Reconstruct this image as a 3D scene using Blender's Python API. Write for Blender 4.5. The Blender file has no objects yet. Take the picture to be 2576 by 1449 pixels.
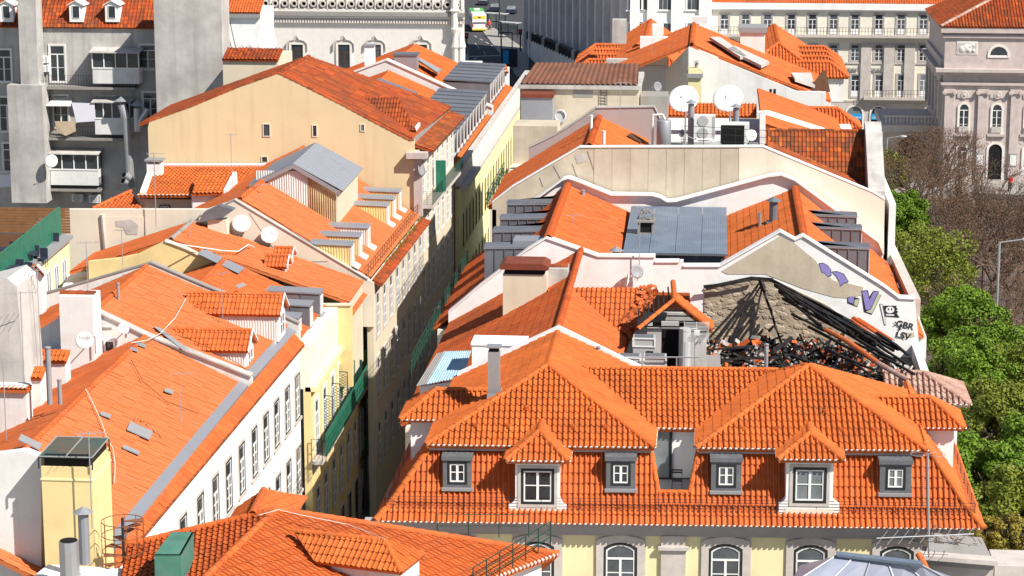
import bpy, bmesh, math, random
import numpy as np
from mathutils import Vector, Matrix
random.seed(7)
R = math.radians
SC = bpy.context.scene
COL = SC.collection
# ---------------------------------------------------------------- camera
CAM_H, FPX, PITCH, YAW = 44.0, 6000.0, math.atan(1284.5/6000.0), R(4.86)
cam = bpy.data.objects.new('camera', bpy.data.cameras.new('camera'))
COL.objects.link(cam)
cam.location = (0, 0, CAM_H)
cam.rotation_euler = (R(90)-PITCH, 0, YAW)
cam.data.sensor_width = 36.0
cam.data.lens = 36.0*FPX/2576.0
cam.data.clip_start, cam.data.clip_end = 1.0, 5000.0
SC.camera = cam
# ---------------------------------------------------------------- light
SUN = Vector((1.0, -0.65, 1.2)).normalized()
EL = math.asin(SUN.z); AZ = math.atan2(SUN.x, SUN.y)
wd = bpy.data.worlds.new('World'); SC.world = wd; wd.use_nodes = True
nt = wd.node_tree; nt.nodes.clear()
sky = nt.nodes.new('ShaderNodeTexSky'); sky.sky_type = 'NISHITA'; sky.sun_disc = False
sky.sun_elevation = EL; sky.sun_rotation = AZ; sky.altitude = 50
sky.air_density = 1.0; sky.dust_density = 0.6
bg = nt.nodes.new('ShaderNodeBackground'); bg.inputs[1].default_value = 0.065
wo = nt.nodes.new('ShaderNodeOutputWorld')
nt.links.new(sky.outputs[0], bg.inputs[0]); nt.links.new(bg.outputs[0], wo.inputs[0])
sl = bpy.data.lights.new('sun', 'SUN'); sl.energy = 5.0; sl.angle = R(0.5); sl.color = (1.0, 0.95, 0.87)
so = bpy.data.objects.new('sun', sl); COL.objects.link(so)
so.rotation_euler = SUN.to_track_quat('Z', 'Y').to_euler()
SC.view_settings.view_transform = 'Standard'; SC.view_settings.look = 'None'
SC.view_settings.exposure = 0.56; SC.view_settings.gamma = 1.0
SC.cycles.max_bounces = 6; SC.cycles.diffuse_bounces = 3; SC.cycles.glossy_bounces = 2
SC.cycles.transmission_bounces = 4; SC.cycles.use_denoising = True
SC.cycles.caustics_reflective = False; SC.cycles.caustics_refractive = False
# ---------------------------------------------------------------- measuring: a photo point on a known plane -> place
_fw = Vector((-math.sin(YAW)*math.cos(PITCH), math.cos(YAW)*math.cos(PITCH), -math.sin(PITCH)))
_rt = Vector((math.cos(YAW), math.sin(YAW), 0)); _up = _rt.cross(_fw)
EYE = Vector((0, 0, CAM_H))
def P(u, v, x=None, y=None, z=None, pl=None):
    d = _fw*FPX + _rt*(u-1288) - _up*(v-724.5)
    if pl is not None:
        t = (pl[0]-EYE).dot(pl[1])/d.dot(pl[1])
    elif z is not None: t = (z-CAM_H)/d.z
    elif y is not None: t = y/d.y
    else: t = x/d.x
    return EYE+d*t
def PP(uvs, **k): return [P(u, v, **k) for u, v in uvs]
def proj(p):
    q = Vector(p)-EYE; w = q.dot(_fw)
    return 1288+FPX*q.dot(_rt)/w, 724.5-FPX*q.dot(_up)/w
def plane3(a, b, c): return (Vector(a), (Vector(b)-Vector(a)).cross(Vector(c)-Vector(a)).normalized())
# ---------------------------------------------------------------- materials
MATS = {}
def mat(name, col, rough=0.85, var=0.12, vs=0.6, dirt=0.0, dcol=(0.1, 0.09, 0.08), ds=0.5, streak=0.0, bump=0.0, bs=8.0,
        metal=0.0, isl=0.0, cols=None, spec=0.3, grain=0.0):
    m = bpy.data.materials.new(name); m.use_nodes = True
    n = m.node_tree.nodes; L = m.node_tree.links.new
    b = n['Principled BSDF']; b.inputs['Roughness'].default_value = rough; b.inputs['Metallic'].default_value = metal
    b.inputs['Specular IOR Level'].default_value = spec
    g = n.new('ShaderNodeNewGeometry')
    def noise(sc, det=4, vec=None):
        t = n.new('ShaderNodeTexNoise'); t.inputs['Scale'].default_value = sc; t.inputs['Detail'].default_value = det
        t.inputs['Roughness'].default_value = 0.62
        L(vec if vec else g.outputs['Position'], t.inputs['Vector']); return t.outputs['Fac']
    def ramp(fac, stops):
        r = n.new('ShaderNodeValToRGB'); L(fac, r.inputs[0]); el = r.color_ramp.elements
        while len(el) < len(stops): el.new(0.5)
        for e, (p, c) in zip(el, stops):
            e.position = p; e.color = tuple(c)+(1,) if len(c) == 3 else c
        return r.outputs[0]
    def mix(a, c, fac, typ='MIX'):
        x = n.new('ShaderNodeMix'); x.data_type = 'RGBA'; x.blend_type = typ
        for s, val in ((x.inputs[6], a), (x.inputs[7], c)):
            if isinstance(val, tuple): s.default_value = val+(1,) if len(val) == 3 else val
            else: L(val, s)
        if isinstance(fac, float): x.inputs[0].default_value = fac
        else: L(fac, x.inputs[0])
        return x.outputs[2]
    cur = tuple(col)
    if isl > 0:
        oi = n.new('ShaderNodeObjectInfo'); ad = n.new('ShaderNodeMath'); ad.operation = 'ADD'
        L(oi.outputs['Random'], ad.inputs[0]); L(g.outputs['Random Per Island'], ad.inputs[1])
        fr = n.new('ShaderNodeMath'); fr.operation = 'FRACT'; L(ad.outputs[0], fr.inputs[0])
        cs = cols or [tuple(c*(1-isl) for c in col), tuple(col), tuple(min(1, c*(1+isl)) for c in col)]
        cur = ramp(fr.outputs[0], [(i/max(1, len(cs)-1), c) for i, c in enumerate(cs)])
    if var > 0:
        v = ramp(noise(vs), [(0.25, (1-var,)*3), (0.75, (1+var*0.6,)*3)])
        cur = mix(cur, v, 1.0, 'MULTIPLY')
    if grain > 0:
        v = ramp(noise(14.0, 3), [(0.3, (1-grain,)*3), (0.7, (1+grain*0.5,)*3)])
        cur = mix(cur, v, 1.0, 'MULTIPLY')
    if dirt > 0:
        f = ramp(noise(ds, 6), [(0.5-dirt*0.22, (0, 0, 0)), (0.78-dirt*0.2, (1, 1, 1))])
        sc = n.new('ShaderNodeMath'); sc.operation = 'MULTIPLY'; sc.inputs[1].default_value = min(0.85, 0.35+dirt*0.5)
        L(f, sc.inputs[0]); cur = mix(cur, tuple(dcol), sc.outputs[0])
    if streak > 0:
        mp = n.new('ShaderNodeMapping'); mp.inputs['Scale'].default_value = (1.6, 1.6, 0.09)
        L(g.outputs['Position'], mp.inputs['Vector'])
        f = ramp(noise(1.0, 5, mp.outputs[0]), [(0.5, (0, 0, 0)), (0.72, (1, 1, 1))])
        sc = n.new('ShaderNodeMath'); sc.operation = 'MULTIPLY'; sc.inputs[1].default_value = streak
        L(f, sc.inputs[0]); cur = mix(cur, tuple(dcol), sc.outputs[0])
    if isinstance(cur, tuple): b.inputs['Base Color'].default_value = cur+(1,)
    else: L(cur, b.inputs['Base Color'])
    if bump > 0:
        bp = n.new('ShaderNodeBump'); bp.inputs['Strength'].default_value = bump; bp.inputs['Distance'].default_value = 0.05
        L(noise(bs, 5), bp.inputs['Height']); L(bp.outputs[0], b.inputs['Normal'])
    MATS[name] = m
    return m
def tile_mat(name, cs, dirt=0.25, ds=0.35, dcol=(0.12, 0.05, 0.025), var=0.16):
    return mat(name, cs[1], 0.8, var, 0.45, dirt, dcol, ds, isl=0.2, cols=cs, grain=0.12, spec=0.25)
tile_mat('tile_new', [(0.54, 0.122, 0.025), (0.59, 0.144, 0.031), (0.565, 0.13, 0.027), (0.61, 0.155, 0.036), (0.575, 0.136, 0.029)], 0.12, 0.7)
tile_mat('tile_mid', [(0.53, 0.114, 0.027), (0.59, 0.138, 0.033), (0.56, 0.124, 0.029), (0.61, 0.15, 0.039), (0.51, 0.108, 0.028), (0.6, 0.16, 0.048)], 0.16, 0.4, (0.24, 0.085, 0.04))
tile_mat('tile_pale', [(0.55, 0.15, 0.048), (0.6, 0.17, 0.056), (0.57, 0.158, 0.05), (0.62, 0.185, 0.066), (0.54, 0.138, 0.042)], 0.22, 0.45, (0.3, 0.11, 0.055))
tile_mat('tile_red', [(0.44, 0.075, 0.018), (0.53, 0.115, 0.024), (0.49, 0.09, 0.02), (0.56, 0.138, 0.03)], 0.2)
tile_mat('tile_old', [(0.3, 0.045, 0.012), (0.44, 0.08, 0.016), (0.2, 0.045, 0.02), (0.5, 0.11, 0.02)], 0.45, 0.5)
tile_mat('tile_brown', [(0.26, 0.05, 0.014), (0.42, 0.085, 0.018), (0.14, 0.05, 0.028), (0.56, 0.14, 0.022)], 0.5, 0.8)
tile_mat('tile_grey', [(0.4, 0.24, 0.19), (0.5, 0.32, 0.26), (0.45, 0.26, 0.2), (0.55, 0.38, 0.31)], 0.3, 1.0)
mat('mortar', (0.75, 0.71, 0.64), 0.9, 0.1)
mat('mortar_grey', (0.34, 0.3, 0.27), 0.9, 0.25, 1.5)
mat('white', (0.86, 0.855, 0.84), 0.85, 0.05, 0.7, 0.06, (0.45, 0.41, 0.36), 0.8, 0.08)
mat('white_old', (0.79, 0.78, 0.76), 0.9, 0.1, 0.7, 0.22, (0.42, 0.39, 0.36), 0.7, 0.3, 0.15, 6)
mat('white_grimy', (0.62, 0.6, 0.57), 0.9, 0.15, 0.6, 0.5, (0.24, 0.22, 0.2), 0.6, 0.45, 0.2, 6)
mat('cream', (0.68, 0.6, 0.46), 0.9, 0.1, 0.5, 0.15, (0.4, 0.34, 0.25), 0.5, 0.25)
mat('cream_pale', (0.76, 0.69, 0.57), 0.9, 0.12, 0.5, 0.25, (0.42, 0.37, 0.3), 0.5, 0.2)
mat('beige', (0.56, 0.49, 0.38), 0.9, 0.12, 0.5, 0.35, (0.38, 0.32, 0.24), 0.7, 0.4, 0.2, 4)
mat('yellow', (0.8, 0.63, 0.31), 0.88, 0.08, 0.5, 0.15, (0.5, 0.38, 0.18), 0.6, 0.08)
mat('yellow_pale', (0.8, 0.72, 0.42), 0.88, 0.06, 0.5, 0.08, (0.5, 0.42, 0.24), 0.6, 0.12)
mat('yellow_lemon', (0.78, 0.76, 0.4), 0.88, 0.08, 0.5, 0.1, (0.5, 0.46, 0.3), 0.6, 0.2)
mat('cream_white', (0.8, 0.76, 0.64), 0.9, 0.06, 0.5, 0.06, (0.5, 0.45, 0.36), 0.6, 0.1)
mat('ochre_wall', (0.74, 0.6, 0.37), 0.9, 0.08, 0.35, 0.22, (0.5, 0.4, 0.24), 0.35, 0.4, 0.12, 3)
mat('stone', (0.56, 0.51, 0.47), 0.85, 0.14, 1.2, 0.2, (0.33, 0.29, 0.26), 1.5, 0.1, grain=0.08)
mat('stone_pink', (0.55, 0.47, 0.44), 0.85, 0.14, 1.2, 0.2, (0.33, 0.28, 0.26), 1.5, 0.1, grain=0.08)
mat('stone_white', (0.76, 0.72, 0.67), 0.85, 0.1, 1.0, 0.15, (0.4, 0.36, 0.32), 1.0, 0.12)
mat('concrete', (0.33, 0.31, 0.29), 0.92, 0.2, 0.8, 0.4, (0.16, 0.15, 0.14), 0.8, 0.3, 0.2, 5)
mat('rib_grey', (0.64, 0.61, 0.61), 0.9, 0.1, 0.3, 0.2, (0.3, 0.28, 0.28), 0.4, 0.3)
mat('concrete_pale', (0.52, 0.5, 0.47), 0.92, 0.2, 0.6, 0.4, (0.26, 0.24, 0.23), 0.5, 0.5, 0.15, 5)
mat('render_mauve', (0.42, 0.36, 0.35), 0.9, 0.15, 0.8, 0.2, (0.28, 0.24, 0.23), 0.8, 0.2)
mat('cornice_grey', (0.4, 0.37, 0.37), 0.85, 0.08, 1.0, 0.1, (0.24, 0.22, 0.22), 1.2)
mat('zinc', (0.17, 0.18, 0.205), 0.55, 0.1, 0.9, 0.1, (0.27, 0.28, 0.3), 1.2, metal=0.35, isl=0.1, spec=0.4)
mat('zinc_pale', (0.36, 0.37, 0.4), 0.5, 0.12, 1.2, 0.2, (0.2, 0.2, 0.21), 1.2, metal=0.4, spec=0.4)
mat('zinc_blue', (0.18, 0.23, 0.3), 0.5, 0.1, 0.6, 0.12, (0.3, 0.36, 0.43), 0.6, metal=0.3, spec=0.4)
mat('lead', (0.3, 0.3, 0.31), 0.6, 0.2, 2.0, 0.3, (0.18, 0.18, 0.18), 2.0)
mat('galv', (0.5, 0.51, 0.53), 0.42, 0.12, 2.0, 0.15, (0.3, 0.29, 0.28), 2.0, metal=0.6, spec=0.5)
mat('sheet_white', (0.72, 0.71, 0.69), 0.6, 0.1, 0.8, 0.15, (0.4, 0.37, 0.33), 0.9, 0.2)
mat('sheet_yellow', (0.72, 0.6, 0.27), 0.65, 0.08, 1.0, 0.15, (0.45, 0.36, 0.16), 1.0, 0.2)
mat('sheet_rust', (0.62, 0.5, 0.28), 0.7, 0.2, 0.7, 0.6, (0.25, 0.1, 0.03), 0.5, 0.6)
mat('sheet_blue', (0.36, 0.52, 0.62), 0.6, 0.15, 1.0, 0.2, (0.55, 0.62, 0.66), 1.0)
mat('glass', (0.035, 0.042, 0.05), 0.08, 0.5, 0.9, spec=0.6)
mat('glass_mid', (0.09, 0.1, 0.11), 0.1, 0.6, 0.7, spec=0.6)
mat('glass_pale', (0.2, 0.22, 0.23), 0.1, 0.4, 0.8, spec=0.6)
mat('glass_roof', (0.3, 0.33, 0.42), 0.25, 0.3, 0.6, 0.3, (0.42, 0.42, 0.45), 0.8, spec=0.5)
mat('frame_white', (0.8, 0.8, 0.79), 0.5, 0.03)
mat('frame_dark', (0.025, 0.028, 0.03), 0.5, 0.1)
mat('casing_grey', (0.13, 0.135, 0.145), 0.6, 0.1, 2, 0.1, (0.25, 0.25, 0.26), 2)
mat('iron', (0.03, 0.03, 0.032), 0.55, 0.2)
mat('iron_rust', (0.24, 0.09, 0.04), 0.7, 0.3, 3.0)
mat('green_paint', (0.02, 0.16, 0.1), 0.5, 0.2, 1.5, 0.2, (0.06, 0.2, 0.14), 2)
mat('green_dark', (0.012, 0.06, 0.04), 0.5, 0.2, 1.5)
mat('wood_dark', (0.1, 0.045, 0.02), 0.8, 0.3, 2.0)
mat('wood', (0.28, 0.13, 0.05), 0.8, 0.3, 2.0)
mat('sheet_brown', (0.2, 0.085, 0.05), 0.8, 0.3, 0.8, 0.4, (0.1, 0.055, 0.04), 0.7)
mat('rust_red', (0.2, 0.05, 0.025), 0.8, 0.25, 1.5, 0.3, (0.1, 0.04, 0.03), 1.0)
mat('char', (0.012, 0.011, 0.011), 0.75, 0.4, 3.0, 0.25, (0.06, 0.055, 0.05), 3.0)
mat('ash', (0.35, 0.33, 0.31), 0.95, 0.4, 3.0, isl=0.5)
mat('gravel_dark', (0.09, 0.075, 0.065), 0.95, 0.4, 2.0, 0.4, (0.24, 0.2, 0.17), 2.0, bump=0.6, bs=4)
mat('rubble', (0.44, 0.36, 0.27), 0.95, 0.2, 1.0, 0.3, (0.28, 0.21, 0.14), 1.4, isl=0.28, bump=0.5, bs=9)
mat('rubble_mortar', (0.46, 0.38, 0.29), 0.95, 0.25, 1.2, 0.35, (0.24, 0.17, 0.11), 1.4, bump=0.8, bs=7)
mat('asphalt', (0.055, 0.055, 0.06), 0.9, 0.2, 0.4, 0.1, (0.09, 0.09, 0.09), 0.3)
mat('pavement', (0.33, 0.31, 0.28), 0.9, 0.15, 0.4, 0.2, (0.2, 0.18, 0.17), 0.5, grain=0.1)
mat('line_white', (0.7, 0.7, 0.68), 0.8, 0.2, 1.0)
mat('dish', (0.78, 0.78, 0.77), 0.5, 0.03)
mat('dish_grey', (0.25, 0.25, 0.27), 0.5, 0.1)
mat('plastic_white', (0.74, 0.74, 0.72), 0.45, 0.04, 1, 0.05, (0.4, 0.38, 0.35), 2)
mat('plastic_grey', (0.42, 0.42, 0.42), 0.5, 0.05)
mat('black', (0.006, 0.006, 0.007), 0.7, 0.1)
mat('bark', (0.12, 0.085, 0.06), 0.95, 0.3, 2.0)
mat('twig', (0.15, 0.105, 0.08), 0.95, 0.3, 1.0)
mat('leaf', (0.075, 0.15, 0.02), 0.6, 0.2, 0.4, isl=0.35, cols=[(0.05, 0.1, 0.008), (0.1, 0.185, 0.014), (0.16, 0.25, 0.02), (0.07, 0.14, 0.01)], spec=0.2)
mat('leaf_pale', (0.14, 0.2, 0.035), 0.6, 0.2, 0.4, isl=0.35, cols=[(0.09, 0.12, 0.012), (0.14, 0.18, 0.02), (0.19, 0.22, 0.028), (0.11, 0.14, 0.015)], spec=0.2)
mat('leaf_brown', (0.13, 0.08, 0.04), 0.8, 0.3, 0.4, isl=0.35, cols=[(0.12, 0.065, 0.045), (0.19, 0.11, 0.075), (0.15, 0.1, 0.055)], spec=0.1)
mat('shrub', (0.3, 0.22, 0.05), 0.8, 0.3, 0.8, isl=0.4, cols=[(0.12, 0.13, 0.02), (0.38, 0.28, 0.05), (0.2, 0.2, 0.03)])
mat('sign_blue', (0.02, 0.3, 0.62), 0.5, 0.05)
mat('sign_green', (0.03, 0.2, 0.06), 0.5, 0.05)
mat('red_cloth', (0.6, 0.05, 0.04), 0.8, 0.1)
mat('red_paint', (0.55, 0.03, 0.03), 0.5, 0.1)
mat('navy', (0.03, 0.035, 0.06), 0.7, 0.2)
mat('skin', (0.5, 0.3, 0.2), 0.6, 0.05)
mat('bus_green', (0.08, 0.42, 0.08), 0.4, 0.05)
mat('bus_yellow', (0.75, 0.6, 0.04), 0.4, 0.05)
mat('spray_violet', (0.27, 0.24, 0.55), 0.9, 0.15, 3)
mat('spray_green', (0.5, 0.56, 0.38), 0.9, 0.15, 3)
mat('cloth_white', (0.72, 0.7, 0.78), 0.9, 0.05)
mat('cloth_beige', (0.45, 0.36, 0.25), 0.9, 0.15, 2)
mat('teal', (0.06, 0.2, 0.14), 0.65, 0.25, 1.0, 0.5, (0.12, 0.22, 0.18), 1.5, 0.3)
mat('lid_glass', (0.07, 0.1, 0.07), 0.3, 0.3, 1.2, 0.5, (0.2, 0.09, 0.03), 0.8)
mat('terrace_floor', (0.3, 0.3, 0.31), 0.9, 0.2, 1.0, 0.2, (0.2, 0.2, 0.2), 1)
# ---------------------------------------------------------------- mesh helpers
def link(o, name, mt, parent):
    if mt is not None: o.data.materials.append(MATS[mt] if isinstance(mt, str) else mt)
    COL.objects.link(o)
    if parent is not None:
        o.parent = parent
        o.matrix_parent_inverse = Matrix.Translation(-Vector(parent.get('_o', (0, 0, 0))))
    return o
def raw(name, V, Fc, mt, parent=None, smooth=False):
    me = bpy.data.meshes.new(name); me.from_pydata([tuple(v) for v in V], [], Fc); me.update()
    if smooth: me.polygons.foreach_set('use_smooth', [True]*len(me.polygons))
    return link(bpy.data.objects.new(name, me), name, mt, parent)
def thing(name, label, cat, loc, group=None):
    e = bpy.data.objects.new(name, None); COL.objects.link(e); e.location = loc; e.empty_display_size = 0.2
    e['label'] = label; e['category'] = cat; e['_o'] = tuple(loc)
    if group: e['group'] = group
    return e
def tag(o, label, cat, group=None):
    o['label'] = label; o['category'] = cat
    if group: o['group'] = group
    return o
class MB:
    def __init__(s): s.v = []; s.f = []
    def add(s, V, Fc):
        k = len(s.v); s.v += [tuple(x) for x in V]; s.f += [tuple(i+k for i in f) for f in Fc]; return s
    def slab(s, poly, vec):
        n = len(poly); a = [Vector(p) for p in poly]; b = [p+Vector(vec) for p in a]
        nn = newell(a)
        if nn.dot(Vector(vec)) > 0: a, b = b, a
        # a is the outer face (facing away from vec), b behind it
        F_ = [tuple(range(n)), tuple(range(2*n-1, n-1, -1))]
        F_ += [(i, i+n, (i+1) % n+n, (i+1) % n) for i in range(n)]
        return s.add(a+b, F_)
    def box(s, a, b):
        x0, y0, z0 = a; x1, y1, z1 = b
        return s.add([(x0, y0, z0), (x1, y0, z0), (x1, y1, z0), (x0, y1, z0), (x0, y0, z1), (x1, y0, z1), (x1, y1, z1), (x0, y1, z1)],
                     [(0, 3, 2, 1), (4, 5, 6, 7), (0, 1, 5, 4), (1, 2, 6, 5), (2, 3, 7, 6), (3, 0, 4, 7)])
    def fbox(s, W, a0, a1, n0, n1, c0, c1):
        pts = [W(a, n, c) for c in (c0, c1) for (a, n) in ((a0, n0), (a1, n0), (a1, n1), (a0, n1))]
        return s.add(pts, [(0, 3, 2, 1), (4, 5, 6, 7), (0, 1, 5, 4), (1, 2, 6, 5), (2, 3, 7, 6), (3, 0, 4, 7)])
    def tube(s, p, q, r, n=6, r2=None, cap=True):
        p = Vector(p); q = Vector(q); d = (q-p)
        if d.length < 1e-6: return s
        d.normalize(); a = d.orthogonal().normalized(); b = d.cross(a); r2 = r if r2 is None else r2
        V = [p+(a*math.cos(t)+b*math.sin(t))*r for t in [2*math.pi*i/n for i in range(n)]]
        V += [q+(a*math.cos(t)+b*math.sin(t))*r2 for t in [2*math.pi*i/n for i in range(n)]]
        F_ = [(i, (i+1) % n, (i+1) % n+n, i+n) for i in range(n)]
        if cap: F_ += [tuple(range(n-1, -1, -1)), tuple(range(n, 2*n))]
        return s.add(V, F_)
    def path(s, pts, r, n=5):
        for a, b in zip(pts[:-1], pts[1:]): s.tube(a, b, r, n)
        return s
    def lathe(s, c, prof, n=14, axis=None):
        c = Vector(c); ax = Vector(axis or (0, 0, 1)).normalized(); a = ax.orthogonal().normalized(); b = ax.cross(a)
        V = []; m = len(prof)
        for (r, h) in prof:
            V += [c+ax*h+(a*math.cos(2*math.pi*i/n)+b*math.sin(2*math.pi*i/n))*r for i in range(n)]
        F_ = [(j*n+i, j*n+(i+1) % n, (j+1)*n+(i+1) % n, (j+1)*n+i) for j in range(m-1) for i in range(n)]
        if prof[0][0] > 1e-4: F_.append(tuple(range(n-1, -1, -1)))
        if prof[-1][0] > 1e-4: F_.append(tuple(range((m-1)*n, m*n)))
        return s.add(V, F_)
    def build(s, name, mt, parent=None, smooth=False): return raw(name, s.v, s.f, mt, parent, smooth)
def newell(p):
    n = Vector((0, 0, 0))
    for a, b in zip(p, p[1:]+p[:1]):
        a = Vector(a); b = Vector(b)
        n += Vector(((a.y-b.y)*(a.z+b.z), (a.z-b.z)*(a.x+b.x), (a.x-b.x)*(a.y+b.y)))
    return n
def wallframe(o, ex):
    """o: origin on the wall face, ex: direction along the wall, to the right as seen from outside -> f(a, n outwards, c up)"""
    o = Vector(o); ex = Vector((ex[0], ex[1], 0)).normalized(); en = Vector((ex.y, -ex.x, 0))
    return lambda a, n, c: o+ex*a+en*n+Vector((0, 0, c))
def slab(name, poly, vec, mt, parent=None): return MB().slab(poly, vec).build(name, mt, parent)
# ---------------------------------------------------------------- tiles
TPROF = [(0.0, 0.0), (0.085, 0.040), (0.27, 0.062), (0.455, 0.040), (0.54, 0.0), (1.0, -0.006)]
def tile_geo(w, L, flat=1.0):
    V = []; n = len(TPROF); LIP = 0.014+0.024*flat
    for (x, h) in TPROF: V.append((x*w, -0.03, h*flat*w/0.22+LIP))
    for (x, h) in TPROF: V.append((x*w, L, h*flat*w/0.22))
    for (x, h) in TPROF: V.append((x*w, 0.03, h*flat*w/0.22-0.0))
    F_ = [(i, i+1, i+1+n, i+n) for i in range(n-1)]+[(i+2*n, i+1+2*n, i+1, i) for i in range(n-1)]
    return np.array(V), F_
_TM = {}
def tile_mesh(w, L, flat, mt):
    k = (w, L, flat, mt)
    if k not in _TM:
        V, F_ = tile_geo(w, L, flat); me = bpy.data.meshes.new('tile'); me.from_pydata(V.tolist(), [], F_); me.materials.append(MATS[mt]); me.update()
        _TM[k] = me
    return _TM[k]
HOUSES = {}
def tiled(house, poly, mt='tile_mid', w=0.22, L=0.42, flat=1.0, thick=0.14, name='roof', base=None, plugs=False, e0=None):
    """poly: convex planar polygon, first edge = eave.  A roof board with clipped pan tiles on it."""
    p = [Vector(q) for q in poly]; n = newell(p).normalized()
    if n.z < 0: p = [p[1], p[0]]+p[:1:-1]; n = newell(p).normalized()
    e = (p[1]-p[0]).normalized()
    if e0 is not None:
        e = Vector(e0); e = (e-n*e.dot(n)).normalized()
        if n.cross(e).z < 0: e = -e
    s = n.cross(e)
    roof = MB().slab([q-n*0.02 for q in p], -n*thick).build(name, base or mt, house)
    q2 = np.array([((q-p[0]).dot(e), (q-p[0]).dot(s)) for q in p]); m = len(q2)
    x0, x1 = q2[:, 0].min(), q2[:, 0].max(); y1 = q2[:, 1].max()
    off = (house.name.__hash__() % 97)/97*w*0
    I, J = np.meshgrid(np.arange(math.floor(x0/w)-1, math.ceil(x1/w)+1), np.arange(math.floor(q2[:, 1].min()/L+1e-6), math.ceil(y1/L)+1))
    I = I.ravel(); J = J.ravel()
    X = np.stack([I*w, (I+1)*w, (I+1)*w, I*w], 1); Y = np.stack([J*L-0.02, J*L-0.02, (J+1)*L, (J+1)*L], 1)
    allin = np.ones(len(I), bool); out = np.zeros(len(I), bool)
    edges = []
    for k in range(m):
        a = q2[k]; b = q2[(k+1) % m]; d = b-a; ln = np.hypot(*d)
        if ln < 1e-6: continue
        nx, ny = -d[1]/ln, d[0]/ln
        slack = 0.06 if k == 0 else 0.0
        dist = (X-a[0])*nx+(Y-a[1])*ny+slack
        allin &= (dist >= -1e-4).all(1); out |= (dist <= 1e-3).all(1)
        edges.append((a, nx, ny, slack))
    part = ~allin & ~out
    TV, TF = tile_geo(w, L, flat)
    pv, pf = [], []
    if part.any():
        bm = bmesh.new()
        for i, j in zip(I[part], J[part]):
            vs = [bm.verts.new((v[0]+i*w, v[1]+j*L, v[2])) for v in TV]
            for f in TF: bm.faces.new([vs[k] for k in f])
        for a, nx, ny, slack in edges:
            bmesh.ops.bisect_plane(bm, geom=bm.verts[:]+bm.edges[:]+bm.faces[:], plane_co=(a[0]-nx*slack, a[1]-ny*slack, 0), plane_no=(nx, ny, 0), clear_inner=True)
        bm.verts.index_update(); pv = [tuple(v.co) for v in bm.verts]; pf = [tuple(v.index for v in f.verts) for f in bm.faces]; bm.free()
    M = np.array([e, s, n]); o = np.array(p[0])
    HOUSES.setdefault(house.name, []).append(dict(house=house, roof=roof, I=I[allin], J=J[allin], M=M, o=o, w=w, L=L, flat=flat, mt=mt, pv=pv, pf=pf))
    if plugs:
        mb = MB()
        for i in range(math.ceil(q2[0, 0]/w), math.floor(q2[1, 0]/w)):
            c = p[0]+e*((i+0.27)*w); r = w*0.27
            k0 = len(mb.v); mb.add([c+e*(r*math.cos(t))-s*0.07+n*(0.07*math.sin(t)+0.015) for t in [math.pi*k/5 for k in range(6)]]+[c+e*(r*math.cos(t))*1.02-s*0.01+n*(0.072*math.sin(t)+0.022) for t in [math.pi*k/5 for k in range(6)]], [(0, 1, 2, 3, 4, 5)]+[(k+6, k+7, k+1, k) for k in range(5)])
        if mb.v: mb.build('eave_mortar', 'mortar', roof)['kind'] = 'stuff'
    return roof
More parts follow.
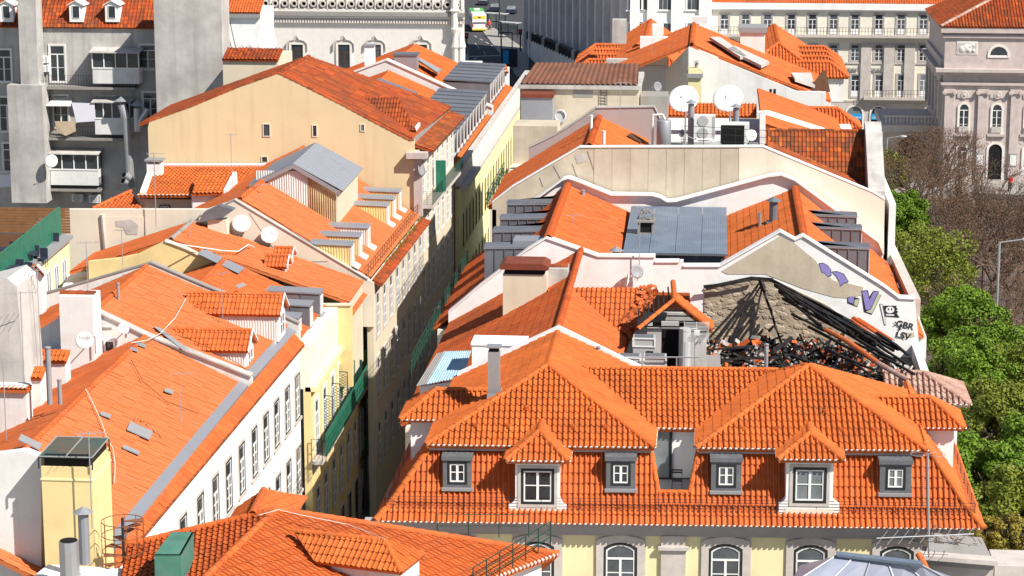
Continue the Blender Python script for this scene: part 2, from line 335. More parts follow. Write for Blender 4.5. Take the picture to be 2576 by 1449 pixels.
def finish_tiles(cap=300):
    for hn, lst in HOUSES.items():
        cand = []
        for k, d in enumerate(lst):
            C = d['o']+np.stack([(d['I']+0.5)*d['w'], (d['J']+0.5)*d['L'], 0*d['I']], 1)@d['M'] if len(d['I']) else np.zeros((0, 3))
            d['C'] = C
            if not len(C): continue
            q = C-np.array(EYE); dist = np.linalg.norm(q, axis=1); W = q@np.array(_fw)
            u = 1288+FPX*(q@np.array(_rt))/W; v = 724.5-FPX*(q@np.array(_up))/W
            cosv = -(q@d['M'][2])/dist
            ok = (u > 10) & (u < 2566) & (v > 10) & (v < 1440) & (cosv > 0.08)
            score = cosv*1e4/dist**2*d['w']*d['L']
            cand += [(score[t], k, t) for t in np.nonzero(ok)[0]]
        cand.sort(reverse=True); take = {}
        for sc_, k, t in cand[:cap]: take.setdefault(k, set()).add(t)
        for k, d in enumerate(lst):
            tk = take.get(k, set()); e, s, n = d['M']; me = tile_mesh(d['w'], d['L'], d['flat'], d['mt'])
            for t in tk:
                ob = bpy.data.objects.new('tile', me)
                c = d['o']+np.array([d['I'][t]*d['w'], d['J'][t]*d['L'], 0])@d['M']
                jit = random.uniform(-0.006, 0.009); c = c+s*random.gauss(0, 0.006 if d['flat'] > 0.9 else 0.0025)
                mtx = Matrix(((e[0], s[0], n[0], c[0]), (e[1], s[1], n[1], c[1]), (e[2], s[2], n[2], c[2]+jit), (0, 0, 0, 1)))
                COL.objects.link(ob); ob.parent = d['roof']; ob.matrix_basis = mtx
            rest = np.array([t for t in range(len(d['I'])) if t not in tk], int)
            TV, TF = tile_geo(d['w'], d['L'], d['flat']); nv = len(TV)
            V = np.zeros((0, 3)); loops = []; starts = []; pos = 0
            Fq = np.array(TF)
            if len(rest):
                org = np.stack([d['I'][rest]*d['w'], d['J'][rest]*d['L'], np.random.RandomState(len(rest)).uniform(-0.007, 0.01, len(rest))], 1); org[:, 1] += np.random.RandomState(len(rest)+1).normal(0, 0.006 if d['flat'] > 0.9 else 0.0025, len(rest))
                V = (org[:, None, :]+TV[None]).reshape(-1, 3)
                FF = (Fq[None]+(np.arange(len(rest))*nv)[:, None, None]).reshape(-1, 4)
            else: FF = np.zeros((0, 4), int)
            base = len(V)
            if d['pv']: V = np.concatenate([V, np.array(d['pv'])])
            if not len(V): continue
            V = d['o']+V@d['M']
            ll = [FF.ravel()]+[np.array([i+base for i in f]) for f in d['pf']]
            lens = np.concatenate([np.full(len(FF), 4), np.array([len(f) for f in d['pf']], int)]).astype(int)
            lp = np.concatenate(ll).astype(int); st = np.concatenate([[0], np.cumsum(lens)[:-1]]).astype(int)
            me = bpy.data.meshes.new('roof_tiles'); me.vertices.add(len(V)); me.vertices.foreach_set('co', V.ravel().astype(np.float32))
            me.loops.add(len(lp)); me.loops.foreach_set('vertex_index', lp.astype(np.int32))
            me.polygons.add(len(st)); me.polygons.foreach_set('loop_start', st.astype(np.int32))
            me.update(calc_edges=True); me.validate(); me.shade_flat()
            ob = link(bpy.data.objects.new('roof_tiles', me), 'roof_tiles', d['mt'], d['roof']); ob['kind'] = 'stuff'
_RM = {}
def ridge(parent, p, q, r=0.12, seg=0.42, mt='tile_mid', up=(0, 0, 1), name='ridge_tile'):
    p = Vector(p); q = Vector(q); d = q-p; n = max(1, round(d.length/seg)); sl = d.length/n; d.normalize()
    key = (round(r, 3), round(sl, 2), mt)
    if key not in _RM:
        V = []; k = 6
        for (y, rr) in ((-0.03, r*1.12), (sl, r*0.95)):
            V += [(rr*math.cos(math.pi*i/k)*1.05, y, rr*math.sin(math.pi*i/k)-0.03) for i in range(k+1)]
        V += [(r*0.9*math.cos(math.pi*i/k), -0.03, r*0.85*math.sin(math.pi*i/k)-0.03) for i in range(k+1)]
        F_ = [(i, i+k+1, i+k+2, i+1) for i in range(k)]+[(i, i+1, i+2*k+3, i+2*k+2) for i in range(k)]
        me = bpy.data.meshes.new(name); me.from_pydata(V, [], F_); me.materials.append(MATS[mt]); me.update(); _RM[key] = me
    z = Vector(up); x = d.cross(z).normalized(); z = x.cross(d).normalized()
    for i in range(n):
        o = p+d*sl*i; ob = bpy.data.objects.new(name, _RM[key]); COL.objects.link(ob)
        ob.parent = parent
        ob.matrix_parent_inverse = Matrix.Translation(-Vector(parent.get('_o', (0, 0, 0))))
        ob.matrix_basis = Matrix(((x.x, d.x, z.x, o.x), (x.y, d.y, z.y, o.y), (x.z, d.z, z.z, o.z), (0, 0, 0, 1)))
# ---------------------------------------------------------------- windows
def outline(w, h, rise=0.0, round_=False, n=8):
    if rise <= 0: return [(-w/2, 0), (-w/2, h), (w/2, h), (w/2, 0)]
    pts = [(-w/2, 0)]
    if round_:
        pts += [(-w/2*math.cos(math.pi*i/n), h-w/2+w/2*math.sin(math.pi*i/n)) for i in range(n+1)]
    else:
        rr = (w*w/4+rise*rise)/(2*rise); a = math.asin(w/2/rr)
        pts += [(rr*math.sin(-a+2*a*i/n), h-rr+rr*math.cos(a*(-1+2*i/n))) for i in range(n+1)]
    return pts+[(w/2, 0)]
def ringbox(mb, W, a, c, inn, out, n0, n1, closed=True):
    m = len(inn); V = []
    for nn in (n0, n1):
        V += [W(a+x, nn, c+z) for x, z in inn]; V += [W(a+x, nn, c+z) for x, z in out]
    F_ = []
    rng = range(m if closed else m-1)
    for i in rng:
        j = (i+1) % m
        F_ += [(2*m+i, 3*m+i, 3*m+j, 2*m+j), (i, j, m+j, m+i), (m+i, m+j, 3*m+j, 3*m+i), (i, 2*m+i, 2*m+j, j)]
    mb.add(V, F_)
def window(W, a, c, w, h, house, sur='stone', sw=0.14, rise=0, round_=False, frame='frame_white', outer=None, ow=0.07, cols=2, rows=2,
           transom=0.0, proud=0.06, glass='glass', sill=True, fw=0.06, depth=0.0, name='window', door=False):
    """window centred at a, bottom at c (wall frame W)"""
    if glass == 'glass': glass = random.choice(('glass', 'glass', 'glass', 'glass_mid', 'glass_mid', 'glass_pale'))
    inn = outline(w, h, rise, round_)
    cur = inn
    mb = MB(); x = -w/2
    def off(o, k, kb): return [(px+(k if px > 0 else -k) if abs(px) > w/2-1e-6 else px*(1+2*k/w), pz+(kb*-1 if pz < 1e-6 else k)) for px, pz in o]
    g_n = 0.015
    ins = [(px*(1-2*fw/w), (pz-h/2)*(1-2*fw/h)+h/2) for px, pz in inn]
    ringbox(mb, W, a, c, ins, inn, 0.01, 0.05)
    top = h-rise if rise else h
    if transom: mb.fbox(W, a-w/2+0.02, a+w/2-0.02, 0.01, 0.055, c+h*transom-0.04, c+h*transom+0.04); top = h*transom
    for i in range(1, cols):
        k = 0.05 if (cols == 2 or i*2 == cols) else 0.018
        xx = a-w/2+w*i/cols; mb.fbox(W, xx-k, xx+k, 0.012, 0.05, c+fw, c+top-0.02)
    for j in range(1, rows):
        zz = c+fw+(top-fw)*j/rows; mb.fbox(W, a-w/2+fw, a+w/2-fw, 0.014, 0.044, zz-0.018, zz+0.018)
    if door: mb.fbox(W, a-w/2+fw, a+w/2-fw, 0.012, 0.046, c+fw, c+h*0.26)
    win = mb.build(name, frame, house)
    raw('pane', [W(a+px, 0.02, c+pz) for px, pz in ins], [tuple(range(len(ins)-1, -1, -1))], glass, win)
    if outer:
        o2 = off(inn, ow, ow); mb = MB(); ringbox(mb, W, a, c, inn, o2, 0.005, 0.07); mb.build('outer_frame', outer, win); cur = o2
    if sur:
        o3 = off(cur, sw, 0.0 if sill else sw); mb = MB(); ringbox(mb, W, a, c, cur, o3, 0.0, proud+0.02)
        if sill: mb.fbox(W, a-w/2-sw-ow-0.06, a+w/2+sw+ow+0.06, 0.0, proud+0.1, c-0.14-(ow if outer else 0), c-(ow if outer else 0)-0.002)
        mb.build('surround', sur, win)
    return win
# ================================================================ ground
GX = MB().add([(-400, -60, 0), (500, -60, 0), (500, 900, 0), (-400, 900, 0)], [(0, 1, 2, 3)]).build('ground', 'pavement'); GX['kind'] = 'structure'
# ================================================================ generic fittings
def railing(house, pts, h=0.65, bars=5, post=1.5, mt='iron', r=0.012, name='railing', diag=False):
    mb = MB(); Z = Vector((0, 0, 1))
    for a, b in zip(pts[:-1], pts[1:]):
        a = Vector(a); b = Vector(b); n = max(1, round((b-a).length/post))
        for i in range(n+1):
            q = a.lerp(b, i/n); mb.tube(q, q+Z*h, r*1.5, 4)
            if diag and i < n: mb.tube(q, a.lerp(b, (i+1)/n)+Z*h, r, 4)
        for k in range(bars):
            t = h*(k+1)/bars; mb.tube(a+Z*t, b+Z*t, r, 4)
    return mb.build(name, mt, house)
def dish(loc, r, face, label, mast=None, mt='dish', text=None, cat='dish', mast_r=0.03, rim='dish', arm=True):
    """offset dish: loc = centre of the bowl, face = direction it looks, mast = foot point of its pole"""
    f = Vector(face).normalized(); loc = Vector(loc)
    foot = Vector(mast) if mast is not None else loc-Vector((0, 0, 1))
    t = thing('satellite_dish', label, cat, foot)
    prof = [(0.001, -r*0.22), (r*0.35, -r*0.19), (r*0.7, -r*0.11), (r, 0), (r*1.0, -0.025), (r*0.7, -r*0.11-0.03), (0.001, -r*0.22-0.04)]
    MB().lathe(loc, prof, 28, f).build('reflector', mt, t, True)
    a = f.orthogonal().normalized()
    down = (Vector((0, 0, -1))-f*Vector((0, 0, -1)).dot(f)).normalized()
    tip = loc+f*r*0.95+down*r*0.35
    if arm:
        mb = MB().tube(loc+down*r*0.95, tip, max(0.012, r*0.025), 5).tube(tip, tip-f*r*0.18, max(0.03, r*0.06), 8)
        mb.build('feed_arm', 'plastic_grey', t)
    MB().tube(loc-f*r*0.24, Vector((foot.x, foot.y, loc.z-r*0.2)), mast_r, 6).tube((foot.x, foot.y, loc.z-r*0.15), foot, mast_r, 8).build('mast', 'galv', t)
    if text:
        right = Vector((0, 0, 1)).cross(f).normalized(); upv = f.cross(right).normalized()
        lettering(text, loc+upv*r*0.28+f*0.02, right, upv, r*0.42, 'frame_dark', t, center=True)
    return t
def lettering(txt, loc, right, upv, size, mt, parent, center=False, ext=0.0, bold=0.0):
    c = bpy.data.curves.new('lettering', 'FONT'); c.body = txt; c.size = size; c.extrude = ext; c.offset = bold
    if center: c.align_x = 'CENTER'; c.align_y = 'CENTER'
    tmp = bpy.data.objects.new('lettering', c); me = bpy.data.meshes.new_from_object(tmp); bpy.data.objects.remove(tmp)
    o = bpy.data.objects.new('lettering', me); me.materials.clear(); me.materials.append(MATS[mt]); COL.objects.link(o); o.parent = parent
    o.matrix_parent_inverse = Matrix.Translation(-Vector(parent.get('_o', (0, 0, 0)))) if parent else Matrix()
    r = Vector(right).normalized(); u = Vector(upv).normalized(); n = r.cross(u)
    o.matrix_basis = Matrix(((r.x, u.x, n.x, loc[0]), (r.y, u.y, n.y, loc[1]), (r.z, u.z, n.z, loc[2]), (0, 0, 0, 1)))
    return o
def antenna(foot, h, label, boom=None, n=6, el=0.35, r=0.018, mt='galv', dirv=(1, 0.3, 0)):
    t = thing('television_antenna', label, 'antenna', foot); f = Vector(foot); top = f+Vector((0, 0, h))
    MB().tube(f, top, r*1.4, 6).build('mast', mt, t)
    d = Vector(dirv).normalized(); side = Vector((-d.y, d.x, 0)); mb = MB(); bl = boom or h*0.3
    for zo in (0.0,):
        a = top-d*bl*0.4-Vector((0, 0, 0.08)); b = a+d*bl; mb.tube(a, b, r, 4)
        for i in range(n):
            c = a.lerp(b, i/(n-1)); L_ = el*(1.15-0.4*i/n); mb.tube(c-side*L_, c+side*L_, r*0.6, 4)
    mb.build('aerial', mt, t); return t
def ac_unit(W, a, n, c, w, h, d, label, fans=1, group=None, par=None):
    t = thing('air_conditioner', label, 'air conditioner', W(a+w/2, n+d/2, c), group)
    MB().fbox(W, a, a+w, n, n+d, c+0.05, c+h).build('casing', 'plastic_white', t)
    MB().fbox(W, a+0.05, a+0.15, n, n+d, c, c+0.05).fbox(W, a+w-0.15, a+w-0.05, n, n+d, c, c+0.05).build('foot', 'iron', t)
    for k in range(fans):
        cc = W(a+w*0.42, n+d+0.012, c+h*(k+0.5)/fans); ax = W(0, 1, 0)-W(0, 0, 0)
        MB().lathe(cc, [(0.001, 0), (min(w*0.4, h/fans*0.44), 0), (min(w*0.4, h/fans*0.44), 0.02), (0.001, 0.02)], 20, ax).build('fan_grille', 'plastic_grey', t)
    MB().fbox(W, a+w*0.86, a+w*0.98, n+d, n+d+0.01, c+h*0.1, c+h*0.95).build('service_panel', 'plastic_grey', t)
    return t
def chimney(foot, w, d, h, label, mt='white_old', cap='concrete', capt=0.12, over=0.1, pots=0, name='chimney', pot_mt='tile_mid', stilt=0.0):
    """foot = front left bottom corner"""
    x, y, z = foot; t = thing(name, label, 'chimney', (x+w/2, y+d/2, z))
    MB().box((x, y, z), (x+w, y+d, z+h)).build('stack', mt, t)
    zz = z+h
    if stilt:
        mb = MB()
        for (a, b) in ((0, 0), (w-0.1, 0), (0, d-0.1), (w-0.1, d-0.1)): mb.box((x+a, y+b, zz), (x+a+0.1, y+b+0.1, zz+stilt))
        mb.build('cap_post', mt, t); zz += stilt
    MB().box((x-over, y-over, zz), (x+w+over, y+d+over, zz+capt)).build('cap', cap, t)
    for i in range(pots):
        MB().tube((x+w*(i+0.5)/pots, y+d/2, zz+capt), (x+w*(i+0.5)/pots, y+d/2, zz+capt+0.4), 0.09, 8).build('pot', pot_mt, t)
    return t
def pipe(foot, h, r, label, cowl=True, mt='zinc_pale', base=0.0, name='vent_pipe', cat='vent pipe', cone=False):
    t = thing(name, label, cat, foot); f = Vector(foot)
    MB().tube(f-Vector((0, 0, 0.3)), f+Vector((0, 0, h)), r, 10).build('pipe', mt, t, False)
    if base: MB().box(f-Vector((base, base, 0.3)), f+Vector((base, base, 0.25))).build('flashing', 'zinc', t)
    if cowl:
        if cone: MB().lathe(f+Vector((0, 0, h+0.08)), [(r*1.9, 0), (0.01, r*1.1)], 10).lathe(f+Vector((0, 0, h-0.02)), [(r*0.4, 0), (r*0.4, 0.12)], 6).build('cowl', mt, t)
        else: MB().lathe(f+Vector((0, 0, h)), [(r*1.25, 0), (r*1.25, 0.05), (0.01, 0.09)], 10).build('cowl', mt, t)
    return t
def cable(pts, label, r=0.012, mt='plastic_white', name='cable'):
    o = MB().path([Vector(p) for p in pts], r, 4).build(name, mt); return tag(o, label, 'cable')
def hip(house, p, a0, a1, b0, b1, ze, zr, mt, w=0.22, L=0.42, ridge_dir='y', over=None, plugs=True, backhip=False, fronthip=True, r=0.12, sides='LRFB', rmt=None, flat=1.45):
    """hipped roof in frame p(a,b,z); ridge runs along b (ridge_dir y) or a"""
    if ridge_dir == 'y':
        m = (a0+a1)/2; h = (a1-a0)/2; f0 = b0+(h if fronthip else 0); f1 = b1-(h if backhip else 0)
        if f1 < f0: f0 = f1 = (b0+b1)/2
        A, B = p(m, f0, zr), p(m, f1, zr)
        S = dict(F=[p(a0, b0, ze), p(a1, b0, ze), A], R=[p(a1, b0, ze), p(a1, b1, ze), B, A], B=[p(a1, b1, ze), p(a0, b1, ze), B], L=[p(a0, b1, ze), p(a0, b0, ze), A, B])
        if not fronthip: S.pop('F')
        if not backhip: S.pop('B')
        cors = [(p(a0, b0, ze), A, fronthip), (p(a1, b0, ze), A, fronthip), (p(a0, b1, ze), B, backhip), (p(a1, b1, ze), B, backhip)]
    else:
        m = (b0+b1)/2; h = (b1-b0)/2; f0 = a0+(h if fronthip else 0); f1 = a1-(h if backhip else 0)
        A, B = p(f0, m, zr), p(f1, m, zr)
        S = dict(L=[p(a0, b1, ze), p(a0, b0, ze), A], F=[p(a0, b0, ze), p(a1, b0, ze), B, A], R=[p(a1, b0, ze), p(a1, b1, ze), B], B=[p(a1, b1, ze), p(a0, b1, ze), A, B])
        if not fronthip: S.pop('L')
        if not backhip: S.pop('R')
        cors = [(p(a0, b0, ze), A, fronthip), (p(a0, b1, ze), A, fronthip), (p(a1, b0, ze), B, backhip), (p(a1, b1, ze), B, backhip)]
    out = {}
    for k in S:
        if k in sides:
            q = S[k]
            if len(q) == 4 and (q[2]-q[3]).length < 0.05: q = q[:3]
            out[k] = tiled(house, q, mt, w, L, plugs=plugs, flat=flat)
    up = Vector((0, 0, 0.035))
    for c, t, ok in cors:
        if ok: ridge(house, c+up, t+up, r, 0.42, rmt or mt)
    if (B-A).length > 0.2: ridge(house, A+up, B+up, r, 0.42, rmt or mt)
    return out
# ================================================================ R1: the front house with the mansard roof
A1 = P(945, 1310, z=14.8); B1 = P(2475, 1330, z=14.8); EX1 = (B1-A1).normalized(); WD = (B1-A1).length
def p1(a, b, z): return Vector((A1.x+EX1.x*a, A1.y+EX1.y*a+b, z))
def W1(b):
    return wallframe(p1(0, b, 0), EX1)
def uvw(u, v, b):
    o = p1(0, b, 0); q = P(u, v, pl=(o, Vector((EX1.y, -EX1.x, 0)))); return (q-o).dot(EX1), q.z
H1 = thing('mansard_house', 'yellow house with orange mansard roof, two dormers and twin hipped tops', 'house', p1(12, 6, 0))
ZB, ZT = 15.45, 17.8
wl = MB()
wl.slab([p1(0.6, 0.6, 0), p1(WD-0.6, 0.6, 0), p1(WD-0.6, 0.6, 14.9), p1(0.6, 0.6, 14.9)], Vector((0, 0.5, 0)))
wl.build('front_wall', 'yellow_pale', H1)
sw_ = MB()
sw_.slab([p1(0.6, 1.1, 0), p1(0.6, 12, 0), p1(0.6, 12, 14.9), p1(0.6, 1.1, 14.9)], Vector((0.4, 0, 0)))
sw_.slab([p1(WD-0.6, 1.1, 0), p1(WD-0.6, 12, 0), p1(WD-0.6, 12, 14.9), p1(WD-0.6, 1.1, 14.9)], Vector((-0.4, 0, 0)))
sw_.build('side_wall', 'cream_pale', H1)
# cornice under the eave
cm = MB(); w1 = W1(0.6)
for n1, c0, c1 in ((0.50, 14.56, 14.76), (0.38, 14.38, 14.56), (0.24, 14.24, 14.38), (0.08, 14.14, 14.24)):
    cm.fbox(w1, -n1, WD-1.2+n1, 0.0, n1, c0, c1)
cm.build('cornice', 'cornice_grey', H1)
# mansard slopes (flared foot + steep part)
iL, iR, iF = 2.3, WD-2.3, 1.85
bk = 12.0
tiled(H1, [p1(0, 0, 14.8), p1(WD, 0, 14.8), p1(WD-0.62, 0.62, ZB), p1(0.62, 0.62, ZB)], 'tile_mid', plugs=True, flat=1.35)
tiled(H1, [p1(0, bk, 14.8), p1(0, 0, 14.8), p1(0.62, 0.62, ZB), p1(0.62, bk, ZB)], 'tile_mid')
tiled(H1, [p1(WD, 0, 14.8), p1(WD, bk, 14.8), p1(WD-0.62, bk, ZB), p1(WD-0.62, 0.62, ZB)], 'tile_mid')
zn = 15.92; k_ = (iF-0.62)/(ZT-ZB)
def ms(a, z): return p1(a, 0.62+(z-ZB)*k_, z)
aLb, zn = uvw(1655, 1238, 0.9); aRb, _ = uvw(1736, 1238, 0.9)
aLt, _ = uvw(1632, 1140, 1.7); aRt, _ = uvw(1762, 1136, 1.7)
tiled(H1, [ms(0.62, ZB), ms(aLb, ZB), ms(aLb, zn), ms(aLt, ZT), ms(iL, ZT)], 'tile_mid', flat=1.4)
tiled(H1, [ms(aLb, ZB), ms(aRb, ZB), ms(aRb, zn), ms(aLb, zn)], 'tile_mid', flat=1.4)
tiled(H1, [ms(aRb, ZB), ms(WD-0.62, ZB), ms(iR, ZT), ms(aRt, ZT), ms(aRb, zn)], 'tile_mid', flat=1.4)
tiled(H1, [p1(0.62, bk, ZB), p1(0.62, 0.62, ZB), p1(iL, iF, ZT), p1(iL, bk, ZT)], 'tile_mid')
tiled(H1, [p1(WD-0.62, 0.62, ZB), p1(WD-0.62, bk, ZB), p1(iR, bk, ZT), p1(iR, iF, ZT)], 'tile_mid')
u3 = Vector((0, 0, 0.05))
for s0, s1, s2 in ((p1(0, 0, 14.8), p1(0.62, 0.62, ZB), p1(iL, iF, ZT)), (p1(WD, 0, 14.8), p1(WD-0.62, 0.62, ZB), p1(iR, iF, ZT))):
    ridge(H1, s0+u3, s1+u3, 0.14, mt='tile_new'); ridge(H1, s1+u3, s2+u3, 0.14, mt='tile_new')
ridge(H1, ms(aLb, zn)+u3, ms(aLt, ZT)+u3, 0.1, mt='tile_new', up=(0, -1, 0.3)); ridge(H1, ms(aRb, zn)+u3, ms(aRt, ZT)+u3, 0.1, mt='tile_new', up=(0, -1, 0.3))
ridge(H1, ms(aLb, zn)+u3, ms(aRb, zn)+u3, 0.09, mt='tile_new', up=(0, -1, 1))
# terrace behind the notch: floor, back wall, cheeks, door, chair
tm = MB().slab([p1(aLt-0.3, 1.0, zn-0.45), p1(aRt+0.3, 1.0, zn-0.45), p1(aRt+0.3, 4.5, zn-0.45), p1(aLt-0.3, 4.5, zn-0.45)], (0, 0, -0.2)); tm.build('terrace_floor', 'terrace_floor', H1)
MB().slab([p1(aLt-0.5, 4.3, zn-0.4), p1(aRt+0.5, 4.3, zn-0.4), p1(aRt+0.5, 4.3, 17.7), p1(aLt-0.5, 4.3, 17.7)], (0, 0.3, 0)).build('terrace_wall', 'white', H1)
mb = MB()
mb.slab([p1(aLt-0.05, 1.85, zn-0.4), p1(aLt-0.05, 4.3, zn-0.4), p1(aLt-0.05, 4.3, 17.7), p1(aLt-0.05, 1.85, 17.7)], (-0.2, 0, 0))
mb.slab([p1(aRt+0.05, 1.85, zn-0.4), p1(aRt+0.05, 4.3, zn-0.4), p1(aRt+0.05, 4.3, 17.7), p1(aRt+0.05, 1.85, 17.7)], (0.2, 0, 0)); mb.build('terrace_cheek', 'white', H1)
wt = W1(4.28); da, dz = uvw(1660, 1204, 4.28)
window(wt, da-0.02, zn-0.42, 0.85, 2.1, H1, sur=None, outer='frame_dark', ow=0.08, cols=1, rows=1, fw=0.03, frame='frame_dark', glass='glass_pale', sill=False, name='terrace_door')
ca, _ = uvw(1703, 1225, 2.6); cw = W1(2.6); fz = zn-0.45
CH = thing('folding_chair', 'black slatted folding chair on the small roof terrace', 'chair', cw(ca, 0, fz))
mb = MB()
for a in (-0.2, 0.2): mb.tube(cw(ca+a, 0.18, fz), cw(ca+a, -0.2, fz+0.86), 0.014, 5)
mb.build('back_post', 'iron', CH)
for a in (-0.2, 0.2): MB().tube(cw(ca+a, -0.2, fz), cw(ca+a, 0.2, fz+0.46), 0.014, 5).build('leg', 'iron', CH)
MB().fbox(cw, ca-0.22, ca+0.22, -0.18, 0.2, fz+0.45, fz+0.475).build('seat', 'iron', CH)
for k in range(2): MB().fbox(cw, ca-0.22, ca+0.22, -0.2, -0.18, fz+0.7+k*0.1, fz+0.76+k*0.1).build('back_slat', 'iron', CH)
# upper hipped tops
ZE, ZR = 17.62, 19.85
hip(H1, p1, 1.9, 11.1, 1.25, bk, ZE, ZR, 'tile_new', sides='FLR')
hip(H1, p1, 12.78, 22.0, 1.25, 10.6, ZE, ZR+0.1, 'tile_new', backhip=True, sides='FLRB')
tiled(H1, [p1(9.6, 4.0, 17.66), p1(14.3, 4.0, 17.66), p1(16.3, 8.0, 19.2), p1(7.8, 8.0, 19.2)], 'tile_new', plugs=True, flat=1.45)
ridge(H1, p1(7.9, 8.0, 19.24), p1(16.2, 8.0, 19.24), 0.12, mt='tile_new')
MB().slab([p1(7.4, 8.05, 19.1), p1(16.4, 8.05, 19.1), p1(16.4, 8.05, 16.4), p1(7.4, 8.05, 16.4)], (0, 0.2, 0)).build('back_wall', 'white_old', H1)
em = MB(); w2 = W1(1.25)
for a0, a1 in ((1.9, 11.1), (12.78, 22.0)): em.fbox(w2, a0+0.12, a1-0.12, -1.4, -0.12, ZE-0.24, ZE-0.06)
em.build('upper_eave_board', 'cornice_grey', H1)
# side wings
for s in (0, 1):
    def pw(a, b, z, s=s): return p1(WD-a, b, z) if s else p1(a, b, z)
    ze, zr = 17.75, 18.72
    if s: hip(H1, p1, WD-4.2, WD-0.42, 4.6, 7.3, ze-0.1, zr-0.1, 'tile_new', ridge_dir='x', fronthip=False, backhip=True, sides='FRB')
    else: hip(H1, p1, 0.42, 4.2, 4.6, 7.3, ze, zr, 'tile_new', ridge_dir='x', fronthip=True, backhip=False, sides='FLB')
    wv = MB(); q0, q1 = (0.8, 3.2) if not s else (WD-3.2, WD-0.8)
    wv.add([p1(q0, 5.0, 14.9), p1(q1, 5.0, 14.9), p1(q1, 7.0, 14.9), p1(q0, 7.0, 14.9), p1(q0, 5.0, ze-0.05), p1(q1, 5.0, ze-0.05), p1(q1, 7.0, ze-0.05), p1(q0, 7.0, ze-0.05)],
           [(0, 3, 2, 1), (4, 5, 6, 7), (0, 1, 5, 4), (1, 2, 6, 5), (2, 3, 7, 6), (3, 0, 4, 7)])
    wv.build('side_dormer_wall', 'white', H1)
# back firewall with white coping
zz = lambda a: ZR+0.22-(abs(a-6.5))*0.485
MB().slab([p1(2.0, bk+0.15, 14), p1(10.2, bk+0.15, 14), p1(10.2, bk+0.15, zz(10.2)), p1(6.5, bk+0.15, zz(6.5)), p1(2.0, bk+0.15, zz(2.0))], (0, 0.35, 0)).build('back_firewall', 'white', H1)
# ventilation tiles: small lifted caps on the front slopes
vm = []
for (a0, a1, apx) in ((1.9, 11.1, 6.5), (12.78, 22.0, 17.39)):
    for j, bb in ((0, 2.2), (1, 3.2)):
        k = (ZR-ZE)/4.6
        for a in np.arange(a0+1.9+j*0.7, a1-1.6-j*0.7, 1.32):
            if j == 1 and int(a*10) % 2: continue
            vm.append(p1(a, bb, ZE+(bb-1.25)*k+0.05))
for q in vm:
    MB().add([q+Vector((-0.1, -0.05, 0)), q+Vector((0.1, -0.05, 0)), q+Vector((0.08, 0.25, 0.13)), q+Vector((-0.08, 0.25, 0.13)), q+Vector((-0.09, -0.05, 0.13)), q+Vector((0.09, -0.05, 0.13))],
             [(0, 1, 5, 4), (4, 5, 2, 3), (0, 4, 3), (1, 2, 5)]).build('vent_tile', 'tile_red', H1)
# eave railing
zr0 = 15.02
railing(H1, [p1(0.34, 9, zr0), p1(0.34, 0.34, zr0), p1(WD-0.34, 0.34, zr0), p1(WD-0.34, 9, zr0)], 0.72, 6, 1.55, r=0.011)
# square window casings in the mansard
for (u0, u1, v0, v1) in ((1112, 1188, 1147, 1233), (1523, 1600, 1148, 1236), (1788, 1866, 1151, 1241), (2213, 2293, 1157, 1247)):
    bf = 0.78; a0, z1 = uvw(u0, v0, bf); a1, z0 = uvw(u1, v1, bf); w3 = W1(bf); c = (a0+a1)/2; hw = (a1-a0)/2-0.03
    cs = MB(); cs.fbox(w3, c-hw, c+hw, -1.3, -0.05, z0+0.1, z1-0.16)
    cs.build('casing', 'casing_grey', H1)
    f = MB(); inn = [(-0.40, 0.26), (-0.40, 1.16), (0.40, 1.16), (0.40, 0.26)]; ou = [(-hw, 0.1), (-hw, z1-z0-0.16), (hw, z1-z0-0.16), (hw, 0.1)]
    ringbox(f, w3, c, z0, inn, ou, -0.06, 0.0); f.build('casing_front', 'casing_grey', H1)
    MB().fbox(w3, c-hw-0.05, c+hw+0.05, -1.2, 0.07, z1-0.17, z1).build('casing_hood', 'casing_grey', H1)
    MB().fbox(w3, c-hw-0.05, c+hw+0.05, -0.5, 0.12, z0-0.02, z0+0.1).build('casing_sill', 'lead', H1)
    wb = W1(bf+0.06)
    window(wb, c, z0+0.33, 0.6, 0.76, H1, sur=None, outer='frame_dark', ow=0.1, cols=2, rows=2, fw=0.055, sill=False, name='casement_window')
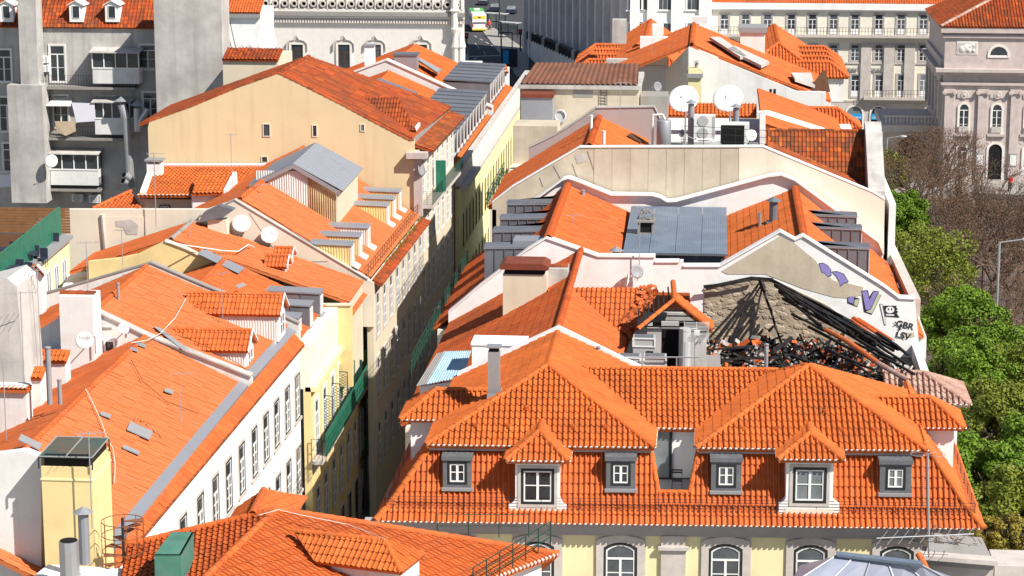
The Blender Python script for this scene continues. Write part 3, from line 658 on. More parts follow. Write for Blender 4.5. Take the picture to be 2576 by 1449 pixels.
# the two big dormers
for (uc, ul, ur, ve, ua, va, gl) in ((1352, 1272, 1430, 1158, 1352, 1084, 'glass'), (2041, 1957, 2122, 1155, 2037, 1090, 'glass_pale')):
    b0 = 0.02; aL, ze = uvw(ul, ve+1, b0); aR, _ = uvw(ur, ve, b0); ac = (aL+aR)/2; hw = (aR-aL)/2
    _, zap = uvw(ua, va, b0+hw); hip(H1, p1, aL, aR, b0, 3.2, ze, zap, 'tile_new', sides='FLR')
    wf = W1(0.34); bw = hw-0.36
    D = MB()
    D.fbox(wf, ac-bw-0.0, ac+bw, -2.0, -0.04, ZB-0.4, ze-0.05)
    D.build('dormer_wall', 'white', H1)
    fr = MB(); inn = [(-0.67, 0.72), (-0.67, 2.16), (0.67, 2.16), (0.67, 0.72)]; zo = ze-0.08-2.5
    ringbox(fr, wf, ac, zo, inn, [(-bw, 0.1), (-bw, 2.5), (bw, 2.5), (bw, 0.1)], -0.05, 0.0); fr.build('dormer_front', 'white', H1)
    # scrolled foot on both sides
    for sg in (-1, 1):
        pts = [(bw-0.01, 0.95), (bw+0.04, 0.82), (bw+0.16, 0.7), (bw+0.27, 0.64), (bw+0.27, 0.02), (bw-0.01, 0.02)]
        MB().slab([wf(ac+sg*x, 0.0, zo+z) for x, z in pts], wf(0, -0.5, 0)-wf(0, 0, 0)).build('scroll_foot', 'white', H1)
    st = MB(); ringbox(st, wf, ac, zo, inn, [(-0.8, 0.56), (-0.8, 2.3), (0.8, 2.3), (0.8, 0.56)], 0.0, 0.03); st.build('dormer_surround', 'stone', H1)
    MB().fbox(wf, ac-0.95, ac+0.95, 0.0, 0.012, zo+0.26, zo+0.48).build('apron', 'cream_pale', H1)
    MB().fbox(W1(0.16), ac-hw+0.1, ac+hw-0.1, -0.3, 0, ze-0.16, ze-0.05).build('dormer_eave_board', 'cornice_grey', H1)
    window(W1(0.38), ac, zo+0.8, 1.12, 1.28, H1, sur=None, outer='frame_dark', ow=0.11, cols=2, rows=2, fw=0.06, sill=False, glass=gl, name='dormer_window')
# facade: arched french windows and a pilaster
for u in (1136, 1352, 1561, 1826, 2040, 2257):
    a, z = uvw(u, 1356, 0.6); zt = 14.1-0.35
    window(w1, a, zt-2.45, 1.16, 2.45, H1, sur='stone', sw=0.3, rise=0.22, outer='frame_dark', ow=0.1, cols=2, rows=3, transom=0.76, glass='glass_mid', name='french_window', sill=False, fw=0.06)
    MB().fbox(w1, a-1.02, a+1.02, 0, 0.008, 9.0, 14.13).build('window_bay', 'stone', H1)
a, z = uvw(1694, 1376, 0.6)
pm = MB(); pm.fbox(w1, a-0.5, a+0.5, 0, 0.12, 0, 14.16); pm.build('pilaster', 'stone', H1)
MB().fbox(w1, a-0.62, a+0.62, 0, 0.24, z-0.08, z+0.06).build('pilaster_band', 'stone', H1)
# sheet metal chimney on the left slope
q = P(1260, 1040, y=95.0)
t = thing('metal_chimney', 'tall square zinc chimney on the left slope of the mansard house', 'chimney', q)
q = p1(4.35, 4.6, 0)
MB().box((q.x-0.24, q.y-0.22, 17.9), (q.x+0.24, q.y+0.22, 20.75)).build('shaft', 'galv', t)
MB().box((q.x-0.2, q.y-0.18, 20.75), (q.x+0.2, q.y+0.18, 20.93)).build('neck', 'black', t)
MB().box((q.x-0.3, q.y-0.28, 20.93), (q.x+0.3, q.y+0.28, 21.0)).build('cap', 'galv', t)
MB().add([(q.x-0.36, q.y-0.36, 18.3), (q.x+0.36, q.y-0.36, 18.55), (q.x+0.28, q.y+0.3, 19.1), (q.x-0.28, q.y+0.3, 18.9), (q.x-0.26, q.y-0.26, 19.0), (q.x+0.26, q.y-0.26, 19.0), (q.x+0.26, q.y+0.26, 19.2), (q.x-0.26, q.y+0.26, 19.2)],
         [(0, 1, 5, 4), (1, 2, 6, 5), (2, 3, 7, 6), (3, 0, 4, 7)]).build('flashing', 'lead', t)
# ================================================================ R2: the burnt house
H2 = thing('burnt_house', 'fire damaged house with half its tiled roof gone and charred rafters', 'house', (-1, 110, 0))
Y2a, Y2b, Y3 = 103.6, 114.5, 124.3
XR2 = -6.88; ZR2 = 19.45
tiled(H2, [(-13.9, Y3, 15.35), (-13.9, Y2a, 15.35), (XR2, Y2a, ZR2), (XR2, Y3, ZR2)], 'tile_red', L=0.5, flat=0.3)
tiled(H2, [(-4.0, Y2a, 17.9), (-4.0, 110.5, 17.9), (XR2, Y2b, ZR2), (XR2, Y2a, ZR2)], 'tile_mid', L=0.5, e0=(0, 1, 0))
ridge(H2, (XR2, Y2a, ZR2+0.04), (XR2, Y3, ZR2+0.04), 0.15, 0.42, 'tile_red')
F2 = plane3((-6, Y2b, 19.4), (0, Y2b, 19.4), (0, 109.2, 16.75))
tiled(H2, PP([(1536, 926), (1565, 900), (1625, 765), (1612, 724), (1430, 724), (1434, 770)], pl=F2), 'tile_mid', e0=(1, 0, 0), w=0.24, L=0.44)
MB().slab([(XR2, Y2b+0.1, 19.3), (-1.0, Y2b+0.1, 19.3), (-1.0, Y3, 16.3), (XR2, Y3, 16.3)], (0, 0, -0.15)).build('rear_slope', 'tile_red', H2)
MB().slab([(-6.6, Y2a, 16.45), (0.55, Y2a, 16.45), (0.55, 113.5, 16.45), (-6.6, 113.5, 16.45)], (0, 0, -0.3)).build('flat_roof', 'concrete', H2)
MB().slab([(0.6, Y2a-3, 13.9), (11.4, Y2a-3, 13.9), (11.4, Y3, 13.9), (-2.0, Y3, 13.9), (-2.0, 113.5, 13.9), (0.6, 113.5, 13.9)], (0, 0, -0.3)).build('burnt_floor', 'gravel_dark', H2)
MB().slab([(11.1, Y2a-0.5, 0), (11.1, Y3, 0), (11.1, Y3, 14.6), (11.1, Y2a-0.5, 14.6)], (-0.4, 0, 0)).build('side_wall', 'white_old', H2)
MB().slab([(-13.6, Y2a-0.5, 0), (-13.6, Y3, 0), (-13.6, Y3, 15.3), (-13.6, Y2a-0.5, 15.3)], (0.4, 0, 0)).build('street_wall', 'cream_pale', H2)
MB().slab([(-6.0, 113.4, 13.6), (0.5, 113.4, 13.6), (0.5, 113.4, 16.4), (-6, 113.4, 16.4)], (0, 0.25, 0)).build('parapet', 'white_grimy', H2)
# small hut with a half burnt hipped roof on the flat roof
yh = 107.6
wl0 = P(1628, 930, y=yh); wr0 = P(1776, 930, y=yh); ze = P(1697, 826, y=yh).z; zb = 16.3
hut = MB()
for ua, ub, vt, vb in ((1628, 1664, 822, 945), (1708, 1776, 822, 945), (1664, 1708, 800, 826)):
    a = P(ua, vt, y=yh); b = P(ub, vt, y=yh); hut.slab([(a.x, yh, zb), (b.x, yh, zb), (b.x, yh, ze), (a.x, yh, ze)] if vb > 900 else [(a.x, yh, ze-0.05), (b.x, yh, ze-0.05), (b.x, yh, ze+0.3), (a.x, yh, ze+0.3)], (0, 0.25, 0))
hut.slab([(wl0.x, yh+0.25, zb), (wl0.x, yh+3.5, zb), (wl0.x, yh+3.5, ze), (wl0.x, yh+0.25, ze)], (0.2, 0, 0))
hut.slab([(wr0.x, yh+0.25, zb), (wr0.x, yh+3.5, zb), (wr0.x, yh+3.5, ze), (wr0.x, yh+0.25, ze)], (-0.2, 0, 0))
hut.slab([(wl0.x, yh+3.3, zb), (wr0.x, yh+3.3, zb), (wr0.x, yh+3.3, ze), (wl0.x, yh+3.3, ze)], (0, 0.2, 0))
hut.build('hut_wall', 'concrete_pale', H2)
MB().slab([(wl0.x+0.2, yh+1.2, zb), (wr0.x-0.2, yh+1.2, zb), (wr0.x-0.2, yh+1.2, ze), (wl0.x+0.2, yh+1.2, ze)], (0, 0.05, 0)).build('burnt_room', 'black', H2)
cpp = P(1722, 930, y=yh-0.35); MB().tube((cpp.x, yh-0.35, zb), (cpp.x, yh-0.35, ze+0.1), 0.27, 14).build('round_flue', 'plastic_grey', H2)
ap = P(1697, 752, y=yh+1.3); bk2 = P(1693, 707, y=yh+4.6); cl = P(1605, 826, y=yh-0.35); cr = P(1792, 828, y=yh-0.35)
ridge(H2, cl, ap, 0.11, 0.4, 'tile_new'); ridge(H2, cr, ap, 0.11, 0.4, 'tile_new'); ridge(H2, ap, bk2, 0.12, 0.4, 'tile_new')
q = cr+Vector((0.15, 4.6, 0)); tiled(H2, [cr+Vector((0, 0, -0.06)), cr+Vector((0, 1.7, -0.06)), bk2.lerp(ap, 0.4)-Vector((0, 0, 0.12)), ap-Vector((0, 0, 0.12))], 'tile_new', name='hut_roof')
sm = MB()
for k in range(7):
    t0 = k/7; sm.tube(cl.lerp(ap, t0)-Vector((0, -0.2, 0.1)), Vector((cl.x-0.1, cl.y+0.6+3.5*(1-t0*0.3), cl.z+0.1)).lerp(bk2, t0)-Vector((0, 0, 0.1)), 0.05, 4)
for k in range(4): sm.tube(cl.lerp(ap, 0.15+k*0.18)-Vector((0, 0, 0.12)), cr.lerp(ap, 0.15+k*0.18)-Vector((0, 0, 0.12)), 0.045, 4)
sm.build('hut_rafter', 'char', H2)
# masonry firewall of the next house, exposed by the fire, is built with R3
def debris(name, label, n, area, zf, mtl, sz, seed, flat=0.4):
    rs = random.Random(seed); mb = MB()
    for _ in range(n):
        u, v = area(rs); c = P(u, v, z=zf(u, v)); L_ = sz(rs)
        d = Vector((rs.uniform(-1, 1), rs.uniform(-1, 1), rs.uniform(-0.45, 0.45))).normalized(); s_ = d.orthogonal().normalized(); n_ = d.cross(s_)
        a, b, h = d*L_[0], s_*L_[1], n_*L_[2]
        mb.add([c-a-b-h, c+a-b-h, c+a+b-h, c-a+b-h, c-a-b+h, c+a-b+h, c+a+b+h, c-a+b+h], [(0, 3, 2, 1), (4, 5, 6, 7), (0, 1, 5, 4), (1, 2, 6, 5), (2, 3, 7, 6), (3, 0, 4, 7)])
    o = mb.build(name, mtl, H2); o['kind'] = 'stuff'; o['label'] = label; return o
def burn_area(rs):
    while True:
        u = rs.uniform(1780, 2290); v = rs.uniform(835, 960)
        top = 872 if u < 1900 else 855 if u < 2010 else 855+(u-2010)*0.28
        if v > top-rs.uniform(0, 15): return u, v
zfl = lambda u, v: 14.6+0.5*math.sin(u*0.021)*math.cos(v*0.03)+0.35*math.sin(u*0.05+1)
debris('charred_timber', 'heap of charred timber scraps', 520, burn_area, lambda u, v: zfl(u, v)+random.uniform(0, 0.5), 'char', lambda r: (r.uniform(0.25, 0.9), 0.05, 0.035), 3)
debris('broken_tile', 'scattered broken orange tiles', 560, burn_area, lambda u, v: zfl(u, v)+random.uniform(0, 0.5), 'tile_red', lambda r: (r.uniform(0.1, 0.3), r.uniform(0.07, 0.14), 0.014), 4)
debris('ash_rubble', 'pale ash and plaster rubble', 760, burn_area, lambda u, v: zfl(u, v)+random.uniform(0.05, 0.5), 'ash', lambda r: (r.uniform(0.06, 0.25), r.uniform(0.04, 0.12), r.uniform(0.02, 0.07)), 5)
def edge_area(rs):
    t = rs.random(); u = 1640-t*100+rs.uniform(-22, 16); v = 725+t*165+rs.uniform(-14, 14); return u, v
debris('loose_tile', 'loose tiles slipping off the broken roof edge', 150, edge_area, lambda u, v: P(u, v, pl=F2).z+0.02+random.uniform(0, 0.06), 'tile_mid', lambda r: (r.uniform(0.12, 0.22), r.uniform(0.07, 0.11), 0.012), 6)
# charred beams one can tell apart: (u,v,y) -> (u,v,y)
BE = [((1912, 712, 123.9), (1797, 866, 121.5), 0.075), ((1915, 720, 123.8), (1857, 812, 122.5), 0.05), ((1917, 725, 123.8), (1888, 855, 121.5), 0.065), ((1920, 725, 123.8), (1967, 868, 121), 0.075), ((1912, 705, 123.6), (1924, 735, 123.4), 0.15),
      ((1905, 700, 123.9), (1770, 722, 123.9), 0.09), ((1940, 703, 123.6), (2145, 812, 121), 0.12), ((1950, 715, 123.3), (2190, 850, 117), 0.1), ((1960, 735, 123), (2205, 868, 116), 0.09), ((1970, 750, 122.8), (2250, 905, 113), 0.1),
      ((1993, 790, 121), (2080, 835, 117), 0.08), ((2035, 822, 119), (2260, 940, 108.5), 0.09), ((2150, 862, 117), (2300, 940, 109), 0.09), ((2120, 800, 121.2), (2260, 880, 116), 0.09), ((2060, 780, 121.8), (2200, 862, 116.5), 0.08),
      ((1945, 885, 112), (1990, 850, 116), 0.12), ((2155, 915, 109), (2085, 880, 112), 0.08), ((2200, 930, 107.5), (2110, 895, 110), 0.07), ((2130, 905, 110), (2190, 940, 106.5), 0.07), ((1780, 880, 116), (1900, 872, 117), 0.07), ((1800, 905, 113), (1960, 900, 113.5), 0.08), ((2000, 900, 112), (2120, 935, 107.5), 0.09),
      ((2205, 835, 119.5), (2285, 895, 114), 0.09), ((2190, 855, 117.5), (2280, 915, 111.5), 0.09)]
rs = random.Random(11)
for i in range(26):
    t0 = i/25; u0 = 1950+t0*190+rs.uniform(-8, 8); v0 = 712+t0*105+rs.uniform(-5, 14); ln = rs.uniform(0.45, 1.0); BE.append(((u0, v0, 123.6-t0*2), (u0+150*ln+rs.uniform(-20, 20), v0+95*ln+rs.uniform(-6, 12), 123.6-t0*2-9*ln), rs.uniform(0.05, 0.09)))
for (a, b, r) in BE:
    p0 = P(a[0], a[1], y=a[2]); p1_ = P(b[0], b[1], y=b[2])
    d = (p1_-p0).normalized(); s_ = d.cross(Vector((0, 0, 1))).normalized(); n_ = s_.cross(d); mb = MB()
    n = 5; prev = None; V = []
    for i in range(n+1):
        c = p0.lerp(p1_, i/n)+s_*rs.uniform(-0.03, 0.03)+n_*rs.uniform(-0.03, 0.03); k = 0.72*r*rs.uniform(0.7, 1.1)
        V += [c+s_*k+n_*k, c-s_*k+n_*k, c-s_*k-n_*k, c+s_*k-n_*k]
    Fc = [(i*4+j, i*4+(j+1) % 4, i*4+4+(j+1) % 4, i*4+4+j) for i in range(n) for j in range(4)]+[(3, 2, 1, 0), (n*4, n*4+1, n*4+2, n*4+3)]
    mb.add(V, Fc).build('charred_beam', 'char', H2)
slab('char_crust', PP([(1775, 720), (1890, 696), (1945, 700), (1945, 706), (1890, 704), (1778, 728)], y=Y3-0.1), (0, 0.08, 0), 'char', H2)
# surviving hip of ridge tiles running down to the right corner, tile strip along the firewall
hp = [P(2080, 832, y=116.5), P(2130, 858, y=113.5), P(2210, 915, y=108), P(2285, 958, y=104.5)]
for a, b, m_ in zip(hp[:-1], hp[1:], ('tile_mid', 'tile_mid', 'tile_grey')): ridge(H2, a, b, 0.15, 0.45, m_)
st_ = [P(2140, 810, y=123.2), P(2205, 850, y=121), P(2232, 878, y=118.5), P(2246, 862, y=121.5), P(2150, 800, y=123.9)]
for k, (a, b) in enumerate((((2136, 812, 122.6), (2205, 862, 118.5)), ((2142, 806, 123.0), (2220, 862, 119.3)), ((2148, 800, 123.4), (2235, 858, 120.2)), ((2160, 803, 123.7), (2247, 858, 120.8)))):
    ridge(H2, P(a[0], a[1], y=a[2]), P(b[0], b[1], y=b[2]), 0.11, 0.42, 'tile_red')
# right corner roof, pale tiles
cz = 15.6
def pc(a, b, z): return Vector((a, b, z))
hip(H2, pc, 8.2, 12.1, 108.4, 112.4, cz-0.05, cz+0.95, 'tile_grey', ridge_dir='x', fronthip=False, backhip=True, sides='FR', w=0.26)
MB().slab([(8.6, 108.8, 9), (11.6, 108.8, 9), (11.6, 108.8, cz-0.1), (8.6, 108.8, cz-0.1)], (0, 3.2, 0)).build('corner_wall', 'white_old', H2)
# chimneys and parapets at the left edge
cz0 = P(1265, 830, y=117.0)
t = thing('party_wall_chimney', 'broad cream chimney stack with dark red hood beside the burnt house', 'chimney', (cz0.x+1, 117.5, 15))
a = P(1265, 690, y=117.0); b = P(1375, 690, y=117.0)
MB().box((a.x, 117.0, 15.0), (b.x, 118.6, a.z)).build('stack', 'cream', t)
MB().box((a.x+0.1, 117.1, a.z), (b.x-0.1, 118.4, a.z+0.28)).build('vent_gap', 'black', t)
MB().slab([(a.x-0.15, 116.8, a.z+0.28), (b.x+0.1, 116.8, a.z+0.28), (b.x+0.1, 116.8, a.z+0.45), (b.x-0.2, 116.8, a.z+0.6), (a.x+0.1, 116.8, a.z+0.6), (a.x-0.15, 116.8, a.z+0.45)], (0, 1.9, 0)).build('hood', 'rust_red', t)
a = P(1376, 676, y=118.0); b = P(1428, 676, y=118.0)
t = thing('low_chimney', 'weathered low chimney stub with broken tiles on top, right of the cream stack', 'chimney', (a.x+0.5, 118.5, 17))
MB().box((a.x, 118.0, 16.0), (b.x, 119.3, a.z)).build('stack', 'white_grimy', t)
ridge(t, (a.x, 118.5, a.z+0.05), (b.x, 118.5, a.z+0.05), 0.14, 0.4, 'tile_old')
# red lean-to next to the stack
tiled(H2, [P(1372, 762, y=115.6), P(1418, 762, y=115.6), P(1425, 727, y=117.2), P(1380, 727, y=117.2)], 'tile_red', L=0.4, name='lean_to_roof')
# white block and blue sheet lean-to at the street side
y4 = 104.0
a = P(1187, 868, y=y4); b = P(1320, 866, y=y4)
t = thing('white_parapet_block', 'plain white rendered parapet block behind the zinc chimney', 'parapet', (a.x+1, y4, 15))
MB().box((a.x, y4, 14.5), (b.x, y4+1.6, a.z)).build('block', 'white', t)
MB().box((a.x-0.05, y4-0.05, a.z), (b.x+0.05, y4+1.65, a.z+0.08)).build('coping', 'white', t)
t = thing('sheet_lean_to', 'lean-to shed with pale blue corrugated sheet roof above the dark street', 'shed', P(1120, 950, y=105))
c4 = [P(1065, 968, y=103.2), P(1165, 948, y=103.2), P(1186, 882, y=107.5), P(1118, 884, y=107.5)]
def corrug(name, quad, n, amp, mtl, parent, sub=4):
    """corrugated sheet over a quad a-b-c-d (waves run from a-b to d-c)"""
    a, b, c, d = [Vector(x) for x in quad]; nn = (b-a).cross(d-a).normalized(); V = []; m = n*sub
    for i in range(m+1):
        t_ = i/m; h = amp*math.sin(2*math.pi*t_*n); V += [a.lerp(b, t_)+nn*h, d.lerp(c, t_)+nn*h]
    return raw(name, V, [(2*i, 2*i+2, 2*i+3, 2*i+1) for i in range(m)], mtl, parent, True)
corrug('sheet_roof', c4, 14, 0.025, 'sheet_blue', t)
c5 = [P(1046, 972, y=103.0), P(1072, 966, y=103.0), P(1120, 884, y=107.4), P(1098, 890, y=107.4)]
corrug('old_sheet', c5, 4, 0.03, 'concrete', t)
w0 = P(1056, 985, y=103.6); w1_ = P(1186, 952, y=103.6)
MB().slab([(w0.x, 103.6, 13.5), (w1_.x, 103.6, 13.5), (w1_.x, 103.6, w1_.z-0.02), (w0.x, 103.6, P(1056, 970, y=103.6).z-0.05)], (0, 0.3, 0)).build('wall', 'white', t)
# air conditioners behind the ridge of the front house
WA = wallframe((0, 104.6, 0), (1, 0, 0))
for (u0, u1, v0, v1, yy, lb) in ((1592, 1648, 851, 905, 105.6, 'tall grey air conditioner box against the burnt hut'), (1555, 1612, 899, 940, 104.0, 'low air conditioner box, left of the pair behind the orange ridge'), (1619, 1676, 899, 940, 104.0, 'low air conditioner box, right of the pair behind the orange ridge')):
    a = P(u0, v1, y=yy); b = P(u1, v0, y=yy)
    t = thing('air_conditioner', lb, 'air conditioner', (a.x+0.5, yy, 16.45), 'rooftop air conditioners behind the front house')
    MB().box((a.x, yy, 16.5), (b.x, yy+0.75, b.z)).build('casing', 'plastic_grey', t)
    mm = MB(); W_ = wallframe((a.x, yy, 0), (1, 0, 0)); w_ = b.x-a.x
    ringbox(mm, W_, w_/2, b.z-0.42, [(-w_/2+0.05, 0.05), (-w_/2+0.05, 0.37), (w_/2-0.05, 0.37), (w_/2-0.05, 0.05)], [(-w_/2-0.03, 0), (-w_/2-0.03, 0.42), (w_/2+0.03, 0.42), (w_/2+0.03, 0)], 0.0, 0.04); mm.build('panel_frame', 'plastic_white', t)
    MB().box((a.x+0.08, yy+0.08, b.z), (b.x-0.08, yy+0.67, b.z+0.03)).build('top_grille', 'casing_grey', t)
    if v0 < 880: MB().fbox(W_, w_*0.6, w_*0.92, 0, 0.02, b.z-0.78, b.z-0.6).build('side_grille', 'black', t)
a = P(1545, 898, y=103.8); b = P(1760, 899, y=103.8)
tag(MB().tube(a, b, 0.035, 6).tube(P(1702, 899, y=103.8), P(1702, 930, y=103.8), 0.03, 6).build('steel_rail', 'galv'), 'thin white steel rail in front of the air conditioners', 'rail')
for u, v0, v1, yy, lb in ((1505, 875, 930, 103.2, 'shiny steel flue pipe left of the air conditioners'), (1927, 868, 925, 104.0, 'shiny steel flue pipe in front of the burnt debris')):
    f_ = P(u, v1, y=yy); g_ = P(u, v0, y=yy); t = pipe((f_.x, yy, f_.z), g_.z-f_.z, 0.09, lb, mt='galv', name='flue_pipe', cat='flue pipe')
    for k in range(4): MB().lathe((f_.x, yy, g_.z-0.12-0.07*k), [(0.09, 0), (0.115, 0.02), (0.09, 0.04)], 10).build('flue_ring', 'galv', t)
# panel antenna by the hut
f_ = P(1747, 925, y=105.4); g_ = P(1748, 850, y=105.4); t = thing('panel_antenna', 'white grid panel antenna on a thin mast beside the burnt hut', 'antenna', f_)
MB().tube(f_, g_, 0.02, 6).build('mast', 'galv', t)
gm = MB(); c = P(1752, 836, y=105.2)
for sgn in (-1, 1):
    for k in range(7): gm.tube(c+Vector((-0.55, 0, sgn*0.25-0.18+k*0.06)), c+Vector((0.55, 0, sgn*0.25-0.14+k*0.06)), 0.012, 4)
    for x in (-0.55, 0, 0.55): gm.tube(c+Vector((x, 0, sgn*0.25-0.2)), c+Vector((x, 0, sgn*0.25+0.24)), 0.014, 4)
gm.build('grid', 'plastic_white', t)
MB().box(c+Vector((-0.1, -0.2, -0.1)), c+Vector((0.15, 0, 0.1))).build('receiver', 'plastic_white', t)
# ================================================================ R3: house with zinc dormers
H3 = thing('zinc_dormer_house', 'house with twin orange roofs, blue metal flat roof and grey zinc dormers', 'house', (-1.7, 133, 0))
Y3b = 141.5; XLr, XRr, ZR3 = -8.65, 4.93, 20.0
XeL, XeR = -14.9, 11.35; zeL, zeR = 14.95, 14.95
R3rows = 0.5
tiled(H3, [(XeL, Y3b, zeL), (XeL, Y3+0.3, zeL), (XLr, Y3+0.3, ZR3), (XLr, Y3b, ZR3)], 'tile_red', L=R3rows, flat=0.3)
tiled(H3, [(-4.6, Y3+0.3, 18.25), (-4.6, Y3b, 18.25), (XLr, Y3b, ZR3), (XLr, Y3+0.3, ZR3)], 'tile_mid', L=R3rows, flat=0.45)
tiled(H3, [(0.75, Y3b, 18.2), (0.75, Y3+0.3, 18.2), (XRr, Y3+0.3, ZR3), (XRr, Y3b, ZR3)], 'tile_new', L=0.42, flat=0.3)
tiled(H3, [(XeR, Y3+0.3, zeR), (XeR, Y3b, zeR), (XRr, Y3b, ZR3), (XRr, Y3+0.3, ZR3)], 'tile_mid', L=R3rows, flat=0.4)
for x in (XLr, XRr): ridge(H3, (x, Y3+0.2, ZR3+0.05), (x, Y3b, ZR3+0.05), 0.2, 0.3, 'tile_mid')
# flat metal roof: corrugated sheets and zinc front
f0 = P(1567, 635, z=18.55); f1 = P(1830, 635, z=18.55)
zf1 = 18.85
for k in range(4):
    xa = f0.x+(f1.x-f0.x)*k/4; xb = f0.x+(f1.x-f0.x)*(k+1)/4-0.02
    corrug('roof_sheet', [(xa, f0.y, 18.55+0.002*k), (xb, f0.y, 18.55+0.002*k), (xb, Y3b-0.4, zf1+0.002*k), (xa, Y3b-0.4, zf1+0.002*k)], 12, 0.006, 'zinc_blue', H3)
MB().slab([(f0.x+0.1, f0.y+0.25, 17.0), (f1.x-0.1, f0.y+0.25, 17.0), (f1.x-0.1, f0.y+0.25, 18.5), (f0.x+0.1, f0.y+0.25, 18.5)], (0, 12, 0)).build('attic_wall', 'zinc', H3)
for k in range(9):
    xa = f0.x+0.15+(f1.x-f0.x-0.3)*k/8; MB().box((xa-0.02, f0.y+0.2, 17.0), (xa+0.02, f0.y+0.25, 18.48)).build('standing_seam', 'zinc', H3)
MB().box((f0.x-0.05, f0.y-0.06, 18.44), (f1.x+0.05, f0.y+0.02, 18.54)).build('gutter', 'zinc', H3)
# zinc dormers
def zdormer(xf, xb, y0, y1, zt, slope, side, win=True):
    """box dormer with a curved sheet top; front at xf, dying into the roof at xb; slope(x) = roof height"""
    n = 6; sgn = 1 if xf > xb else -1
    prof = [(y0, zt-0.1), (y0+0.06, zt-0.05), (y0+0.25, zt-0.01), ((y0+y1)/2, zt), (y1-0.25, zt-0.02), (y1, zt-0.1)]
    V = [(xf, y, z) for y, z in prof]+[(xb, y, z+0.1) for y, z in prof]; m = len(prof)
    raw('dormer_top', V, [(i, i+1, m+i+1, m+i) if sgn > 0 else (i+1, i, m+i, m+i+1) for i in range(m-1)], 'zinc', H3)
    xs = xf-sgn*0.06
    MB().slab([(xs, y0+0.06, slope(xs)-0.2), (xs, y0+0.06, zt-0.1), (xb, y0+0.06, zt-0.02), (xb, y0+0.06, slope(xb)-0.2)], (0, y1-y0-0.12, 0)).build('dormer_cheek', 'zinc', H3)
    MB().slab([(xf, y0, zt-0.17), (xb, y0, zt-0.09), (xb, y0, zt-0.03), (xf, y0, zt-0.11)], (0, 0.05, 0)).build('drip_edge', 'zinc_pale', H3)
    k = max(2, round(abs(xf-xb)/0.52))
    for i in range(k+1):
        x = xs+(xb-xs)*i/k; zlo = slope(x)-0.2
        if zt-0.3 > zlo: MB().box((x-0.02, y0+0.01, zlo), (x+0.02, y0+0.06, zt-0.12)).build('standing_seam', 'zinc', H3)
        if i < k+1: MB().tube((x, y0+0.05, zt-0.08), (x, y0+0.28, zt+0.0), 0.014, 4).build('top_seam', 'zinc', H3)
    Wd = wallframe((xf-sgn*0.05, y0 if sgn > 0 else y1, 0), (0, sgn, 0))
    window(Wd, (y1-y0)/2, slope(xf)+0.3, 0.8, max(0.7, zt-slope(xf)-0.75), H3, sur=None, cols=2, rows=2, sill=False, name='dormer_window')
kL = (ZR3-zeL)/(XLr-XeL); slL = lambda x: zeL+(x-XeL)*kL
for (u, v) in ((1279, 499), (1261.5, 535), (1245, 566), (1223.5, 606)):
    q = P(u, v, z=19.3); zdormer(q.x, -8.95, q.y-1.4, q.y, 19.3, slL, -1)
kR = (ZR3-zeR)/(XeR-XRr); slR = lambda x: zeR+(XeR-x)*kR
for (u, v) in ((2138, 487), (2154, 530), (2166, 561), (2185, 608)):
    q = P(u, v, z=19.3); zdormer(q.x, 5.2, q.y-1.4, q.y, 19.3, slR, 1)
# first dormer close to the left gable: low sheet roof
MB().slab([P(1288, 640, y=126.0), P(1322, 640, y=126), P(1366, 606, y=126), P(1290, 606, y=126)], (0, 1.6, 0)).build('sheet_cover', 'zinc_pale', H3)
# front firewall
FW = [(1128, 788), (1204, 724), (1323, 633), (1374, 601), (1389, 606), (1505, 647), (1648, 648), (1648, 661), (1709, 661), (1711, 656), (1719, 656), (1719, 672), (1810, 672), (1962, 585), (2000, 606), (2020, 596), (2222, 722), (2262, 752), (2302, 754), (2312, 870)]
pts = PP(FW, y=Y3); lo = [(pts[-1].x, Y3, 6), (pts[0].x, Y3, 6)]
slab('front_firewall', pts+lo, (0, 0.45, 0), 'white', H3)
cp = MB()
for (a, b) in zip(FW[:-1], FW[1:]):
    if a[0] in (2302,) or abs(a[0]-b[0]) < 9: continue
    p_ = P(*a, y=Y3); q_ = P(*b, y=Y3); cp.slab([p_+Vector((0, -0.08, 0.02)), q_+Vector((0, -0.08, 0.02)), q_+Vector((0, 0.6, 0.02)), p_+Vector((0, 0.6, 0.02))], (0, 0, 0.09))
cp.build('coping', 'white', H3)
# bare render patch and exposed rubble masonry
slab('bare_render', PP([(1815, 682), (1962, 594), (2000, 612), (2052, 655), (2066, 678), (2098, 706), (2130, 712), (2172, 722), (2170, 742), (2130, 750), (2098, 748), (2020, 726), (1925, 690), (1830, 690)], y=Y3-0.02), (0, 0.03, 0), 'beige', H3)
slab('rubble_backing', PP([(1772, 722), (1895, 696), (1945, 702), (2085, 770), (2215, 868), (2215, 900), (1772, 900)], y=Y3-0.05), (0, 0.06, 0), 'rubble_mortar', H3)
rs = random.Random(5); stm = []
for k in range(5):
    V = []; m = 7
    for i in range(m):
        t_ = 2*math.pi*i/m; r_ = rs.uniform(0.75, 1.05); V.append((r_*math.cos(t_), 0, r_*math.sin(t_)*0.62))
    V2 = [(x*0.7, -0.35, z*0.7) for x, _, z in V]
    me = bpy.data.meshes.new('stone'); me.from_pydata(V+V2, [], [tuple(range(2*m-1, m-1, -1))]+[(i, (i+1) % m, (i+1) % m+m, i+m) for i in range(m)]); me.materials.append(MATS['rubble']); stm.append(me)
FWm = next(o for o in H3.children if o.name.startswith('front_firewall'))
cnt = 0
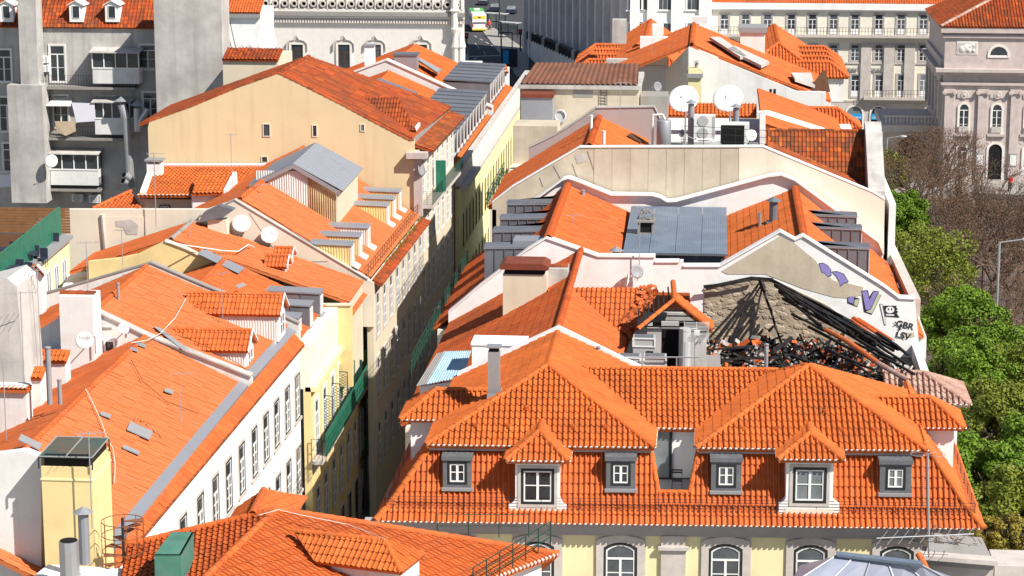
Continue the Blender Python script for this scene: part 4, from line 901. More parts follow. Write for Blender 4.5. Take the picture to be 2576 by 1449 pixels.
for _ in range(2500):
    u = rs.uniform(1776, 2200); v = rs.uniform(705, 892)
    top = 722-(u-1772)*0.21 if u < 1895 else 700+(u-1895)*0.5 if u < 2085 else 772+(u-2085)*0.74
    if v < top+5 or cnt >= 290: continue
    q = P(u, v, y=Y3-0.055); o = bpy.data.objects.new('stone', rs.choice(stm)); COL.objects.link(o); o.parent = FWm
    s_ = rs.uniform(0.12, 0.27); o.matrix_basis = Matrix.Translation(q) @ Matrix.Rotation(rs.uniform(-0.4, 0.4), 4, 'Y') @ Matrix.Diagonal((s_*rs.uniform(1, 1.5), s_*0.35, s_, 1)); cnt += 1
# graffiti, flat paint on the firewall
def gpoly(uv, mtl, d=0.03): slab('graffiti', PP(uv, y=Y3-d), (0, 0.006, 0), mtl, FWm)
def zuv(zx, zy): return (1932+zx/4, 724.5+zy/4)          # points read in the enlarged photo
def zup(zx, zy): return (1932+zx/4, 362.25+zy/4)
for fn, uv, mtl, d in (
    (zup, [(520, 1205), (560, 1203), (600, 1225), (630, 1265), (632, 1320), (600, 1330), (570, 1300), (540, 1290), (530, 1250)], 'spray_violet', 0.03),
    (zup, [(650, 1290), (700, 1287), (760, 1310), (805, 1385), (760, 1400), (725, 1430), (718, 1380), (690, 1330)], 'spray_violet', 0.03),
    (zuv, [(800, 90), (860, 88), (925, 108), (900, 190), (800, 150)], 'frame_dark', 0.022), (zuv, [(808, 95), (868, 92), (860, 160), (808, 140)], 'spray_violet', 0.03), (zuv, [(874, 118), (922, 112), (896, 184), (866, 170)], 'spray_green', 0.03),
    (zuv, [(938, 28), (1005, 22), (1020, 90), (1060, 28), (1140, 72), (1046, 268), (968, 240)], 'frame_dark', 0.022),
    (zuv, [(946, 36), (996, 30), (1022, 120), (1062, 36), (1108, 42), (1028, 215), (985, 222)], 'spray_violet', 0.03), (zuv, [(1112, 48), (1134, 74), (1046, 258), (985, 236), (1034, 218)], 'spray_green', 0.03),
    (zuv, [(1160, 178), (1300, 178), (1288, 195), (1308, 210), (1292, 225), (1312, 240), (1296, 255), (1325, 298), (1185, 285)], 'frame_dark', 0.024),
    (zuv, [(1122, 160), (1152, 160), (1192, 372), (1172, 376)], 'frame_dark', 0.022), (zuv, [(1128, 165), (1147, 165), (1187, 366), (1175, 370)], 'frame_white', 0.03)):
    pq = [fn(*q) for q in uv]; gpoly(pq, mtl, d)
    if mtl == 'spray_violet':
        cx = sum(q[0] for q in pq)/len(pq); cy = sum(q[1] for q in pq)/len(pq); gpoly([(cx+(a-cx)*1.12, cy+(b-cy)*1.12) for a, b in pq], 'frame_dark', d-0.006)
def ell(cx, cy, rx, ry, n=14): return [zuv(cx+rx*math.cos(2*math.pi*i/n), cy+ry*math.sin(2*math.pi*i/n)) for i in range(n)]
gpoly(ell(1228, 220, 44, 34), 'frame_white', 0.032); gpoly(ell(1212, 214, 7, 12), 'frame_dark', 0.038); gpoly(ell(1244, 214, 7, 12), 'frame_dark', 0.038)
gpoly([zuv(1188, 262), zuv(1270, 266), zuv(1268, 280), zuv(1188, 276)], 'frame_white', 0.032)
for txt, zx, zy, sz in ((':GBR', 1262, 378, 0.8), ('+', 1300, 430, 0.6), ('LSV', 1282, 490, 0.8)):
    lettering(txt, P(*zuv(zx, zy), y=Y3-0.045), (0.96, 0, -0.26), (0.2, 0, 0.98), 0.62*sz, 'frame_dark', FWm, bold=0.012)
slab('bare_spot', PP([zuv(1340, 455), zuv(1470, 445), zuv(1480, 490), zuv(1400, 505), zuv(1360, 530)], y=Y3-0.018), (0, 0.03, 0), 'beige', H3)
# back firewall with rounded coping
BW = [(1300, 530), (1354, 498), (1416, 452), (1430, 448), (1444, 452), (1538, 490), (1640, 491), (1660, 496), (1678, 507), (1700, 506), (1932, 444), (1965, 440), (1999, 453), (2209, 608), (2222, 640)]
pts = PP(BW, y=Y3b); slab('back_firewall', pts+[(pts[-1].x, Y3b, 10), (pts[0].x, Y3b, 10)], (0, 0.45, 0), 'white', H3)
cp = MB()
for a, b in zip(BW[:-1], BW[1:]):
    p_ = P(*a, y=Y3b); q_ = P(*b, y=Y3b); up_ = Vector((0, 0, 0.1)); cp.slab([p_+Vector((0, -0.3, 0)), q_+Vector((0, -0.3, 0)), q_+Vector((0, 0.5, 0)), p_+Vector((0, 0.5, 0))], up_)
cp.build('coping', 'white', H3)
# mitred flashing wall at the foot of the back firewall
# right stone parapet
pa = P(2218, 592, z=15.9); pb = P(2300, 752, z=15.9)
mb = MB().slab([(pa.x, pa.y, 15.9), (pa.x+0.55, pa.y, 15.9), (pb.x+0.35, pb.y, 15.9), (pb.x-0.2, pb.y, 15.9)], (0, 0, -1.3)); mb.build('street_parapet', 'stone', H3)
for k in range(6):
    q = pa.lerp(pb, (k+0.5)/6); MB().tube((q.x-0.15, q.y-0.3, 15.0), (q.x-0.5, q.y-0.5, 15.9), 0.03, 5).build('parapet_stay', 'galv', H3)
MB().slab([(11.5, Y3+0.5, 0), (11.5, Y3b, 0), (11.5, Y3b, 14.9), (11.5, Y3+0.5, 14.9)], (-0.4, 0, 0)).build('square_wall', 'white_old', H3)
MB().slab([(-14.6, Y3, 0), (-14.6, Y3b, 0), (-14.6, Y3b, 14.9), (-14.6, Y3, 14.9)], (0.4, 0, 0)).build('street_wall', 'cream_pale', H3)
railing(H3, [(-14.75, Y3-10, 14.9), (-14.75, Y3b, 14.9)], 1.0, 3, 1.3, 'green_dark', r=0.02, diag=True)
# chimney cowl of wire mesh on the metal roof
q = P(1625, 552, y=133.5)
t = thing('mesh_cowl_chimney', 'square chimney with domed wire mesh cowl on the blue metal roof', 'chimney', (q.x, 133.5, 18.6))
mb = MB()
for dx in (-0.4, 0.4):
    for dy in (-0.4, 0.4): mb.box((q.x+dx-0.06, 133.5+dy-0.06, 18.6), (q.x+dx+0.06, 133.5+dy+0.06, 19.35))
mb.box((q.x-0.46, 133.05, 18.6), (q.x+0.46, 133.95, 18.75)); mb.build('frame', 'concrete', t)
MB().box((q.x-0.38, 133.1, 18.7), (q.x+0.38, 133.9, 19.3)).build('opening', 'black', t)
MB().box((q.x-0.52, 132.95, 19.35), (q.x+0.52, 134.05, 19.45)).build('slab_cap', 'concrete', t)
mb = MB(); rs = random.Random(2)
for k in range(60):
    a = rs.uniform(0, 6.28); b = rs.uniform(0.1, 1.4); a2 = a+rs.uniform(-1.2, 1.2); b2 = b+rs.uniform(-0.4, 0.4)
    f = lambda a, b: (q.x+0.45*math.cos(a)*math.cos(b), 133.5+0.45*math.sin(a)*math.cos(b), 19.45+0.62*math.sin(max(0, b)))
    mb.tube(f(a, b), f(a2, b2), 0.025, 4)
mb.build('mesh_dome', 'concrete', t)
q = P(1550, 655, y=126.3); t = pipe((q.x, 126.3, 18.2), 0.75, 0.22, 'squat zinc vent with conical hat left of the blue metal roof', mt='zinc_pale', cone=True)
q = P(1945, 570, y=134.0); t = pipe((q.x, 134.0, 19.1), 1.35, 0.24, 'thick grey vent pipe with conical cap on the right orange slope', mt='zinc', cone=True, base=0.4)
q = P(1911, 580, y=134.0); pipe((q.x, 134.0, 18.9), 0.9, 0.09, 'thin steel vent pipe beside the thick grey one', mt='galv')
q = P(1466, 497, y=140.3); pipe((q.x, 140.3, 19.3), 0.55, 0.12, 'short grey vent near the far left ridge of the zinc dormer house', mt='zinc_pale')
antenna(P(1608, 672, y=124.0), 3.3, 'tall thin antenna mast in front of the blue metal roof', boom=0.5, n=3, el=0.2)
q = P(1603, 683, y=123.7); dish(q, 0.38, (0.5, -0.8, 0.35), 'small grey dish with print on the white firewall under the mast', mast=(q.x, 124.1, q.z-0.6), mt='dish_grey')
q = P(1576, 707, y=123.6); dish(q, 0.42, (-0.9, -0.1, 0.2), 'small white dish seen edge on beside the grey printed dish', mast=(q.x+0.3, 124.0, q.z-0.6))
# ================================================================ R4: house with the broad beige gable
H4 = thing('beige_gable_house', 'house with broad beige and white gable wall and crowded roof terrace', 'house', (-2, 148, 0))
Y4, Y4b = 142.2, 155.0
GW = [(1238, 510), (1288, 471), (1458, 371), (1920, 370), (2197, 485), (2226, 503)]
pts = PP(GW, y=Y4); slab('gable_wall', pts+[(pts[-1].x, Y4, 8), (pts[0].x, Y4, 8)], (0, 0.35, 0), 'beige', H4)
for k in range(9):
    u0 = 1495+k*45.5; u1 = u0+44.6
    a = P(u0, 374, y=Y4); b = P(u1, 374, y=Y4); slab('wall_panel', [(a.x, Y4-0.025, a.z-0.02), (b.x, Y4-0.025, b.z-0.02), (b.x, Y4-0.025, 17.5), (a.x, Y4-0.025, 17.5)], (0, 0.02, 0), 'beige', H4)
for (a, b) in (((1392, 417), (1412, 452)), ((1440, 412), (1452, 446)), ((1478, 380), (1510, 475)), ((1358, 446), (1366, 470)), ((1480, 384), (1490, 415))):
    p_ = P(*a, y=Y4-0.01); q_ = P(*b, y=Y4-0.01); MB().tube(p_, q_, 0.02, 4).build('wall_seam', 'concrete', H4)
slab('repair_patch', PP([(1446, 392), (1472, 383), (1476, 404), (1452, 413)], y=Y4-0.02), (0, 0.02, 0), 'concrete_pale', H4)
slab('white_render', PP([(1859, 371), (1920, 371), (2196, 486), (2224, 503), (2224, 640), (1859, 520)], y=Y4-0.03), (0, 0.03, 0), 'cream_pale', H4)
cp = MB()
for a, b in zip(GW[:-1], GW[1:]):
    p_ = P(*a, y=Y4); q_ = P(*b, y=Y4); cp.slab([p_+Vector((0, -0.06, 0)), q_+Vector((0, -0.06, 0)), q_+Vector((0, 0.42, 0)), p_+Vector((0, 0.42, 0))], (0, 0, 0.08))
cp.build('coping', 'white', H4)
XR4, ZR4 = -7.45, 22.25
tiled(H4, [(-13.6, Y4b, 18.35), (-13.6, Y4+0.4, 18.35), (XR4, Y4+0.4, ZR4), (XR4, Y4b, ZR4)], 'tile_mid', L=0.46, flat=0.3)
tiled(H4, [(-4.2, Y4+0.4, 20.75), (-4.2, Y4b, 20.75), (XR4, Y4b, ZR4), (XR4, Y4+0.4, ZR4)], 'tile_new', L=0.7, flat=0.5)
ridge(H4, (XR4, Y4+0.3, ZR4+0.04), (XR4, Y4b, ZR4+0.04), 0.2, 0.45, 'tile_red')
MB().slab([(-4.2, Y4+0.3, 20.7), (3.4, Y4+0.3, 20.7), (3.4, Y4b, 20.7), (-4.2, Y4b, 20.7)], (0, 0, -0.3)).build('roof_terrace', 'concrete', H4)
# old brown roof on the right: steep face towards the camera, right slope, end wall
yk = 148.0; ra = P(1936, 326, y=yk); rb = P(2180, 326, y=yk)
zk = ra.z
tiled(H4, [(ra.x-0.4, yk-3.2, zk-3.6), (rb.x, yk-3.2, zk-3.6), (rb.x, yk, zk), (ra.x-0.4, yk, zk)], 'tile_brown', w=0.24, L=0.36, flat=0.8)
ridge(H4, (ra.x-0.4, yk, zk+0.02), (rb.x, yk, zk+0.02), 0.1, 0.4, 'tile_brown')
gl = plane3(P(1932, 374, y=Y4+0.4)-Vector((0, 0, 0.1)), P(2190, 484, y=Y4+0.4)-Vector((0, 0, 0.1)), P(1932, 374, y=Y4+0.4)+Vector((0, 1, -0.1)))
a = P(1928, 372, y=Y4+0.4); b = P(2195, 486, y=Y4+0.4)
tiled(H4, [b+Vector((0, 0, -0.05)), b+Vector((0, 3.2, -0.05)), a+Vector((0, 3.2, -0.05)), a+Vector((0, 0, -0.05))], 'tile_brown', L=0.36, flat=0.8)
ew = MB(); x0 = P(2182, 400, y=144.0).x
pr_ = [(142.3, 18.6), (142.3, 19.75), (144.5, 21.2), (147.2, 22.9), (148.0, 23.15), (148.6, 22.9), (148.6, 12), (142.3, 12)]
ew.slab([(x0+0.02, y, z) for y, z in pr_], (1.0, 0, 0)); ew.build('end_wall', 'concrete_pale', H4)
MB().slab([(11.0, Y4, 0), (11.0, Y4b, 0), (11.0, Y4b, 19), (11.0, Y4, 19)], (-0.4, 0, 0)).build('square_wall', 'white_old', H4)
MB().slab([(-13.45, Y4, 0), (-13.45, Y4b, 0), (-13.45, Y4b, 18.3), (-13.45, Y4, 18.3)], (0.4, 0, 0)).build('street_wall', 'cream_pale', H4)
BW4 = [(1330, 372), (1400, 338), (1442, 312), (1500, 272), (1646, 270), (1660, 300)]
pts = PP(BW4, y=Y4b); slab('back_firewall', pts+[(pts[-1].x, Y4b, 15), (pts[0].x, Y4b, 15)], (0, 0.4, 0), 'render_mauve', H4)
cp = MB()
for a, b in zip(BW4[:-1], BW4[1:]):
    p_ = P(*a, y=Y4b); q_ = P(*b, y=Y4b); cp.slab([p_+Vector((0, -0.06, 0)), q_+Vector((0, -0.06, 0)), q_+Vector((0, 0.46, 0)), p_+Vector((0, 0.46, 0))], (0, 0, 0.09))
cp.build('back_coping', 'concrete_pale', H4)
railing(H4, [(-13.7, Y4, 18.2), (-13.7, Y4b, 18.2)], 1.0, 3, 1.2, 'green_dark', r=0.02, diag=True)
# terrace equipment
zt4 = 20.75
def foot(u, v, yy): q = P(u, v, y=yy); return q
for (u, v, lb, yy) in ((1719, 248, 'big white dish on the left of the pair on the roof terrace', 151.5), (1831, 247, 'big white dish on the right of the pair on the roof terrace', 151.5)):
    q = foot(u, v, yy); dish(q, 0.97, (-0.12, -0.72, 0.55), lb, mast=(q.x+0.15, yy+0.5, zt4), mast_r=0.06)
q = foot(1739, 262, 147.0); t = pipe((q.x, 147.0, zt4), q.z-zt4, 0.2, 'tall grey flue with pointed hat in front of the big dishes', mt='zinc_pale', cone=True, name='flue', cat='flue')
q = foot(1852, 268, 149.0); t = pipe((q.x, 149.0, zt4), q.z-zt4-0.1, 0.2, 'grey flue with pointed hat under the right big dish', mt='zinc_pale', cone=True, name='flue', cat='flue')
a = foot(1652, 304, 146.0); b = foot(1689, 304, 146.0); c = (a+b)/2; rr = (b.x-a.x)/2
t = thing('water_tank', 'upright grey steel tank with pipes on the roof terrace', 'tank', (c.x, 146, zt4))
MB().lathe((c.x, 146, zt4), [(rr, 0), (rr, a.z-zt4), (rr*0.92, a.z-zt4+0.06), (0.01, a.z-zt4+0.1)], 22).build('drum', 'zinc_pale', t, True)
for dx, h0, h1 in ((0.12, 0.1, 1.0), (-0.1, 0.4, 1.2)): MB().tube((c.x+dx, 146-rr-0.08, zt4+h0), (c.x+dx, 146-rr-0.08, zt4+h1), 0.07, 8).build('pipe', 'galv', t)
MB().path([Vector((c.x-rr-0.25, 146, zt4)), Vector((c.x-rr-0.25, 146, a.z+0.35)), Vector((c.x-0.1, 146, a.z+0.4)), Vector((c.x+0.05, 146, a.z+0.1))], 0.07, 8).build('elbow_pipe', 'plastic_white', t)
a = foot(1745, 350, 146.2); b = foot(1800, 290, 146.2)
ac_unit(wallframe((a.x, 146.2, 0), (1, 0, 0)), 0, -0.5, a.z, b.x-a.x, b.z-a.z, 0.5, 'tall white air conditioner with two round fans on the terrace', fans=2)
a = foot(1812, 363, 146.0); b = foot(1875, 313, 146.0)
t = thing('cooling_unit', 'boxy cooling unit with black grille right of the two fan unit', 'air conditioner', (a.x, 146, zt4))
MB().box((a.x, 146, zt4), (b.x+0.25, 147.2, b.z)).build('casing', 'plastic_white', t); MB().box((a.x+0.03, 145.97, zt4), (b.x-0.05, 146, b.z-0.06)).build('grille', 'black', t)
a = foot(1890, 372, 144.6); b = foot(1921, 282, 147.5)
t = tag(MB().slab([(b.x-0.25, 143.0, zt4), (b.x-0.25, 150.0, zt4), (b.x-0.25, 147.5, b.z), (b.x-0.25, 146.6, b.z)], (0.35, 0, 0)).build('terrace_wall', 'concrete_pale'), 'tapered grey wall fin at the right end of the roof terrace', 'wall')
q = foot(1715, 335, 144.0); dish(q, 0.24, (-0.6, -0.6, 0.3), 'small grey dish with print low in front of the fan unit', mast=(q.x+0.1, 144.2, zt4), mt='dish_grey', text='ZON')
q = foot(1890, 340, 144.0); dish(q, 0.36, (0.3, -0.8, 0.2), 'small white dish against the tapered wall fin', mast=(q.x, 144.4, zt4))
railing(H4, [P(1715, 360, y=143.4)-Vector((0, 0, 0.2)), P(1770, 362, y=143.4)-Vector((0, 0, 0.2)), P(1930, 372, y=143.4)-Vector((0, 0, 0.2))], 1.25, 3, 1.6, 'iron', r=0.018, name='terrace_railing')
rs = random.Random(8)
for k in range(4):
    a = foot(1722+k*3, 338+k*2, 144.0); b = foot(1800+k*5, 362, 143.8); cable([a, a.lerp(b, 0.3)+Vector((0, 0, -0.1)), a.lerp(b, 0.6)+Vector((0, 0, -0.15+0.05*k)), b], ('white cable dropping from the small printed dish, %s of four' % ('top', 'second', 'third', 'lowest')[k]), 0.015)
q = foot(1519, 352, 144.0); pipe((q.x, 144.0, q.z-0.1), 0.6, 0.1, 'short white vent on the slope right of the beige house ridge', mt='plastic_white')
q = foot(1487, 320, 149.0); pipe((q.x, 149.0, q.z), 0.7, 0.1, 'short white vent left of the beige house ridge', mt='plastic_white')
MB().slab(PP([(1578, 345), (1610, 362), (1620, 356), (1588, 338)], pl=plane3((-4.2, 143, 20.8), (-4.2, 155, 20.8), (XR4, 143, 22.3))), (0, 0, 0.12)).build('skylight', 'wood_dark', H4)
# ================================================================ left side of the street
def shift(pl, h): return (pl[0]+Vector((0, 0, h)), pl[1])
def coping(house, uv, y, mt, w0=0.08, w1=0.45, t=0.09, name='coping'):
    for a, b in zip(uv[:-1], uv[1:]):
        p_ = P(*a, y=y); q_ = P(*b, y=y)
        MB().slab([p_+Vector((0, -w0, 0)), q_+Vector((0, -w0, 0)), q_+Vector((0, w1, 0)), p_+Vector((0, w1, 0))], (0, 0, t)).build(name, mt, house)
def firewall(house, uv, y, mt, zlo=6, th=0.4, name='firewall'):
    pts = PP(uv, y=y); return slab(name, pts+[(pts[-1].x, y, zlo), (pts[0].x, y, zlo)], (0, th, 0), mt, house)
# ---- L1: white house (two tiled parcels)
LA = thing('white_street_house', 'long white house with many windows and big orange roof, nearest on the street', 'house', (-25, 97, 0))
xa, xb = -22.55, -21.56
def xf(y): return xa+(y-80)/40.8*(xb-xa)
slab('street_wall', [(xf(74), 74, 0), (xf(121), 121, 0), (xf(121), 121, 14.75), (xf(74), 74, 14.75)], (-0.4, 0, 0), 'white', LA)
WLA = wallframe((xf(80), 80, 0), (xb-xa, 40.8))
def onW(u, v, W=None, o=None, n=None): return P(u, v, pl=(W(0, 0, 0), W(0, 1, 0)-W(0, 0, 0)))
up_row = [(415, 1340), (458, 1292), (501, 1240), (539, 1195), (572, 1148), (605, 1106), (637, 1062), (666, 1022), (693, 990), (720, 955), (745, 922)]
for (u, v) in up_row:
    q = onW(u, v, WLA); a = (q-WLA(0, 0, 0)).length if False else (q-WLA(0, 0, q.z)).dot((WLA(1, 0, 0)-WLA(0, 0, 0)))
    window(WLA, a, 11.0, 1.0, 2.25, LA, sur='stone', sw=0.13, cols=2, rows=3, transom=0.68, outer='frame_dark', ow=0.08, proud=0.03, fw=0.05, name='tall_window')
    window(WLA, a, 7.0, 1.0, 2.3, LA, sur='stone', sw=0.13, cols=2, rows=3, transom=0.68, outer='frame_dark', ow=0.08, proud=0.03, fw=0.05, name='tall_window')
    if v < 1200: window(WLA, a, 3.2, 1.0, 2.3, LA, sur='stone', sw=0.13, cols=2, rows=3, transom=0.68, outer='frame_dark', ow=0.08, proud=0.03, fw=0.05, name='tall_window')
MB().slab([(xf(74)-0.05, 74, 14.5), (xf(121)-0.05, 121, 14.5), (xf(121)-0.05, 121, 14.8), (xf(74)-0.05, 74, 14.8)], (0.18, 0, 0)).build('cornice', 'white_old', LA)
XA, ZA = -27.35, 17.55
ga, gb = -22.95, 15.35
tiled(LA, [(ga, 80, gb), (ga+0.3, 110.4, gb), (XA+0.15, 110.4, ZA), (XA-0.1, 80, ZA)], 'tile_pale', L=0.62, flat=0.55)
slab('zinc_gutter_band', [(ga, 80, gb+0.07), (ga+0.45, 80, gb-0.1), (ga+0.75, 110.4, gb-0.1), (ga+0.3, 110.4, gb+0.07)], (0, 0, -0.1), 'zinc_pale', LA)
tiled(LA, [(xf(80)+0.2, 80, 14.78), (xf(121)+0.2, 121, 14.78), (ga+1.0, 121, 15.22), (ga+0.3, 80, 15.22)], 'tile_mid', L=0.4)
mb = MB()
for k in range(190): 
    y = 80+k*0.216; mb.tube((xf(y)+0.16, y, 14.78), (xf(y)+0.32, y, 14.73), 0.075, 5)
o = mb.build('eave_tiles', 'tile_brown', LA); o['kind'] = 'stuff'
tiled(LA, [(-32.2, 110.4, 15.4), (-32.2, 80, 15.4), (XA-0.1, 80, ZA), (XA+0.15, 110.4, ZA)], 'tile_mid', L=0.62, flat=0.25)
ridge(LA, (XA-0.1, 80, ZA+0.03), (XA+0.15, 110.4, ZA+0.03), 0.13, 0.42, 'tile_mid')
PLA = plane3((ga, 80, gb), (ga+0.3, 110.4, gb), (XA, 95, ZA))
# lead patches and slates on the big roof
for k, (u, v, w, h, rot) in enumerate(((425, 985, 22, 8, 0.35), (266, 1045, 26, 8, 0.35), (352, 1085, 62, 22, 0.42), (330, 1133, 44, 8, 0.4), (76, 1114, 58, 16, 0.45), (355, 868, 24, 7, 0.35), (337, 880, 20, 5, 0.3), (208, 1105, 24, 8, 0.3))):
    c, s_ = math.cos(rot), math.sin(rot)
    slab('lead_patch', PP([(u+(x*c-y*s_)*0.5, v+(x*s_+y*c)*0.5) for x, y in ((-w, -h), (w, -h), (w, h), (-w, h))], pl=shift(PLA, 0.12)), (0, 0, 0.05), 'lead' if k not in (5, 6) else 'zinc_pale', LA)
# gable wall between the two parcels, grey coping
Yg = 110.5
GA = [(40, 868), (148, 800), (232, 780), (300, 812), (370, 846), (500, 896), (632, 948)]
firewall(LA, GA, Yg, 'white_old', 14.5); coping(LA, GA[1:], Yg, 'concrete_pale', 0.1, 0.5, 0.08)
a = P(264, 865, y=Yg); Wg = wallframe((0, Yg, 0), (1, 0, 0)); window(Wg, P(276, 870, y=Yg).x, P(276, 882, y=Yg).z, 0.38, 0.45, LA, sur='white', sw=0.09, cols=1, rows=1, sill=False, frame='frame_dark', name='gable_window')
MB().fbox(Wg, P(253, 826, y=Yg).x, P(281, 826, y=Yg).x, 0, 0.03, P(253, 828, y=Yg).z, P(253, 823, y=Yg).z).build('vent_slot', 'concrete', LA)
# L1b roof
XB, ZB2 = -29.75, 18.72
ex_, ez_ = -22.55, 15.65
tiled(LA, [(ex_, 110.9, ez_), (ex_+0.3, 121.6, ez_), (XB, 121.6, ZB2), (XB, 110.9, ZB2)], 'tile_pale', L=0.62, flat=0.55)
tiled(LA, [(-35.0, 121.6, 16.4), (-35.0, 110.9, 16.4), (XB, 110.9, ZB2), (XB, 121.6, ZB2)], 'tile_mid', L=0.62, flat=0.25)
ridge(LA, (XB, 110.9, ZB2+0.03), (XB, 121.6, ZB2+0.03), 0.13, 0.42, 'tile_mid')
slab('zinc_gutter_band', [(ex_-0.05, 110.9, ez_-0.05), (ex_+0.42, 110.9, ez_-0.3), (ex_+0.72, 121.6, ez_-0.3), (ex_+0.25, 121.6, ez_-0.05)], (0, 0, -0.1), 'zinc_pale', LA)
PLB = plane3((ex_, 110.9, ez_), (ex_+0.3, 121.6, ez_), (XB, 115, ZB2))
def tdormer(house, uR, vR, vE, yc, hw, xback, hf, mtl='tile_mid', cheek='sheet_white', front='frame_white', pl=None):
    """gabled dormer facing the street (+x): ridge front at photo point (uR,vR)"""
    q = P(uR, vR, y=yc); xfr, zr = q.x, q.z; ze = P(uR, vE, y=yc-hw-0.15).z; ov = 0.15
    tiled(house, [(xback, yc-hw-ov, ze), (xfr, yc-hw-ov, ze), (xfr, yc, zr), (xback, yc, zr)], mtl, L=0.4, flat=0.8, name='dormer_roof')
    tiled(house, [(xfr, yc+hw+ov, ze), (xback, yc+hw+ov, ze), (xback, yc, zr), (xfr, yc, zr)], mtl, L=0.4, flat=0.8, name='dormer_roof')
    ridge(house, (xback, yc, zr+0.03), (xfr, yc, zr+0.03), 0.1, 0.42, mtl)
    xw = xfr-0.18; zb = ze-hf
    # front gable
    slab('dormer_front', [(xw, yc-hw, zb), (xw, yc+hw, zb), (xw, yc+hw, ze), (xw, yc, zr-0.06), (xw, yc-hw, ze)], (-0.12, 0, 0), front, house)
    Wd = wallframe((xw, yc-hw, 0), (0, 1, 0)); window(Wd, hw, zb+0.2, hw*1.2, hf-0.35, house, sur=None, cols=2, rows=2, sill=False, name='dormer_window')
    # bargeboards
    for sg in (-1, 1): slab('bargeboard', [(xfr+0.03, yc+sg*(hw+ov+0.05), ze-0.06), (xfr+0.03, yc, zr-0.02), (xfr+0.03, yc, zr+0.1), (xfr+0.03, yc+sg*(hw+ov+0.05), ze+0.06)], (-0.06, 0, 0), front, house)
    n = max(6, int((xw-xback)/0.14))
    corrug('dormer_cheek', [(xback, yc-hw, zb-0.6), (xw-0.1, yc-hw, zb-0.6), (xw-0.1, yc-hw, ze), (xback, yc-hw, ze)], n, 0.02, cheek, house)
tdormer(LA, 636, 831, 884, 113.0, 1.0, -27.4, 1.45)
tdormer(LA, 716, 741, 793, 118.9, 1.0, -27.0, 1.45)
for uv in (((478, 736), (488, 738), (560, 790), (548, 792)), ((385, 822), (402, 826), (474, 880), (460, 882))):
    slab('lead_flashing', PP([uv[0], uv[1], uv[2], uv[3]], pl=shift(PLB, 0.13)), (0, 0, 0.04), 'lead', LA)
for uv in (((508, 853), (528, 846), (535, 852), (512, 858)), ((592, 720), (612, 712), (620, 718), (600, 726))):
    slab('lead_patch', PP(uv, pl=shift(PLB, 0.13)), (0, 0, 0.03), 'lead', LA)
Y2g = 121.8
firewall(LA, [(95, 745), (380, 662), (520, 722), (720, 800), (752, 815)], Y2g, 'white_old', 14.5); coping(LA, [(95, 745), (380, 662), (520, 722), (720, 800), (752, 815)], Y2g, 'concrete', 0.05, 0.4, 0.06)
# ---- L1c: yellow house with the green balcony
LC = thing('green_balcony_house', 'yellow house with long green balcony and grey zinc dormers', 'house', (-24, 126, 0))
XC = -21.0
slab('street_wall', [(XC, 121.1, 0), (XC, 143.5, 0), (XC, 143.5, 12.3), (XC, 121.1, 12.3)], (-0.4, 0, 0), 'yellow', LC)
slab('attic_parapet', [(XC-0.02, 121.1, 12.3), (XC-0.02, 131, 12.3), (XC-0.02, 131, 14.65), (XC-0.02, 121.1, 14.65)], (-0.9, 0, 0), 'cream_white', LC)
MB().box((XC-0.3, 121.1, 12.15), (XC+0.3, 143.5, 12.4)).build('cornice', 'yellow_pale', LC)
tiled(LC, [(-21.7, 122.2, 14.75), (-21.7, 130.5, 14.75), (-27.4, 130.5, 17.35), (-27.4, 122.2, 17.35)], 'tile_mid', L=0.6, flat=0.55)
tiled(LC, [(-31.0, 130.5, 16.0), (-31.0, 122.2, 16.0), (-27.4, 122.2, 17.35), (-27.4, 130.5, 17.35)], 'tile_mid', L=0.6, flat=0.55)
ridge(LC, (-27.4, 122.2, 17.38), (-27.4, 130.5, 17.38), 0.13, 0.42, 'tile_mid')
def zbox(house, u, v, yc, hw, hf, xback, top='zinc_pale', cheek='zinc', seams=3):
    q = P(u, v, y=yc-hw); x, z = q.x, q.z
    MB().slab([(x+0.05, yc-hw-0.06, z), (x+0.05, yc+hw+0.06, z), (xback, yc+hw+0.06, z+0.12), (xback, yc-hw-0.06, z+0.12)], (0, 0, -0.08)).build('dormer_top', top, house)
    MB().box((xback, yc-hw, z-hf-0.9), (x, yc+hw, z-0.06)).build('dormer_cheek', cheek, house)
    for k in range(1, seams+1):
        xx = x+(xback-x)*k/(seams+0.5); MB().box((xx-0.02, yc-hw-0.04, z-hf-0.6), (xx+0.02, yc-hw, z-0.06)).build('standing_seam', cheek, house)
    Wd = wallframe((x, yc-hw, 0), (0, 1, 0)); window(Wd, hw, z-hf+0.1, hw*1.25, hf-0.35, house, sur=None, cols=2, rows=1, sill=False, name='dormer_window', frame='frame_white', glass='glass_pale')
    MB().slab([(x, yc-hw-0.05, z-hf+0.05), (x+0.5, yc-hw-0.05, z-hf-0.18), (x+0.5, yc+hw+0.05, z-hf-0.18), (x, yc+hw+0.05, z-hf+0.05)], (0, 0, -0.06)).build('lead_apron', 'lead', house)
for (u, v, yc) in ((748, 799, 123.4), (777, 768, 125.6), (803, 737, 128.6)): zbox(LC, u, v, yc, 0.62, 1.35, -25.2)
YY = 130.6
YW = [(222, 658), (300, 650), (345, 640), (390, 618), (415, 607), (470, 628), (532, 660), (704, 733), (806, 769), (884, 769)]
firewall(LC, YW, YY, 'yellow', 10, name='party_wall'); coping(LC, YW[4:], YY, 'cream', 0.08, 0.42, 0.07)
WLC = wallframe((XC, 121.1, 0), (0, 1, 0))
